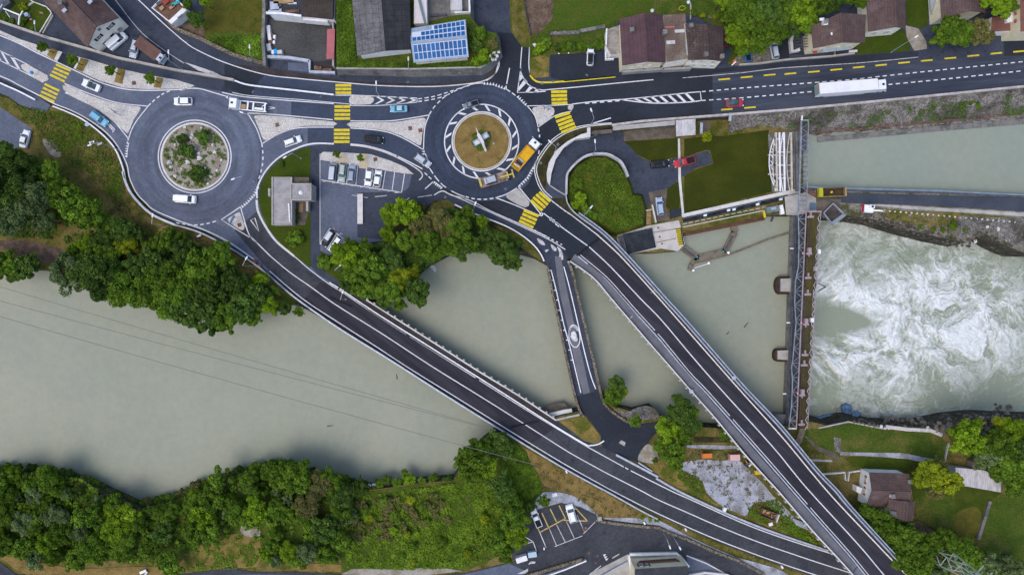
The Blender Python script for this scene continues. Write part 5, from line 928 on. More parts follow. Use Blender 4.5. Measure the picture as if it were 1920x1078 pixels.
# ground cover nobody could count
def cover(name, P, n, leaf, hgt, tone, seed, z0=0.0, label=None):
    r = np.random.RandomState(seed); xs = [p[0] for p in P]; ys = [p[1] for p in P]; pts = []
    while len(pts) < n:
        x = r.uniform(min(xs), max(xs)); y = r.uniform(min(ys), max(ys))
        if in_poly(x, y, P): pts.append((x, y))
    A = np.array(pts); nz = fbm2(A[:, 0] / 16.0, A[:, 1] / 16.0, seed + 3, 3); z = z0 + hgt * np.clip((nz - .3) * 2, 0, 1) * (.5 + .5 * r.rand(n))
    k = (HC - z) / HC / 8; p = np.stack([(A[:, 0] - 960) * k, (539 - A[:, 1]) * k, z], -1)
    nrm = r.normal(size=(n, 3)) * .55 + np.array([0, 0, 1.0]); nrm /= np.linalg.norm(nrm, axis=1)[:, None]
    a = np.cross(nrm, r.normal(size=(n, 3))); a /= np.linalg.norm(a, axis=1)[:, None]; b = np.cross(nrm, a); s = leaf * (.5 + r.rand(n, 1))
    V = np.stack([p - a * s, p - b * s * .7, p + a * s, p + b * s * .7], 1).reshape(-1, 3)
    me = bpy.data.meshes.new(name); me.from_pydata(V.tolist(), [], np.arange(n * 4).reshape(n, 4).tolist())
    at = me.attributes.new('tone', 'FLOAT', 'FACE'); at.data.foreach_set('value', np.clip(nz * 1.3 - .1 + r.normal(size=n) * .16, 0, 1).astype(np.float32)); me.materials.append(LM[tone])
    o = bpy.data.objects.new(name, me); COL.objects.link(o); tag(o, label, None, None, 'stuff'); return o
cover('undergrowth', [(645, 1000), (660, 930), (720, 925), (790, 915), (860, 905), (935, 905), (950, 960), (930, 1040), (868, 1064), (760, 1068), (650, 1064)], 30000, .21, .9, 'slope', 1, 0, 'dense low green undergrowth between the woods and the lower road')
cover('undergrowth', strip, 30000, .34, 2.6, 'mid', 2, -1, 'dark undergrowth beneath the lower strip of trees')
cover('undergrowth', [(-20, 290), (120, 330), (190, 400), (250, 420), (330, 440), (430, 500), (545, 575), (420, 600), (300, 560), (190, 535), (110, 515), (130, 490), (120, 450), (-20, 440)], 26000, .34, 1.4, 'dark', 3, -.5, 'dark undergrowth in the wood below the west roundabout')
cover('undergrowth', [(640, 470), (740, 450), (800, 395), (850, 390), (925, 428), (980, 455), (960, 480), (850, 470), (800, 500), (750, 560), (690, 560), (640, 520)], 14000, .3, 1.5, 'dark', 4, 0, 'dark undergrowth on the bank below the car park')
cover('weeds', [(940, 835), (960, 826), (985, 850), (1010, 895), (1015, 925), (985, 955), (965, 960), (945, 900)], 7000, .25, .8, 'mid', 5, 0, 'green weeds beside the dry slope')
cover('weeds', [(385, 72), (494, 66), (494, 118), (440, 102)], 5000, .25, .9, 'mid', 6, 0, 'rough green weeds at the lower end of the walled meadow')
cover('weeds', [(1070, 370), (1070, 335), (1086, 312), (1110, 300), (1136, 300), (1156, 308), (1168, 326), (1180, 352), (1186, 368), (1200, 372), (1206, 418), (1157, 432), (1112, 410)], 4200, .2, .5, 'mid', 7, -1, 'rough green weeds inside the ramp loop')
cover('weeds', [(632, 0), (660, 0), (668, 115), (770, 118), (880, 118), (930, 100), (915, 120), (900, 124), (632, 126)], 7000, .22, .6, 'mid', 8, 4, 'rough grass around the barn above the retaining wall')
cover('weeds', [(1286, 864), (1300, 845), (1390, 844), (1396, 858), (1330, 858)], 700, .22, .5, 'olive', 9, 0, 'sparse weeds at the top of the gravel yard')
cover('weeds', [(1400, 950), (1455, 935), (1500, 985), (1540, 1025), (1480, 1000), (1410, 970)], 1800, .22, .5, 'mid', 10, 0, 'sparse weeds below the gravel yard')
cover('weeds', [(1275, 880), (1310, 895), (1322, 925), (1300, 920), (1270, 895)], 900, .22, .5, 'mid', 11, 0, 'sparse weeds left of the gravel yard')
cover('weeds', [(130, 215), (190, 255), (215, 285), (235, 330), (225, 400), (180, 330), (120, 300), (60, 230), (20, 195)], 5200, .18, .4, 'mid', 12, 0, 'patchy weeds on the verge beside the west roundabout')
# ---------------------------------------------------------------- buildings
roof_bur = M('burgundy_roof_tiles', (.105, .06, .068), (.085, .048, .055), .5, rough=.7, uvwave=(.55, .9, .35), grain=.15, gs=3)
roof_brn = M('brown_roof_tiles', (.125, .082, .075), (.09, .06, .055), .5, .35, .65, (.17, .12, .11), .25, .5, .72, rough=.75, uvwave=(.5, .6, .4), grain=.25, gs=3)
roof_dk = M('dark_brown_roof', (.06, .042, .04), (.085, .062, .056), .4, .35, .65, (.15, .115, .1), .6, .55, .72, rough=.8, uvwave=(.6, .8, .4), grain=.3, gs=3)
roof_gry = M('grey_fibre_roof', (.12, .12, .125), (.17, .165, .165), .7, .4, .65, (.08, .08, .085), .2, grain=.35, gs=3, uvwave=(1.1, 1.6, .3))
roof_blk = M('dark_slate_roof', (.035, .036, .042), (.05, .05, .056), .4, grain=.2, gs=3, uvwave=(1.2, 2.0, .4))
roof_tar = M('dark_felt_roof', (.042, .045, .052), (.06, .062, .07), .8, grain=.3, gs=3)
flat_pale = M('pale_gravel_roof', (.36, .34, .34), (.28, .27, .27), .8, grain=.25, gs=6)
wall_cr = M('cream_render', (.72, .65, .46), (.62, .56, .4), .7, grain=.08, gs=3)
wall_be = M('beige_render', (.84, .79, .68), (.76, .71, .6), .7, grain=.08, gs=3)
wall_wh = M('white_render', (.76, .75, .74), (.66, .65, .64), .6, grain=.08, gs=3)
wall_pk = M('pinkish_white_slab', (.62, .56, .56), (.55, .5, .5), .6)
wall_gr = M('grey_render', (.3, .3, .29), (.24, .24, .23), .6)
shut = M('brown_shutter', (.12, .06, .045)); shut_g = M('dark_green_shutter', (.03, .045, .035)); shut_r = M('red_brown_shutter', (.28, .06, .045))
pv = M('solar_cell_blue', (.012, .085, .25), (.02, .115, .31), 1.5, rough=.3, spec=.12, rand=.18); pvf = M('solar_frame', (.55, .6, .68)); pvr = M('blue_grey_metal_roof', (.3, .36, .46), (.25, .31, .4), .6, rough=.5, uvwave=(.5, 0, .3))
corr = M('corrugated_brown_sheet', (.065, .052, .045), (.05, .04, .035), .6, uvwave=(.6, 0, .5), grain=.2); corr_w = M('weathered_white_sheet', (.55, .53, .54), (.42, .4, .4), .7, .4, .65, uvwave=(.5, 0, .3), grain=.25, gs=2, stretch=(1.2, .3, 1))
redsh = M('faded_red_sheet', (.42, .14, .15), (.36, .12, .13), .7); teal = M('teal_cloth', (.05, .3, .33)); brw = M('brown_plank_floor', (.16, .09, .06), (.11, .06, .045), 1.5)

def window(par, P0, t, n, w, h, sh=None, fr=None, seed=0):
    """P0 = centre on the wall, t along the wall, n outward"""
    f = MB(); up = Vector((0, 0, 1)); q = P0 + n * .04
    f.bar(q - t * (w / 2 + .04), q + t * (w / 2 + .04), .1, .1)
    for s in (-1, 1):
        f.bar(q + up * (s * h / 2) - t * (w / 2), q + up * (s * h / 2) + t * (w / 2), .09, .09); f.bar(q + t * (s * w / 2) - up * (h / 2), q + t * (s * w / 2) + up * (h / 2), .09, .09)
    o = f.build('window', fr or wall_wh, par)
    g = MB(); a = P0 + n * .025; g.face([a - t * w / 2 - up * h / 2, a + t * w / 2 - up * h / 2, a + t * w / 2 + up * h / 2, a - t * w / 2 + up * h / 2]); g.build('pane', glass, o)
    if sh:
        for s in (-1, 1):
            c = P0 + t * (s * (w * .75 + .07)) + n * .05
            b = MB(); b.bar(c - up * h / 2, c + up * h / 2, w * .5, .05) if abs(t.x) < .5 else b.bar(c - up * h / 2, c + up * h / 2, .05 if abs(t.y) > .8 else w * .5, w * .5 if abs(t.y) > .8 else .05)
            i = MB(); i.face([c - t * w * .24 - up * h / 2, c + t * w * .24 - up * h / 2, c + t * w * .24 + up * h / 2, c - t * w * .24 + up * h / 2]); i.build('shutter', sh, o)
    return o
def house(name, label, cat, eave, ridge, ze, zr, rmat, wmat, zb=0.0, over=.45, wins=(), chim=(), sh=None, chmat=None):
    E = [W(p[0], p[1], ze) for p in eave]; Rg = [W(p[0], p[1], zr) for p in ridge]
    c = sum(E, Vector()) / 4; root = thing(name, label, cat, (c.x, c.y, zb))
    ln = (Rg[1] - Rg[0]).length
    rf = MB()
    for quad in ((E[1], E[2], Rg[1], Rg[0]), (E[3], E[0], Rg[0], Rg[1])):
        sl = (quad[0] - quad[3]).length; L = (quad[1] - quad[0]).length
        fl = (quad[1] - quad[0]).cross(quad[3] - quad[0]).z > 0; uv = [(0, 0), (L, 0), (L, sl), (0, sl)]
        rf.face(quad if fl else quad[::-1], uv if fl else uv[::-1])
        dn = Vector((0, 0, -.22)); b = [p + dn for p in quad]
        for k in range(4):
            a1, a2 = quad[k], quad[(k + 1) % 4]; rf.face([a1 + dn, a2 + dn, a2, a1])
        rf.face(b[::-1] if fl else b)
    ro = rf.build('roof', rmat, root)
    ridge_cap = MB().bar(Rg[0] + Vector((0, 0, .04)), Rg[1] + Vector((0, 0, .04)), .3, .14).build('ridge_cap', rmat, ro)
    # walls
    def inset(k):
        p = E[k]; a = (E[(k + 1) % 4] - p).normalized(); b = (E[k - 1] - p).normalized(); q = p + (a + b) * over; return Vector((q.x, q.y, 0))
    I = [inset(k) for k in range(4)]; wl = MB(); N = []
    for k in range(4):
        a, b = I[k], I[(k + 1) % 4]; zt = ze - .28 + over * .3
        poly_ = [Vector((a.x, a.y, zb)), Vector((b.x, b.y, zb)), Vector((b.x, b.y, zt)), Vector((a.x, a.y, zt))]
        if k in (0, 2):
            r_ = Rg[0 if k == 0 else 1]; m = a.lerp(b, max(.2, min(.8, ((r_ - a).x * (b - a).x + (r_ - a).y * (b - a).y) / max(.01, (b - a).length_squared)))); poly_ = poly_[:3] + [Vector((m.x, m.y, zr - .3))] + poly_[3:]
        t = (b - a).normalized(); n = Vector((t.y, -t.x, 0)); mid = (a + b) / 2
        if n.dot(mid - Vector((c.x, c.y, 0))) < 0: n = -n
        N.append((a, b, t, n)); wl.face(poly_)
    wl.build('wall', wmat, root)
    for wd_ in wins:
        k, u, z, w, h = wd_[:5]; a, b, t, n = N[k]; p = a.lerp(b, u); window(root, Vector((p.x, p.y, zb + z)), t, n, w, h, sh if len(wd_) < 6 else wd_[5])
    for ch in chim:
        x, y, z = ch[:3]; p = W(x, y, z); o = MB().box(p - Vector((0, 0, .7)), (.75, .75, 1.6), .1).build('chimney', chmat or conc_d, ro); MB().box(p + Vector((0, 0, .16)), (.95, .95, .1), .1).build('cap', conc, o) if False else MB().box(p + Vector((0, 0, .14)), (.95, .95, .12), .1).build('chimney_cap', conc_d, ro)
    return root
def block(name, label, cat, pts, z0, z1, wmat, tmat=None, par=None, top_name='roof', wall_name='wall', z=None, rim=0.0):
    P = [W(p[0], p[1], z1) for p in pts]; c = sum(P, Vector()) / len(P)
    root = par or thing(name, label, cat, (c.x, c.y, z0))
    b = MB(); b.poly([Vector((p.x, p.y, z1 - .01)) for p in P], z1 - z0 - .01); b.build(wall_name, wmat, root)
    t = MB()
    cc = c if not rim else c; q = [Vector((p.x, p.y, z1 + .02)) + ((c - p).normalized() * rim if rim else Vector((0, 0, 0))) for p in P]
    t.poly(q); o = t.build(top_name, tmat or wmat, root)
    me = o.data; uvl = me.uv_layers.new(name='UVMap'); e = (P[1] - P[0]).normalized()
    for lp in me.loops:
        v = me.vertices[lp.vertex_index].co; uvl.data[lp.index].uv = (v.x * e.x + v.y * e.y, -v.x * e.y + v.y * e.x)
    if rim:
        r_ = MB(); ribbon(r_, [Vector((p.x, p.y, z1 - .01)) for p in P], .3, closed=True, thick=.28); r_.build('parapet', wmat, root)
    return root

house('gabled_house', 'large brown-roofed house with cream gable wall facing the white van, upper left', 'house', [(222.6, 33.4), (164, 89), (60, -20), (118, -76)], [(180, 50.5), (76, -58)], 5.2, 8.6, roof_brn, wall_be,
      wins=[(0, .27, 4.3, 1.0, 1.2, shut_g), (0, .69, 4.3, 1.0, 1.2, shut_g), (0, .5, 6.1, .8, .9), (0, .2, 1.5, 1.1, 1.1), (0, .45, 1.3, 1.1, 1.9), (0, .74, 1.5, 1.1, 1.1), (1, .2, 3, 1, 1.2), (1, .5, 3, 1, 1.2)], chim=[(113, 6, 9.2)], sh=None)
o = [x for x in bpy.data.objects if x.name == 'roof'][-1]
for x, y in ((140, 20), (152, 24), (169, 4), (121, 20)): MB().box(W(x, y, 7.4), (1.0, .8, .2), .8).build('skylight', glass if x == 152 else steel, o)
# terrace house, yard and workshop
root = block('terrace_house', 'white flat-topped house corner with a cluttered brown terrace beside the curving street', 'house', [(286, 16), (316, -14), (351, 18), (322, 45)], 0, 3.0, wall_wh, brw, rim=.3)
for (x, y, l, w_, rz, m, nm, lab) in ((331, 8, 2.0, .7, .5, teal, 'sun_lounger', 'teal sun lounger on the brown terrace'), (312, 5, 1.5, 1.1, .7, shut_r, 'table', 'red table on the pale end of the terrace'), (324, 15, 1.3, .6, .7, timb, 'bench', 'pale wooden bench on the brown terrace'), (300, 8, 1.2, .8, .7, steel_d, 'grill', 'dark barbecue grill on the pale end of the terrace'), (305, 17, 1.0, .8, .7, timb, 'crate', 'small tan crate near the terrace edge')):
    t = thing(nm, lab, nm.replace('_', ' '), W(x, y, 3.03), rz); MB().box((0, 0, .42), (l, w_, .12)).build('top', m, t, local=True)
    for sx in (-1, 1):
        for sy in (-1, 1): MB().box((sx * l * .42, sy * w_ * .4, .18), (.09, .09, .36)).build('leg', m, t, local=True)
solid('parapet', [(322, 46), (351, 19)], wall_wh, 1.0, .9, 2.6, parent=root)
for k in range(3): MB().box(W(335 + k * 2.8, 34 - k * 2.2, 3.55), (.3, .5, .06), .7).build('vent', steel_d, root)
rootw = block('workshop', 'low workshop with dark corrugated roof and cluttered flat roof above the walled yard', 'building', [(505, -40), (630, -40), (626, 36), (566, 32), (504, 26)], 0, 4.0, wall_wh, roof_tar)
block('', '', '', [(566, -30), (626, -30), (624, 36), (567, 30)], 4.03, 4.5, corr, corr, rootw, 'corrugated_roof', 'roof_edge')
solid('parapet', [(500, 26), (530, 27), (566, 32)], steel_w, .5, .5, 3.9, parent=rootw)
MB().box(W(594, 41, 2.0), (5.6, .6, 2.2), -.09).build('lean_to', wall_wh, rootw)
for k, (x, y, w_, h_, m) in enumerate(((532, 4, 4.6, .9, timb), (548, 7, 2, .3, steel_w), (525, 10, .9, .7, steel_d), (515, 12, 2, 2, steel), (548, 22, 3.2, .6, rust), (516, 22, 3, .8, steel))): tag(MB().box(W(x, y, 4.2), (w_, h_, .3), .02 * k).build(('timber_stack', 'white_pipe', 'black_box', 'sheet_stack', 'rusty_bars', 'pale_sheeting')[k], m), ('pile of pale timber on the flat workshop roof', 'bent white pipe beside the timber on the workshop roof', 'small black box on the flat workshop roof', 'grey sheet stack on the flat workshop roof', 'rusty bars lying near the workshop roof edge', 'pale panel at the left of the workshop roof')[k], 'building material')
tag(solid('yard_wall', [(497, -40), (500, 20), (498, 80), (501, 128)], conc_d, .7, 1.8, 0), 'grey wall between the green meadow and the workshop yard', 'wall')
tag(solid('yard_wall', [(628, 40), (630, 80), (629, 130)], conc, .35, 2.2, 0), 'pale wall along the right side of the workshop yard', 'wall')
tag(solid('yard_wall', [(503, 109), (545, 111), (582, 117)], steel, .7, 1.0, 0), 'blue-grey wall closing the lower side of the workshop yard', 'wall')
tag(solid('yard_wall', [(582, 116), (583, 137), (630, 139)], steel, .6, 1.0, 0), 'grey angled wall around the scrap corner of the yard', 'wall')
sheet('yard', [(504, 36), (628, 44), (627, 112), (583, 116), (545, 110), (504, 108)], M('yard_tarmac', (.055, .056, .058), (.085, .085, .082), .12, .35, .65, (.11, .11, .1), .8, .62, .8, grain=.3, gs=2), 10); sheet('yard', [(540, 118), (580, 119), (580, 136), (540, 132)], asph_w, 10); sheet('yard', [(585, 118), (627, 114), (627, 137), (585, 135)], asph_br, 10)
t = thing('red_canopy', 'long faded red canopy roof along the right edge of the workshop yard', 'canopy', W(620, 83)); P = [W(x, y, 2.6) for x, y in ((613.5, 55), (628, 55), (626, 111), (612, 111))]; b = MB(); b.poly(P, .15); b.build('canopy_roof', redsh, t)
for x, y in ((614, 58), (613, 108)): MB().bar(W(x, y, 0), W(x, y, 2.5), .15).build('post', steel, t)
for k, (x, y, l, w_, h, m, nm) in enumerate(((505, 63, .9, 4.0, .8, steel_w, 'white_panel_stack'), (508, 74, 1.0, 3.2, .7, rust, 'rusty_frame_stack'), (505, 90, 1.2, 1.9, .9, steel, 'grey_metal_bin'), (515, 70, .6, .9, .6, steel_w, 'white_can'), (514, 80, .6, .8, .5, steel_w, 'white_bucket'), (517.5, 98, .9, 1.2, 1.0, M('blue_plastic', (.03, .3, .62)), 'blue_pallet_box'), (525, 99, 1.4, 1.0, .9, conc_l, 'pale_pallet_box'), (512.5, 99, .7, 1.0, .9, steel_w, 'white_frame_box'), (597, 129, 2.0, 1.0, .8, rust, 'scrap_pile'), (614, 132, 2.6, .8, .6, rust, 'scrap_bars'), (625, 120, .6, 1.0, .9, rust, 'rusty_drum'))):
    tag(MB().box(W(x, y, h / 2 + .05), (l, w_, h), rnd(k).uniform(-.2, .2), .85).build(nm, m), {0: 'white panels leaning by the left yard wall', 1: 'rusty frames stacked by the left yard wall', 2: 'grey metal bin in the left yard corner', 3: 'small white can beside the rusty frames', 4: 'white bucket below the rusty frames', 5: 'bright blue box at the lower yard wall', 6: 'pale box right of the blue one', 7: 'white framed box left of the blue one', 8: 'rusty scrap heap in the lower yard corner', 9: 'bundle of rusty bars in the scrap corner', 10: 'rusty drum by the lower right yard wall'}[k], 'yard clutter')
# terrace above the retaining wall
TZ = 3.6
tp = [(630, -80), (631, 128), (775, 129.5), (902, 126), (917, 118), (936, 96), (931, 63), (902, 56), (881, 30), (881, -80)]
o = MB(); o.poly([W(x, y, TZ - .03) for x, y in tp], (TZ, .8)); tag(o.build('retaining_wall', conc_d), 'tall stained concrete retaining wall along the upper road below the barn', 'wall')
sheet('grass_terrace', tp, grass_b, 0, TZ)
solid('wall_coping', [(631, 128.5), (775, 130), (902, 126.5), (917, 118)], conc, .35, .15, TZ, parent=bpy.data.objects['retaining_wall'] if 'retaining_wall' in bpy.data.objects else None)
sheet('yard', [(800, -60), (846, -60), (846, 30), (800, 42)], M('stained_yard', (.16, .155, .15), (.11, .11, .105), .5, grain=.25, gs=3), 4, TZ); sheet('yard', [(846, -60), (880, -60), (880, 28), (846, 30)], conc_d, 5, TZ)
house('barn', 'long barn with grey left roof slope, dark right slope and white gable', 'barn', [(771, 93), (669.7, 105), (654, -70), (766, -70)], [(721.6, 95.5), (708, -72)], TZ + 3.8, TZ + 6.0, roof_gry, wall_wh, TZ, .5, wins=[(0, .12, 2.7, 1.1, .6, None), (0, .86, 2.7, 1.1, .6, None)])
barn_roof = [x for x in bpy.data.objects if x.name.startswith('roof')][-1]
me = [x for x in bpy.data.objects if x.get('label', '').startswith('long barn')][0].children[0].data
me.materials.append(roof_blk)
for p in me.polygons:
    if p.center.x > 1.0: p.material_index = 1
solar = house('solar_house', 'building with a blue metal roof covered in solar panels above the retaining wall', 'building', [(879, 107.6), (873, 37), (769, 54), (775.5, 118)], [(875.5, 70), (770.5, 81)], TZ + 3.2, TZ + 4.3, pvr, wall_cr, TZ, .4, wins=[(3, .3, 1.5, 1, 1), (3, .62, 1.5, 1, 1), (3, .85, 1.5, 1, 1)])
pvmesh = None; A_, B_, C_, D_ = [W(x, y, TZ + 3.2) for x, y in ((879, 107.6), (873, 37), (769, 54), (775.5, 118))]; R1, R2 = [W(x, y, TZ + 4.3) for x, y in ((875.5, 70), (770.5, 81))]
def panel(q, u0, u1, v0, v1):
    f = lambda u, v: q[0].lerp(q[1], u).lerp(q[3].lerp(q[2], u), v)
    up = (q[1] - q[0]).cross(q[3] - q[0]).normalized(); up = up if up.z > 0 else -up
    P = [f(u0, v0), f(u1, v0), f(u1, v1), f(u0, v1)]
    b = MB(); T = [p + up * .12 for p in P]; b.face(T if (T[1] - T[0]).cross(T[3] - T[0]).z > 0 else T[::-1])
    for k in range(4): b.face([P[k], P[(k + 1) % 4], T[(k + 1) % 4], T[k]])
    b.build('solar_panel', pv, solar)
def backing(q, u0, u1, v0, v1):
    f = lambda u, v: q[0].lerp(q[1], u).lerp(q[3].lerp(q[2], u), v) + Vector((0, 0, .05)); P = [f(u0, v0), f(u1, v0), f(u1, v1), f(u0, v1)]
    MB().face(P if (P[1] - P[0]).cross(P[3] - P[0]).z > 0 else P[::-1]).build('panel_rack', pvf, solar)
lo_q = (R2, R1, A_, D_); up_q = (C_, B_, R1, R2)
backing(lo_q, .03, .985, .1, .9); backing(up_q, .03, .985, .3, .92); backing(up_q, .39, .985, .05, .32)
for r_, (v0, v1) in enumerate(((.13, .5), (.54, .87))):
    for k in range(12): panel(lo_q, .035 + k * .079, .035 + k * .079 + .064, v0, v1)
for k in range(12): panel(up_q, .035 + k * .079, .1 + k * .079, .67, .9)
for k in range(10): panel(up_q, .193 + k * .079, .258 + k * .079, .37, .6)
for k in range(7): panel(up_q, .43 + k * .079, .495 + k * .079, .09, .31)
block('annex', 'narrow pinkish white flat roof between the barn and the stained yard', 'building', [(777, -60), (798, -60), (801, 44), (776, 45)], TZ, TZ + 2.4, wall_pk)
tag(MB().bar(W(780, -20, TZ + 3.2), W(797, 44, TZ + 2.6), .45, .3).build('steel_beam', M('blue_grey_steel', (.12, .19, .22))), 'blue-grey steel beam lying across the narrow white roof', 'beam')
block('shed', 'small pale blue-white roof in the yard above the solar building', 'shed', [(844, -40), (865, -40), (866, 19), (845, 19)], TZ, TZ + 2.0, wall_wh, corr_w)
tag(solid('garden_wall', [(879, -40), (881, 26), (853, 27)], wall_wh, .4, 1.0, TZ), 'white corner wall beside the yard above the solar building', 'wall')
tag(MB().box(W(822, 29, TZ + .3), (3.6, .5, .5), .05).build('yard_step', steel_d), 'dark step across the stained yard', 'step')
# burgundy house complex
bh = house('burgundy_house', 'large house with a smooth burgundy two-slope roof and cream street front', 'house', [(1166.7, 123), (1248, 117.5), (1243, 27.6), (1162, 36.4)], [(1213.4, 116), (1207, 25)], 6.2, 8.4, roof_bur, wall_cr, 0, .35,
      wins=[(0, .22, 3.6, 1.0, .9, None), (0, .44, 3.6, 1.0, .9, None), (0, .68, 3.6, 1.0, .9, None), (0, .42, 5.6, 2.4, .5, None), (0, .3, 1.5, 1.2, 1.6, None), (0, .6, 1.5, 1.2, 1.6, None)], chim=[(1185, 56, 8.6), (1247, 60, 8.2)])
block('', '', '', [(1244.6, 29), (1285, 26), (1290, 111), (1250, 117)], 0, 5.6, wall_be, M('brown_flat_roof', (.15, .105, .085), (.22, .19, .155), .18, .42, .6, (.1, .07, .06), .7, .5, .7, grain=.3, gs=3), bh, 'flat_roof', 'middle_wall')
for q in ((1274.5, 59, 2.3, .7), (1257.5, 80, 2.0, .8)): MB().box(W(q[0], q[1], 5.75), (q[2], q[3], .22), .06).build('skylight', corr_w, bh)
MB().box(W(1256, 51.5, 5.7), (2.2, .35, .1), .03).build('awning', redsh, bh); MB().box(W(1287, 75, 5.9), (.5, 7.2, .6), .07).build('party_wall', conc, bh)
MB().box(W(1205, 134, .9), (9.5, .5, 1.8), .07).build('plinth', wall_gr, bh); MB().box(W(1268, 131, .9), (6.6, .5, 1.8), .05).build('plinth', wall_gr, bh)
house('brown_roof_house', 'house with weathered dark brown roof joined to the right of the burgundy one', 'house', [(1291, 113), (1357.6, 115.6), (1355, 50.6), (1284.5, 44.5)], [(1327, 112), (1324.5, 46)], 6.2, 7.9, roof_dk, wall_be, 0, .35,
      wins=[(0, .15, 4.6, 1.0, 1.1, None), (0, .4, 4.6, 1.0, 1.1, None), (0, .78, 4.6, 1.0, 1.1, None), (0, .3, 2.0, 1, 1.1, None), (0, .6, 2.0, 1, 1.1, None), (0, .84, 2.0, 1, 1.1, None)], chim=[(1324.5, 102, 8.4), (1354, 106, 7.4), (1296, 48, 7.3)])
tr = block('terrace', 'pale concrete roof terrace against the left side of the burgundy house', 'terrace', [(1137, 56), (1161, 48), (1165, 101), (1145, 103), (1136, 86)], 0, 2.8, wall_wh, M('stained_terrace', (.33, .3, .27), (.22, .2, .18), .6, grain=.3, gs=3))
for k in range(8): MB().box(W(1140.5, 88 + k * 3.2, 2.6 - k * .32), (1.3, .42, .3)).build('step', conc_l, tr)
solid('parapet', [(1134.5, 90), (1135, 114), (1150, 113)], steel_w, .25, .9, .9, parent=tr); solid('parapet', [(1137, 56), (1136, 86)], wall_wh, .3, .7, 2.7, parent=tr)
# upper right houses
hp = house('tiled_house', 'brown tiled house with blue awnings and a dark pergola beside the silver car', 'house', [(1525, 91), (1621.5, 80.7), (1624, 28), (1521, 50)], [(1579.6, 80), (1575, 25)], 5.6, 7.8, roof_brn, wall_cr, 0, .4, wins=[(0, .25, 3.3, 1.2, 1, None), (0, .55, 3.3, 1.2, 1, None), (0, .8, 3.3, 1.2, 1, None)], chim=[(1549, 40, 8)], chmat=conc_l)
for x, y in ((1541, 37), (1548, 45), (1562, 64)): MB().box(W(x, y, 7.0), (1.0, .6, .25), .1).build('skylight', steel_w, hp)
for k in range(4): MB().box(W(1548 + k * 13, 95.5 - k * 1.6, 2.4), (1.5, .8, .1), .08).build('awning', M('grey_blue_awning', (.3, .36, .42)) if k == 0 else bpy.data.materials['grey_blue_awning'], hp)
MB().box(W(1528, 96, 2.2), (1.0, .9, .1)).build('red_awning', M('red_cloth', (.45, .03, .03)), hp)
pg = thing('pergola', 'dark open pergola with pale end walls beside the brown tiled house', 'pergola', W(1502, 76))
for k in range(6): MB().bar(W(1490, 64 + k * 5.2, 2.5), W(1516, 62 + k * 5.2, 2.5), .14).build('rafter', steel_d, pg)
for x in (1490, 1503, 1516): MB().bar(W(x, 62, 2.38), W(x + 1, 92, 2.38), .16).build('beam', steel_d, pg)
for x, y in ((1490, 63), (1516, 62), (1491, 91), (1517, 90)): MB().bar(W(x, y, 0), W(x, y, 2.3), .16).build('post', steel_d, pg)
solid('pale_wall', [(1484, 66), (1480, 80), (1482, 100), (1496, 96)], conc_l, .7, 1.2, 0, parent=pg); solid('brick_pier', [(1518, 56), (1521, 92)], M('tan_brick', (.32, .22, .15), (.25, .17, .12), 2), .6, 2.6, 0, parent=pg)
house('tiled_house', 'house with lighter brown roof standing between two lawns, second roof from the silver car', 'house', [(1629, 60), (1698.5, 54), (1696, -34), (1623, -28)], [(1680, 51), (1676, -32)], 5.2, 7.0, roof_brn, wall_be, 0, .5, wins=[(0, .3, 2.2, 1.4, 1.4, None), (0, .7, 2.2, 1.4, 1.4, None)])
hs = house('tiled_house', 'brown tiled house with an outdoor stair, behind two roadside trees', 'house', [(1766, 35), (1848, 24), (1846, -60), (1760, -54)], [(1820, 21), (1816, -58)], 5.2, 7.2, roof_brn, wall_cr, 0, .45, wins=[(3, .2, 2, 1, 1)])
for k in range(12): MB().box(W(1748 + (11 - k) * .5, 40 - k * 3.6, .2 + k * .24), (1.3, .46, .3), .12).build('step', steel, hs)
h7 = block('red_roof_house', 'house with red-brown low roof and white chimney front in the upper right corner', 'house', [(1859, 33), (1897, 28), (1900, 58), (1858, 60)], 0, 3.0, wall_wh, M('red_brown_roof', (.22, .1, .075), (.17, .08, .06), .6, uvwave=(.4, .5, .4), grain=.2), top_name='roof')
MB().box(W(1892, 34, 3.4), (1.8, 2.2, .7), .1).build('skylight', steel_w, h7); block('', '', '', [(1912, -30), (1990, -30), (1990, 58), (1913, 60)], 0, 6, wall_cr, bpy.data.materials['red_brown_roof'], h7, 'upper_roof', 'upper_wall'); MB().box(W(1906, 30, 2.4), (1.4, 6.5, 4.8), .03).build('white_front', wall_wh, h7)
for y in (12, 26, 40): MB().box(W(1907, y, 4.9), (1.2, .8, .1)).build('red_shutter', shut_r, h7)
# flat-roofed building by the lawn
st = block('flat_roofed_building', 'small flat-roofed grey building with raised block and round dome beside the lawn', 'building', [(511, 333), (547, 333), (547, 421.5), (511, 422)], 0, 3.2, conc, flat_pale, rim=.22)
block('', '', '', [(546, 345), (583.5, 345), (583.5, 374.5), (546, 375)], 0, 4.2, conc, flat_pale, st, 'upper_roof', 'upper_wall', rim=.3)
b = MB()
for k in range(6): b.cyl(W(564.5, 361, 4.22) + Vector((0, 0, .09 * k)), W(564.5, 361, 4.22) + Vector((0, 0, .09 * (k + 1))), .56 * math.cos(k * .24), .56 * math.cos((k + 1) * .24), 16)
b.build('dome', steel_w, st); MB().box(W(542.5, 399, 3.5), (.25, 4.2, .25), .06).build('roof_rail', steel_w, st); MB().box(W(549, 398, 1.2), (.5, 5.6, 2.4)).build('gutter', steel, st); MB().box(W(507.5, 362, 1), (.5, 1.8, 2)).build('side_box', conc, st)
MB().box(W(566, 339, 1.3), (4.0, 1.2, 2.6)).build('porch', conc_b, st); MB().box(W(578, 386, .9), (.5, 2.6, 1.8)).build('porch_wall', conc, st)
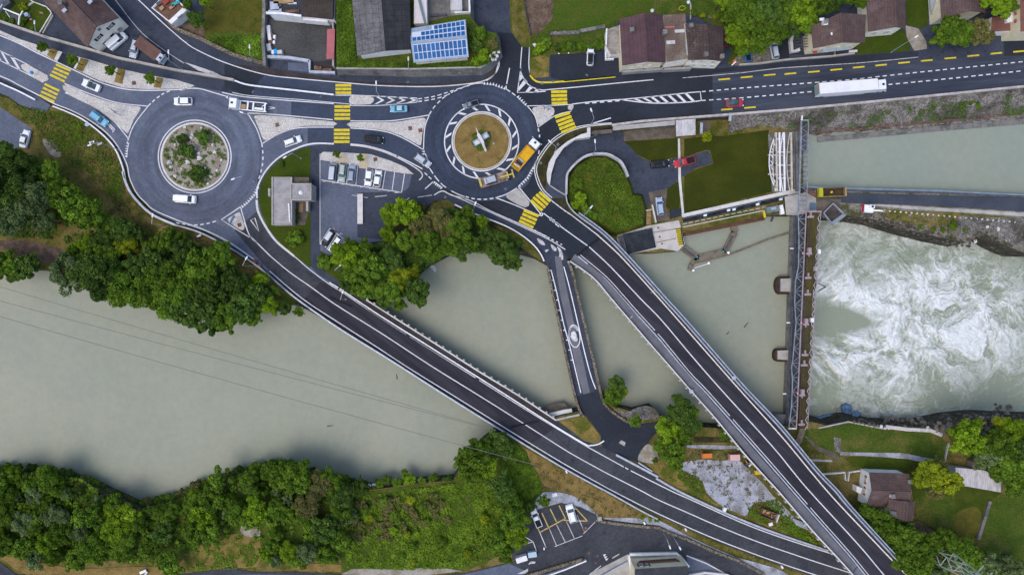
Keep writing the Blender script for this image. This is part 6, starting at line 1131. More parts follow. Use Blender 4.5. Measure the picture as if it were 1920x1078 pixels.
sheet('patio', [(552, 376), (576, 376), (578, 397), (572, 422), (552, 422)], conc_b, 16); sheet('tan_path', [(562, 376), (568, 376), (568, 398), (560, 398)], timb, 17)
for k in range(5): shrub(555 + (k % 2) * 4, 396 + k * 5, 4, 'dark', 'small plant in the planter behind the flat-roofed building', 'planter plants')
# house and sheds on the right bank
h8 = house('white_house', 'white house with brown tiled roof between the rising bridge and the lawn', 'house', [(1630.4, 885.5), (1624, 951.6), (1703, 957), (1704.8, 888)], [(1635, 919.5), (1709.4, 923)], 4.6, 6.8, roof_brn, wall_wh, 0, .35, wins=[(0, .25, 2.6, .9, 1.0, shut_r), (0, .6, 2.6, .9, 1.0, shut_r)], chim=[(1674, 930, 7.0), (1706, 903, 5.6)], chmat=conc_l)
house('annex', 'lower annex with small brown gable roof against the white house', 'house', [(1663.5, 965), (1712, 975.5), (1716, 938.8), (1666.5, 935)], [(1698, 977), (1701.5, 941)], 5.9, 6.9, roof_brn, wall_wh, 0, .25, chim=[(1676, 963, 6.9)], chmat=conc_l)
block('shed', 'tiny white shed in front of the white house gable', 'shed', [(1606, 911), (1617, 915), (1614, 926), (1606, 922)], 0, 2, wall_wh); sheet('patio', [(1612, 916), (1630, 914), (1632, 948), (1612, 936)], sand, 15)
block('shed', 'long weathered white sheet-metal roof on the lawn of the right bank', 'shed', [(1791, 876), (1846, 881.5), (1877.5, 897), (1876.5, 922.5), (1792, 908)], 0, 2.4, wall_gr, corr_w); block('shed', 'little grey wooden shed roof above the white shed', 'shed', [(1823, 865), (1842, 866.5), (1844, 880), (1824, 877)], 0, 2.2, wood_g, wood_g)
# house at the bottom edge
bt = block('terrace_house', 'cream house with balcony, brown shutters and dark roof at the bottom edge', 'house', [(1190, 1066), (1290, 1060), (1293, 1200), (1190, 1200)], 0, 6.5, wall_cr, roof_tar)
bal = [W(x, y, 3.2) for x, y in ((1186, 1068), (1191, 1058), (1200, 1051), (1267, 1046.5), (1279, 1054), (1290, 1068))]
b = MB(); b.poly(bal, .25); b.build('balcony_floor', wall_pk, bt); ribbon(MB(), [p + Vector((0, 0, .02)) for p in bal[1:5]], .16, thick=.95).build('balcony_rail', shut, bt)
for k, x in enumerate((1202, 1212, 1229, 1238, 1255)): window(bt, W(x, 1061, 4.9) + Vector((0, .25, 0)), Vector((1, 0.06, 0)).normalized(), Vector((0, 1, 0)), .8, 1.5, shut)
solid('terrace_wall', [(1180, 1037), (1268, 1035.5), (1278, 1045), (1290, 1060)], wall_wh, .6, .8, 0, parent=bt); solid('terrace_wall', [(1178, 1038), (1181, 1056), (1184, 1078)], wall_wh, .5, .8, 0, parent=bt)
sheet('terrace_paving', [(1100, 1085), (1110, 1073), (1178, 1038), (1270, 1036), (1290, 1056), (1290, 1090)], conc, 30)
solid('railing', [(1125, 1078), (1150, 1064), (1176, 1050)], steel, .15, .9, 0, label='thin grey railing on the pale terrace at the bottom edge', cat='railing'); solid('garden_wall', [(1291, 1076), (1320, 1071), (1362, 1075), (1380, 1085)], conc_l, .5, .8, 0, label='pale curved wall at the bottom edge right of the dark roof', cat='wall')
for x, y in ((1220, 1056.5), (1230.6, 1055)):
    t = thing('flower_pot', 'yellow flowers in a pot on the balcony, ' + ('left pot' if x < 1225 else 'right pot'), 'plant pot', W(x, y, 3.22)); MB().cyl((0, 0, 0), (0, 0, .4), .22, .3).build('pot', shut, t, local=True); f = bpy.data.objects.new('flowers', CM['bush', 0].copy()); f.data.materials.append(leaf_mat('petal_yellow', (.45, .4, .01), (.75, .7, .02))); COL.objects.link(f); f.parent = t; f.location = (0, 0, .5); f.scale = (.5,) * 3
# canopies and intake building
t = thing('canopy', 'long narrow grey metal canopy beneath the road wall by the access loop', 'canopy', W(1208, 238, ZL)); b = MB(); b.poly([W(x, y, .3) for x, y in ((1149, 237), (1266, 226), (1265, 234.7), (1149, 245))], .15); b.build('canopy_roof', M('grey_metal_sheet', (.4, .38, .37), (.33, .31, .3), .6, grain=.15), t)
for x in (1155, 1205, 1258): MB().bar(W(x, 241 - (x - 1155) * .09, ZL), W(x, 241 - (x - 1155) * .09, .2), .14).build('post', steel, t)
t = thing('canopy', 'square pinkish grey metal canopy beside the bright yellow-green tree', 'canopy', W(1286, 240, ZL)); b = MB(); b.poly([W(x, y, .9) for x, y in ((1267, 226), (1304, 223), (1304, 253), (1268, 256))], .15); b.build('canopy_roof', corr_w, t)
for x, y in ((1270, 229), (1301, 226), (1301, 250), (1271, 253)): MB().bar(W(x, y, ZL), W(x, y, .8), .14).build('post', steel, t)
ib = block('intake_building', 'low concrete intake building with black panel roof at the water edge', 'building', [(1156, 434), (1273, 413), (1276, 424), (1284, 458), (1271, 471), (1240, 466), (1172, 478), (1158, 452)], ZL - 2.4, ZL + .3, conc_l, M('stained_pale_concrete', (.5, .47, .43), (.4, .37, .33), .5, .4, .65, (.3, .2, .14), .35, .58, .75, grain=.15, gs=4))
b = MB(); b.poly([W(x, y, ZL + .8) for x, y in ((1168, 439), (1222.5, 427.5), (1230, 464), (1177, 477))], .5); b.build('panel_roof', M('black_grating', (.022, .027, .033), (.035, .042, .05), .8, rough=.6, grain=.3, gs=3), ib); b = MB(); b.poly([W(x, y, ZL + .7) for x, y in ((1158, 443), (1167, 440), (1175, 477), (1171, 477))], .4); b.build('panel_frame', steel_d, ib)
for k in range(9): MB().box(W(1271.5 + k * .55, 431 + k * 3.5, ZL + .36), (1.15, .24, .06), .12).build('warning_stripe', yel, ib)
sheet('warning_base', [(1267, 429), (1277, 427), (1283, 459), (1273, 461)], blk, 0, ZL + .335, ib, kind=None)
for a, b2 in (((1226, 436), (1268, 429)), ((1230, 455), (1268, 447))): line('rust_line', [a, b2], rust, .15, 0, ZL + .34, ib)
for x, y in ((1237, 444), (1241, 457), (1234, 427)): MB().cyl(W(x, y, ZL + .32), W(x, y, ZL + .38), .2).build('bolt', blk, ib)
# ---------------------------------------------------------------- vehicles (x forward, y left, metres)
def loop(L, Wd, x0, x1, z, rnd_f, rnd_r, n=6):
    """rounded outline in plan between x0 (rear) and x1 (front)"""
    P = []; h = Wd / 2
    for cx, cy, r, a0 in ((x1 - rnd_f, h - rnd_f * .62, rnd_f, 0), (x0 + rnd_r, h - rnd_r * .62, rnd_r, 90), (x0 + rnd_r, -h + rnd_r * .62, rnd_r, 180), (x1 - rnd_f, -h + rnd_f * .62, rnd_f, 270)):
        for k in range(n):
            t = R(a0 + 90 * k / (n - 1)); P.append((cx + r * math.cos(t), cy + r * .62 * math.sin(t), z))
    return P
def loft(loops, cap=True):
    b = MB(); n = len(loops[0]); b.v = [p for l in loops for p in l]
    for j in range(len(loops) - 1):
        for k in range(n): b.f.append((j * n + k, j * n + (k + 1) % n, (j + 1) * n + (k + 1) % n, (j + 1) * n + k)); b.uv.append(None)
    if cap: b.f.append(tuple((len(loops) - 1) * n + k for k in range(n))); b.uv.append(None)
    return b
KINDS_ = {  # length, width, height, belt, hood end, roof front, roof rear, rear base (fractions from the front)
    'hatch': (4.1, 1.78, 1.48, .92, .25, .42, .84, .965), 'sedan': (4.6, 1.82, 1.45, .92, .26, .42, .70, .84), 'wagon': (4.7, 1.84, 1.5, .93, .25, .40, .88, .975),
    'suv': (4.5, 1.88, 1.72, 1.05, .24, .37, .86, .97), 'van': (5.0, 1.95, 1.98, 1.1, .17, .29, .965, .99), 'coupe': (4.4, 1.84, 1.36, .9, .30, .46, .64, .80), 'pickup': (5.2, 1.9, 1.78, 1.05, .25, .36, .54, .59)}
def wheels(t, xs, wd, r=.33, w=.22):
    for x in xs:
        for s in (-1, 1):
            o = MB().cyl((x, s * (wd / 2 - .02), r), (x, s * (wd / 2 - w), r), r, n=14).build('wheel', blk, t, local=True)
            MB().cyl((x, s * (wd / 2), r), (x, s * (wd / 2 - .03), r), r * .6, n=10).build('rim', steel, o, local=True)
def car(px, py, ang, kind, col, label, z0=0.0, roofc=None, scale=1.0, name=None, cat='car', group=None, z=None, extra=None):
    L, Wd, Hh, belt, fh, rf, rr_, rb = KINDS_[kind]; L *= scale; Wd *= scale
    p = W(px, py, z0 + .9); t = thing(name or ('van' if kind == 'van' else 'pickup_truck' if kind == 'pickup' else 'car'), label, cat, (p.x, p.y, z0 + .02), R(ang), group)
    X = lambda f: L / 2 - f * L
    m = col; rm = roofc or col; hb = belt
    body = loft([loop(L, Wd * .94, -L / 2 + .08, L / 2 - .08, .2, .5, .35), loop(L, Wd, -L / 2, L / 2, .38, .62, .42), loop(L, Wd, -L / 2 + .01, L / 2 - .02, .62, .66, .42), loop(L, Wd * .965, -L / 2 + .05, L / 2 - .12, hb - .14, .7, .4), loop(L, Wd * .9, -L / 2 + .1, L / 2 - .26, hb - .03, .7, .4), loop(L, Wd * .8, -L / 2 + .18, L / 2 - .5, hb, .6, .4)])
    bo = body.build('body', m, t, local=True, smooth=False)
    for s in (-1, 1): MB().bar((X(.04), s * Wd * .27, hb + .012), (X(fh - .01), s * Wd * .35, hb + .012), .03, .02).build('bonnet_crease', m, bo, local=True)
    wb, wr = Wd * .43, Wd * .355; hr = Hh
    base = [(X(fh), wb * .93), (X(rb), wb * .92)]; roof = [(X(rf), wr), (X(rr_), wr * .97)]
    zb_ = hb - .02
    q = lambda pt, z_, s=1: (pt[0], pt[1] * s, z_)
    fl_ = q(base[0], zb_); fr_ = q(base[0], zb_, -1); rl = q(base[1], zb_); rr2 = q(base[1], zb_, -1); tfl = q(roof[0], hr - .04); tfr = q(roof[0], hr - .04, -1); trl = q(roof[1], hr - .04); trr = q(roof[1], hr - .04, -1)
    cab = MB(); cab.face([fr_, fl_, tfl, tfr]); cab.face([fl_, rl, trl, tfl]); cab.face([rl, rr2, trr, trl]); cab.face([rr2, fr_, tfr, trr]); cb = cab.build('cabin', m, t, local=True)
    rp = loft([loop(L, 2 * wr, roof[1][0] - .03, roof[0][0] + .03, hr - .05, .22, .16, 4), loop(L, 2 * wr * .98, roof[1][0], roof[0][0], hr - .015, .22, .16, 4), loop(L, 2 * wr * .8, roof[1][0] + .12, roof[0][0] - .14, hr + .02, .2, .16, 4)]); rp.build('roof', rm, t, local=True)
    def pane(nm, a, b, c, d, s=.06, off=.015):
        a, b, c, d = map(Vector, (a, b, c, d)); ce = (a + b + c + d) / 4; n = (b - a).cross(d - a).normalized()
        P = [p_ + (ce - p_) * s + n * off for p_ in (a, b, c, d)]; MB().face(P).build(nm, glass_c, t, local=True)
    pane('windscreen', fr_, fl_, tfl, tfr)
    if kind != 'van' or extra == 'glazed': pane('rear_window', rl, rr2, trr, trl, .1)
    if kind == 'van' and extra != 'glazed':
        k = .34; mx = lambda a, b: tuple(Vector(a).lerp(Vector(b), k)); pane('side_window', fl_, mx(fl_, rl), mx(tfl, trl), tfl, .08); pane('side_window', mx(fr_, rr2), fr_, tfr, mx(tfr, trr), .08)
    else:
        pane('side_window', fl_, rl, trl, tfl, .08); pane('side_window', rr2, fr_, tfr, trr, .08)
    for s in (-1, 1):
        MB().box((X(.045), s * Wd * .34, .68), (.3, .36, .16), s * -.45).build('headlight', chrome, t, local=True)
        MB().box((X(.985), s * Wd * .37, .74), (.12, .3, .2), 0).build('tail_light', redl, t, local=True)
        MB().box((X(fh + .05), s * (Wd * .5 + .08), hb + .05), (.16, .22, .15)).build('mirror', m, t, local=True)
    wheels(t, (X(.17), X(.80)), Wd)
    if kind in ('wagon', 'suv'):
        for s in (-1, 1): MB().bar((roof[0][0] - .2, s * wr * .85, hr + .05), (roof[1][0] + .2, s * wr * .85, hr + .05), .05).build('roof_rail', steel_d if m is not steel_d else steel, t, local=True)
    if kind == 'pickup':
        MB().box((X(.79), 0, hb - .02), (L * .36, Wd * .78, .06)).build('bed_floor', blk, t, local=True)
        for s in (-1, 1): MB().box((X(.79), s * Wd * .43, hb + .08), (L * .38, .1, .2)).build('bed_side', m, t, local=True)
        MB().box((X(.985), 0, hb + .06), (.1, Wd * .8, .2)).build('tailgate', m, t, local=True)
    MB().box((L / 2 - .02, 0, .45), (.06, .5, .12)).build('number_plate', steel_w, t, local=True)
    return t
c_white = paint('car_white', (.75, .76, .78)); c_blue = paint('car_blue', (.05, .27, .5)); c_teal = paint('car_light_blue', (.12, .38, .55)); c_blk = M('car_black', (.012, .013, .016), rough=.45, spec=.2); c_silver = paint('car_silver', (.42, .46, .52)); c_slate = paint('car_slate_grey', (.15, .18, .22)); c_red = paint('car_red', (.42, .015, .025)); c_green = paint('car_pale_green', (.3, .38, .36)); c_navy = paint('car_bright_blue', (.0, .19, .45)); c_greyb = paint('car_grey_blue', (.22, .27, .35)); c_bro = paint('car_dark_brown', (.06, .04, .035))
car(170, 160, 157, 'coupe', c_white, 'white coupe with a black glass roof leaving the zebra crossing towards the west roundabout', roofc=glass)
car(184.5, 222, -37, 'wagon', c_teal, 'light blue car entering the west roundabout beside the scrubby verge')
car(342.5, 190, 180, 'hatch', c_white, 'white hatchback at the top of the west roundabout', scale=1.06)
car(347, 373, -4, 'van', c_white, 'white van at the bottom of the west roundabout')
car(548, 265, 20, 'wagon', c_white, 'white estate car leaving the west roundabout just before the zebra crossing', scale=.92)
car(747.5, 204, 182, 'sedan', c_teal, 'light blue saloon between the chevrons and the cobbled splitter island', roofc=paint('roof_pale_blue', (.28, .5, .62)), scale=.88)
car(701, 261.5, -8, 'van', c_blk, 'black van approaching the east roundabout', scale=.88)
car(792.5, 301, -35, 'wagon', c_silver, 'silver estate car waiting at the entry of the east roundabout', scale=.92)
car(882.5, 196.5, 197, 'pickup', c_slate, 'dark slate grey pickup on the hatched ring of the east roundabout', scale=.72, cat='pickup')
car(1378, 193, 2, 'hatch', c_red, 'red hatchback with dark roof driving on the wide east road', roofc=glass_c)
car(1107, 107.5, 87, 'suv', c_white, 'white car with black roof parked alone beside the burgundy house', roofc=blk, scale=.87)
car(1401.5, 100.5, 99, 'pickup', c_navy, 'bright blue small pickup on the stony forecourt', roofc=c_navy, scale=.74, cat='pickup')
car(1452.5, 93, 100, 'wagon', c_silver, 'silver estate car at the right end of the stony forecourt', scale=.95)
car(1237.5, 307.5, 6, 'wagon', c_blk, 'black car parked between the low lawns behind the red pickup', ZL, roofc=c_blk, scale=.96)
car(1283.5, 303.5, 194, 'pickup', c_red, 'red pickup with a dark covered bed across the pale garden path', ZL, cat='pickup', scale=.98)
car(1237.5, 387, 97, 'wagon', paint('car_steel_blue', (.32, .4, .52)), 'steel blue estate car on the concrete driveway by the intake building', ZL, scale=.92)
car(219, 77, 40, 'van', c_white, 'white van parked under the cream gable wall', scale=1.02)
car(252, 91, 255, 'wagon', c_silver, 'silver car squeezed beside the lorry with the brown cover', scale=.96)
car(45.5, 260.5, 75, 'sedan', c_white, 'white car half under the trees in the left car park', scale=.93)
for x, y, a, k, c, d, rc in ((624, 321.5, 84, 'van', c_slate, 'dark grey van leftmost of the cars parked under the cobbled bed', c_silver), (641.5, 323.5, 263, 'wagon', c_green, 'pale green-grey car second in the row under the cobbled bed', None), (659, 325.5, 84, 'wagon', c_greyb, 'blue-grey estate car third in the row under the cobbled bed', None), (691.5, 332.5, 262, 'hatch', c_white, 'white car left one of the white pair in the marked bays', None), (708, 335, 82, 'hatch', c_white, 'white car right one of the white pair in the marked bays', None)):
    car(x, y, a, k, c, d, roofc=rc, scale=.95 if k != 'van' else .88, group='cars parked in the marked bays', cat='car', extra='glazed')
car(614.5, 446.5, 237, 'wagon', c_blk, 'dark car with pale roof, outermost of three by the asphalt path', roofc=c_silver, scale=.9); car(629, 458, 236, 'wagon', c_white, 'white car between the dark one and the trees', scale=.9); car(641.5, 468, 236, 'hatch', c_white, 'white car half hidden under the bright tree', scale=.9)
car(1005.5, 971, 112, 'pickup', c_white, 'white small pickup in the lower car park beside the trees', scale=.84, cat='pickup'); car(1071.5, 963, 106, 'suv', c_white, 'white car across the yellow bay lines in the lower car park')
# lorries
c_or = M('tipper_orange', (.66, .38, .02), (.55, .31, .02), .6, rough=.5); c_yl = M('trailer_yellow', (.5, .42, .1), (.4, .33, .08), 1, rough=.6); fr_m = M('chassis_dirty_pink', (.35, .26, .23), (.2, .16, .14), .9, grain=.3)
def cab(t, x, w, m, l=2.1, h=3.0):
    MB_ = loft([loop(l, w, x - l / 2, x + l / 2, .5, .25, .1, 4), loop(l, w, x - l / 2, x + l / 2, 1.6, .25, .1, 4), loop(l, w * .97, x - l / 2, x + l / 2 - .18, h - .2, .3, .1, 4), loop(l, w * .9, x - l / 2 + .08, x + l / 2 - .35, h, .3, .12, 4)]); o = MB_.build('cab', m, t, local=True)
    MB().face([(x + l / 2 + .01, -w * .42, 1.7), (x + l / 2 + .01, w * .42, 1.7), (x + l / 2 - .13, w * .4, h - .35), (x + l / 2 - .13, -w * .4, h - .35)]).build('windscreen', glass_c, o, local=True)
    MB().box((x + .1, 0, h + .02), (.55, .5, .07)).build('roof_hatch', glass, o, local=True)
    for s in (-1, 1): MB().box((x + l / 2 - .1, s * (w / 2 + .16), 2.1), (.1, .22, .6)).build('mirror', m, o, local=True); MB().box((x + l / 2, s * w * .36, .75), (.08, .4, .2)).build('headlight', chrome, o, local=True)
p = W(1595, 165.5, 2.0); t = thing('lorry', 'long white articulated lorry driving on the wide east road', 'lorry', (p.x, p.y, .02), R(4.5))
cab(t, 6.9, 2.35, c_white, 2.1, 3.1); MB().box((5.2, 0, 1.0), (4.6, .9, .4)).build('chassis', steel_d, t, local=True)
tr = MB().box((-1.3, 0, 2.45), (13.4, 2.5, 2.7)).build('trailer', M('lorry_trailer_white', (.72, .71, .73), (.65, .64, .66), .4, rough=.5), t, local=True)
for k in range(14): MB().box((-7.6 + k * .97, 0, 3.82), (.06, 2.46, .03)).build('roof_bow', c_white, tr, local=True)
MB().box((-8.02, 0, 2.4), (.06, 2.3, 2.4)).build('rear_door', M('teal_print', (.1, .3, .3), (.45, .2, .15), .8), tr, local=True); MB().box((-1.3, -1.28, .8), (9, .06, .7)).build('side_guard', steel, tr, local=True)
wheels(t, (6.6, 3.6, -4.3, -5.6, -6.9), 2.4, .5, .3)
p = W(465, 198.5, 1.5); t = thing('lorry', 'white lorry with bare open chassis leaving towards the west roundabout', 'lorry', (p.x, p.y, .02), R(174))
cab(t, 3.1, 2.35, c_white, 2.0, 2.9); MB().box((-.6, 0, .95), (7.4, .85, .35)).build('chassis', steel_d, t, local=True)
for s in (-1, 1): MB().bar((1.9, s * 1.0, 1.15), (-4.2, s * 1.0, 1.3), .2, .3).build('side_beam', c_white, t, local=True)
for x in (1.9, .1, -1.2, -3.9): MB().box((x, 0, 1.35), (.35, 2.2, .25)).build('cross_beam', c_white, t, local=True)
MB().box((1.1, .3, 1.3), (1.2, 1.0, .5)).build('tank', timb, t, local=True); MB().box((-2.6, .5, 1.5), (2.0, .5, .35)).build('hook_arm', c_white, t, local=True); MB().box((-2.6, -.3, 1.3), (1.6, .8, .3)).build('gearbox', steel_d, t, local=True)
MB().bar((-4.3, 1.0, 1.3), (-3.2, .1, 1.4), .18).build('brace', c_white, t, local=True); MB().bar((-4.3, -1.0, 1.3), (-3.2, -.1, 1.4), .18).build('brace', c_white, t, local=True)
wheels(t, (2.9, -1.9, -3.2), 2.3, .5, .3)
a = 50; p = W(985.5, 291, 1.6); t = thing('tipper_lorry', 'orange-yellow tipper lorry with white cab leaving the east roundabout', 'lorry', (p.x, p.y, .02), R(a))
cab(t, 3.3, 2.35, c_white, 1.9, 2.9); MB().box((-.5, 0, .9), (7.5, .85, .3)).build('chassis', steel_d, t, local=True)
bo = MB().box((-1.1, 0, 1.35), (5.9, 2.3, .25)).build('tipper_body', c_or, t, local=True)
for s in (-1, 1): MB().box((-1.1, s * 1.15, 1.85), (5.9, .12, .95)).build('side_board', c_or, bo, local=True)
MB().box((1.82, 0, 1.9), (.12, 2.3, 1.1)).build('head_board', c_or, bo, local=True); MB().box((-4.02, 0, 1.85), (.1, 2.3, .95)).build('tail_board', c_or, bo, local=True); MB().box((.35, 0, 1.6), (2.8, 2.1, .4)).build('load_cover', c_or, bo, local=True)
for k in range(5): MB().box((-1.6 - k * .38, 0, 1.65), (.28, 1.6, .3), .03 * k).build('load_board', (steel, steel_d, blk, steel_d, conc_l)[k], bo, local=True)
wheels(t, (3.1, -1.6, -2.9), 2.3, .5, .3)
a = 16; p = W(929.5, 335, 1.3); t = thing('low_trailer', 'low loader trailer with yellow ends behind the orange tipper, carrying a grey machine', 'trailer', (p.x, p.y, .02), R(a))
MB().box((-.6, 0, .75), (6.6, 2.3, .25)).build('deck', fr_m, t, local=True); MB().bar((1.2, 0, 1.05), (4.1, 0, 1.2), .32).build('drawbar', c_yl, t, local=True); MB().box((4.15, 0, 1.25), (.3, 2.0, .3)).build('cross_bar', c_yl, t, local=True); MB().box((2.9, 0, 1.2), (.3, 1.5, .25)).build('cross_bar', c_yl, t, local=True); MB().box((-3.7, .1, 1.15), (.5, 1.9, .5)).build('tail_frame', c_yl, t, local=True)
MB().box((2.6, .75, 1.0), (1.0, .5, .3)).build('tool_box', fr_m, t, local=True); MB().box((1.4, -.8, 1.0), (1.4, .4, .3)).build('ramp', rust, t, local=True)
wheels(t, (-1.2, -2.3, 2.9), 2.2, .42, .3)
m_ = thing('machine', 'grey box-shaped site machine riding on the low trailer', 'machine', (p.x + math.cos(R(a)) * -1.1, p.y + math.sin(R(a)) * -1.1, .9), R(a)); MB().box((0, 0, .75), (2.2, 1.4, 1.3), 0, .94).build('body', M('machine_grey', (.36, .39, .44), rough=.5), m_, local=True); MB().box((-1.35, 0, .6), (.5, 1.4, .9)).build('front', c_silver, m_, local=True); MB().box((-1.1, 0, 1.1), (.12, 1.0, .3)).build('slot', blk, m_, local=True)
for s in (-1, 1): MB().box((0, s * .8, .25), (2.6, .25, .4)).build('track', blk, m_, local=True)
p = W(285, 97, 1.6); t = thing('lorry', 'small lorry with a brown cover over its load, facing the street corner', 'lorry', (p.x, p.y, .02), R(-37)); cab(t, 2.75, 2.0, c_silver, 1.3, 2.3); MB().box((-1.0, 0, .8), (6, .8, .3)).build('chassis', steel_d, t, local=True)
cv = MB().box((-.9, 0, 1.55), (6.3, 2.75, 1.3), 0, .985).build('load_cover', M('brown_tarpaulin', (.15, .085, .07), (.12, .07, .06), .6, grain=.2), t, local=True); wheels(t, (2.5, -2.2), 2.0, .4, .25)
# site machines
p = W(1629, 392, .9); t = thing('excavator', 'small white excavator with red stripe at the end of the embankment road', 'excavator', (p.x, p.y, PZ + .05), R(-5)); MB().box((-.2, 0, 1.15), (2.3, 1.9, 1.2), 0, .9).build('body', c_white, t, local=True); MB().box((.2, .45, 2.0), (1.1, .8, .8)).build('cab', c_white, t, local=True); MB().box((.25, .45, 2.42), (.5, .5, .05)).build('roof_hatch', glass, t, local=True); MB().box((-1.35, 0, 1.2), (.14, 1.8, .8)).build('counterweight', M('excavator_red', (.45, .02, .07)), t, local=True)
for s in (-1, 1): MB().box((0, s * .85, .3), (2.6, .4, .6)).build('track', blk, t, local=True)
MB().bar((.8, -.3, 1.6), (2.6, -.35, 2.3), .32).build('boom', c_white, t, local=True); MB().bar((2.6, -.35, 2.3), (3.5, -.4, 1.4), .24).build('stick', c_white, t, local=True); MB().box((3.55, -.4, 1.1), (.4, .7, .5)).build('bucket', steel_d, t, local=True)
def trailer_box(px, py, a, l, w_, h, m, name, label, cat='trailer', bar=True, roof=None):
    p = W(px, py, 1); t = thing(name, label, cat, (p.x, p.y, .06), R(a)); bb = MB().box((0, 0, .5 + h / 2), (l, w_, h), 0, .94).build('body', m, t, local=True); MB().box((0, 0, .53 + h), (l * .9, w_ * .88, .06)).build('lid', roof or m, bb, local=True)
    if bar:
        for s in (-1, 1): MB().bar((-l / 2, s * w_ * .3, .45), (-l / 2 - .9, 0, .45), .09).build('drawbar', steel_d, t, local=True)
    wheels(t, (0,), w_ + .25, .3, .2); return t
trailer_box(1325.5, 853.5, 3, 2.4, 1.15, .9, M('orange_paint', (.58, .17, .04), rough=.5), 'compressor_trailer', 'small orange trailer on the weeds above the gravel yard'); trailer_box(1376.5, 856, 2, 2.5, 1.5, 1.2, M('salmon_paint', (.5, .2, .18), rough=.5), 'box_trailer', 'salmon pink box trailer beside the small orange trailer', roof=M('pink_lid', (.62, .4, .4), rough=.5)); trailer_box(1421.5, 885, 5, 1.5, 1.0, .7, M('yellow_paint', (.62, .4, .01), rough=.5), 'skip', 'small yellow skip half under the rising bridge', 'skip', False)
p = W(1401, 869, .5); t = thing('mini_digger', 'small orange and black digger beside the gravel yard', 'digger', (p.x, p.y, .05), R(-40)); MB().box((0, 0, .7), (1.0, .8, .6)).build('body', steel_d, t, local=True); MB().bar((-.3, .1, .9), (-1.2, .3, 1.5), .2).build('boom', M('digger_orange', (.6, .2, .03)), t, local=True); MB().box((.5, 0, .9), (.3, .5, .3)).build('seat', c_white, t, local=True)
for s in (-1, 1): MB().box((.1, s * .5, .25), (1.3, .25, .45)).build('track', blk, t, local=True)
p = W(1442, 964, .6); t = thing('open_skip', 'rusty open steel skip with a pale end on the yard below the bridges', 'skip', (p.x, p.y, .05), R(-21)); MB().box((0, 0, .2), (4.4, 1.7, .15)).build('floor', rust, t, local=True)
for s in (-1, 1): MB().box((0, s * .85, .7), (4.4, .1, 1.1)).build('side', rust, t, local=True)
MB().box((-2.2, 0, .7), (.1, 1.7, 1.1)).build('end', rust, t, local=True); MB().box((1.9, 0, .75), (.25, 1.9, 1.2)).build('end', conc_l, t, local=True)
for k in range(6): MB().box((-1.3 + k * .5, rnd(k).uniform(-.3, .3), .45), (.6, .9, .35), k).build('scrap', rust if k % 2 else timb, t, local=True)
p = W(1560.5, 360.5, .6); t = thing('work_barge', 'brown open steel tray with yellow ends lying by the canal corner', 'skip', (p.x, p.y, PZ + .05), R(2)); MB().box((0, 0, .25), (6.0, 2.0, .2)).build('floor', M('muddy_floor', (.045, .032, .022), (.07, .05, .03), .8), t, local=True)
for s in (-1, 1): MB().box((0, s * 1.0, .7), (6.2, .15, 1.0)).build('side', M('dull_yellow', (.35, .27, .05), (.2, .12, .06), .8) if s < 0 else rust, t, local=True)
MB().box((-2.8, 0, .9), (.9, 2.1, 1.1)).build('end', M('lime_yellow', (.45, .42, .02), (.36, .33, .03), .9), t, local=True); MB().box((3.05, 0, .8), (.3, 2.1, 1.0)).build('end', timb, t, local=True); MB().box((0, .05, .55), (.5, .4, .3), .4).build('yellow_block', yel, t, local=True)
# ---------------------------------------------------------------- weir, gates, channel and dam furniture
WZ = 1.2
wr_ = thing('weir', 'long weir with mossy timber deck, lattice girders and pink winches across the river', 'weir', W(1510, 600, 0))
def X_(y, x0, x1): return x0 + (x1 - x0) * (y - 400) / 402.0        # the weir runs slightly askew
deck_pts = [(X_(400, 1514.5, 0) if False else 1514.5, 398), (1534, 398), (1527, 520), (1522, 560), (1516, 680), (1510, 803), (1497, 803), (1504, 680), (1510, 555)]
b = MB(); b.poly([W(x, y, WZ) for x, y in deck_pts], .5); b.build('deck', timber, wr_)
yy = list(range(400, 802, 27))
for a, bb in zip(yy[:-1], yy[1:]):               # deck boards in bays
    for k in range(4):
        f = (k + .5) / 4; xa = X_(a, 1515, 1498) + f * (X_(a, 18, 12)); xb = X_(bb, 1515, 1498) + f * (X_(bb, 18, 12))
        MB().bar(W(xa, a + .4, WZ + .05), W(xb, bb - .4, WZ + .05), .46, .07).build('deck_plank', timber, wr_)
def chord(nm, x0, x1, z, m, w, y0=396, y1=803): return MB().bar(W(x0 + (x1 - x0) * (y0 - 396) / 407, y0, z), W(x0 + (x1 - x0) * (y1 - 396) / 407, y1, z), w, w).build(nm, m, wr_)
chord('pink_rail', 1511.5, 1493, WZ + 1.3, pink, .22); chord('pink_rail', 1539, 1514, WZ + 1.1, pink, .15); chord('pink_rail', 1536, 1511, WZ + .5, steel_d, .18)
zig = [(1496.5, 396), (1498, 452), (1497, 500), (1491, 530), (1490, 570), (1492.5, 605), (1487, 668), (1484, 690), (1486, 715), (1484, 760), (1479, 802)]
for a, c in zip(zig[:-1], zig[1:]): MB().bar(W(*a, WZ + 1.2), W(*c, WZ + 1.2), .2).build('grey_chord', steel_g, wr_)
lat = MB(); prev = None; y = 397; side = 0
xl = lambda y: np.interp(y, [p[1] for p in zig], [p[0] for p in zig]); xr = lambda y: 1511.5 - 18.5 * (y - 396) / 407
while y < 800:
    n = y + 13.5
    MB().bar(W(xl(y) if side else xr(y), y, WZ + 1.2), W(xr(n) if side else xl(n), n, WZ + 1.2), .1).build('lattice_bar', steel_g, wr_)
    if side: MB().bar(W(xl(y), y, WZ + 1.2), W(xr(y), y, WZ + 1.25), .11).build('lattice_bar', steel_g, wr_)
    side = 1 - side; y = n
xr2 = lambda y: 1539 - 25 * (y - 396) / 407
yq = 400; sd_ = 0
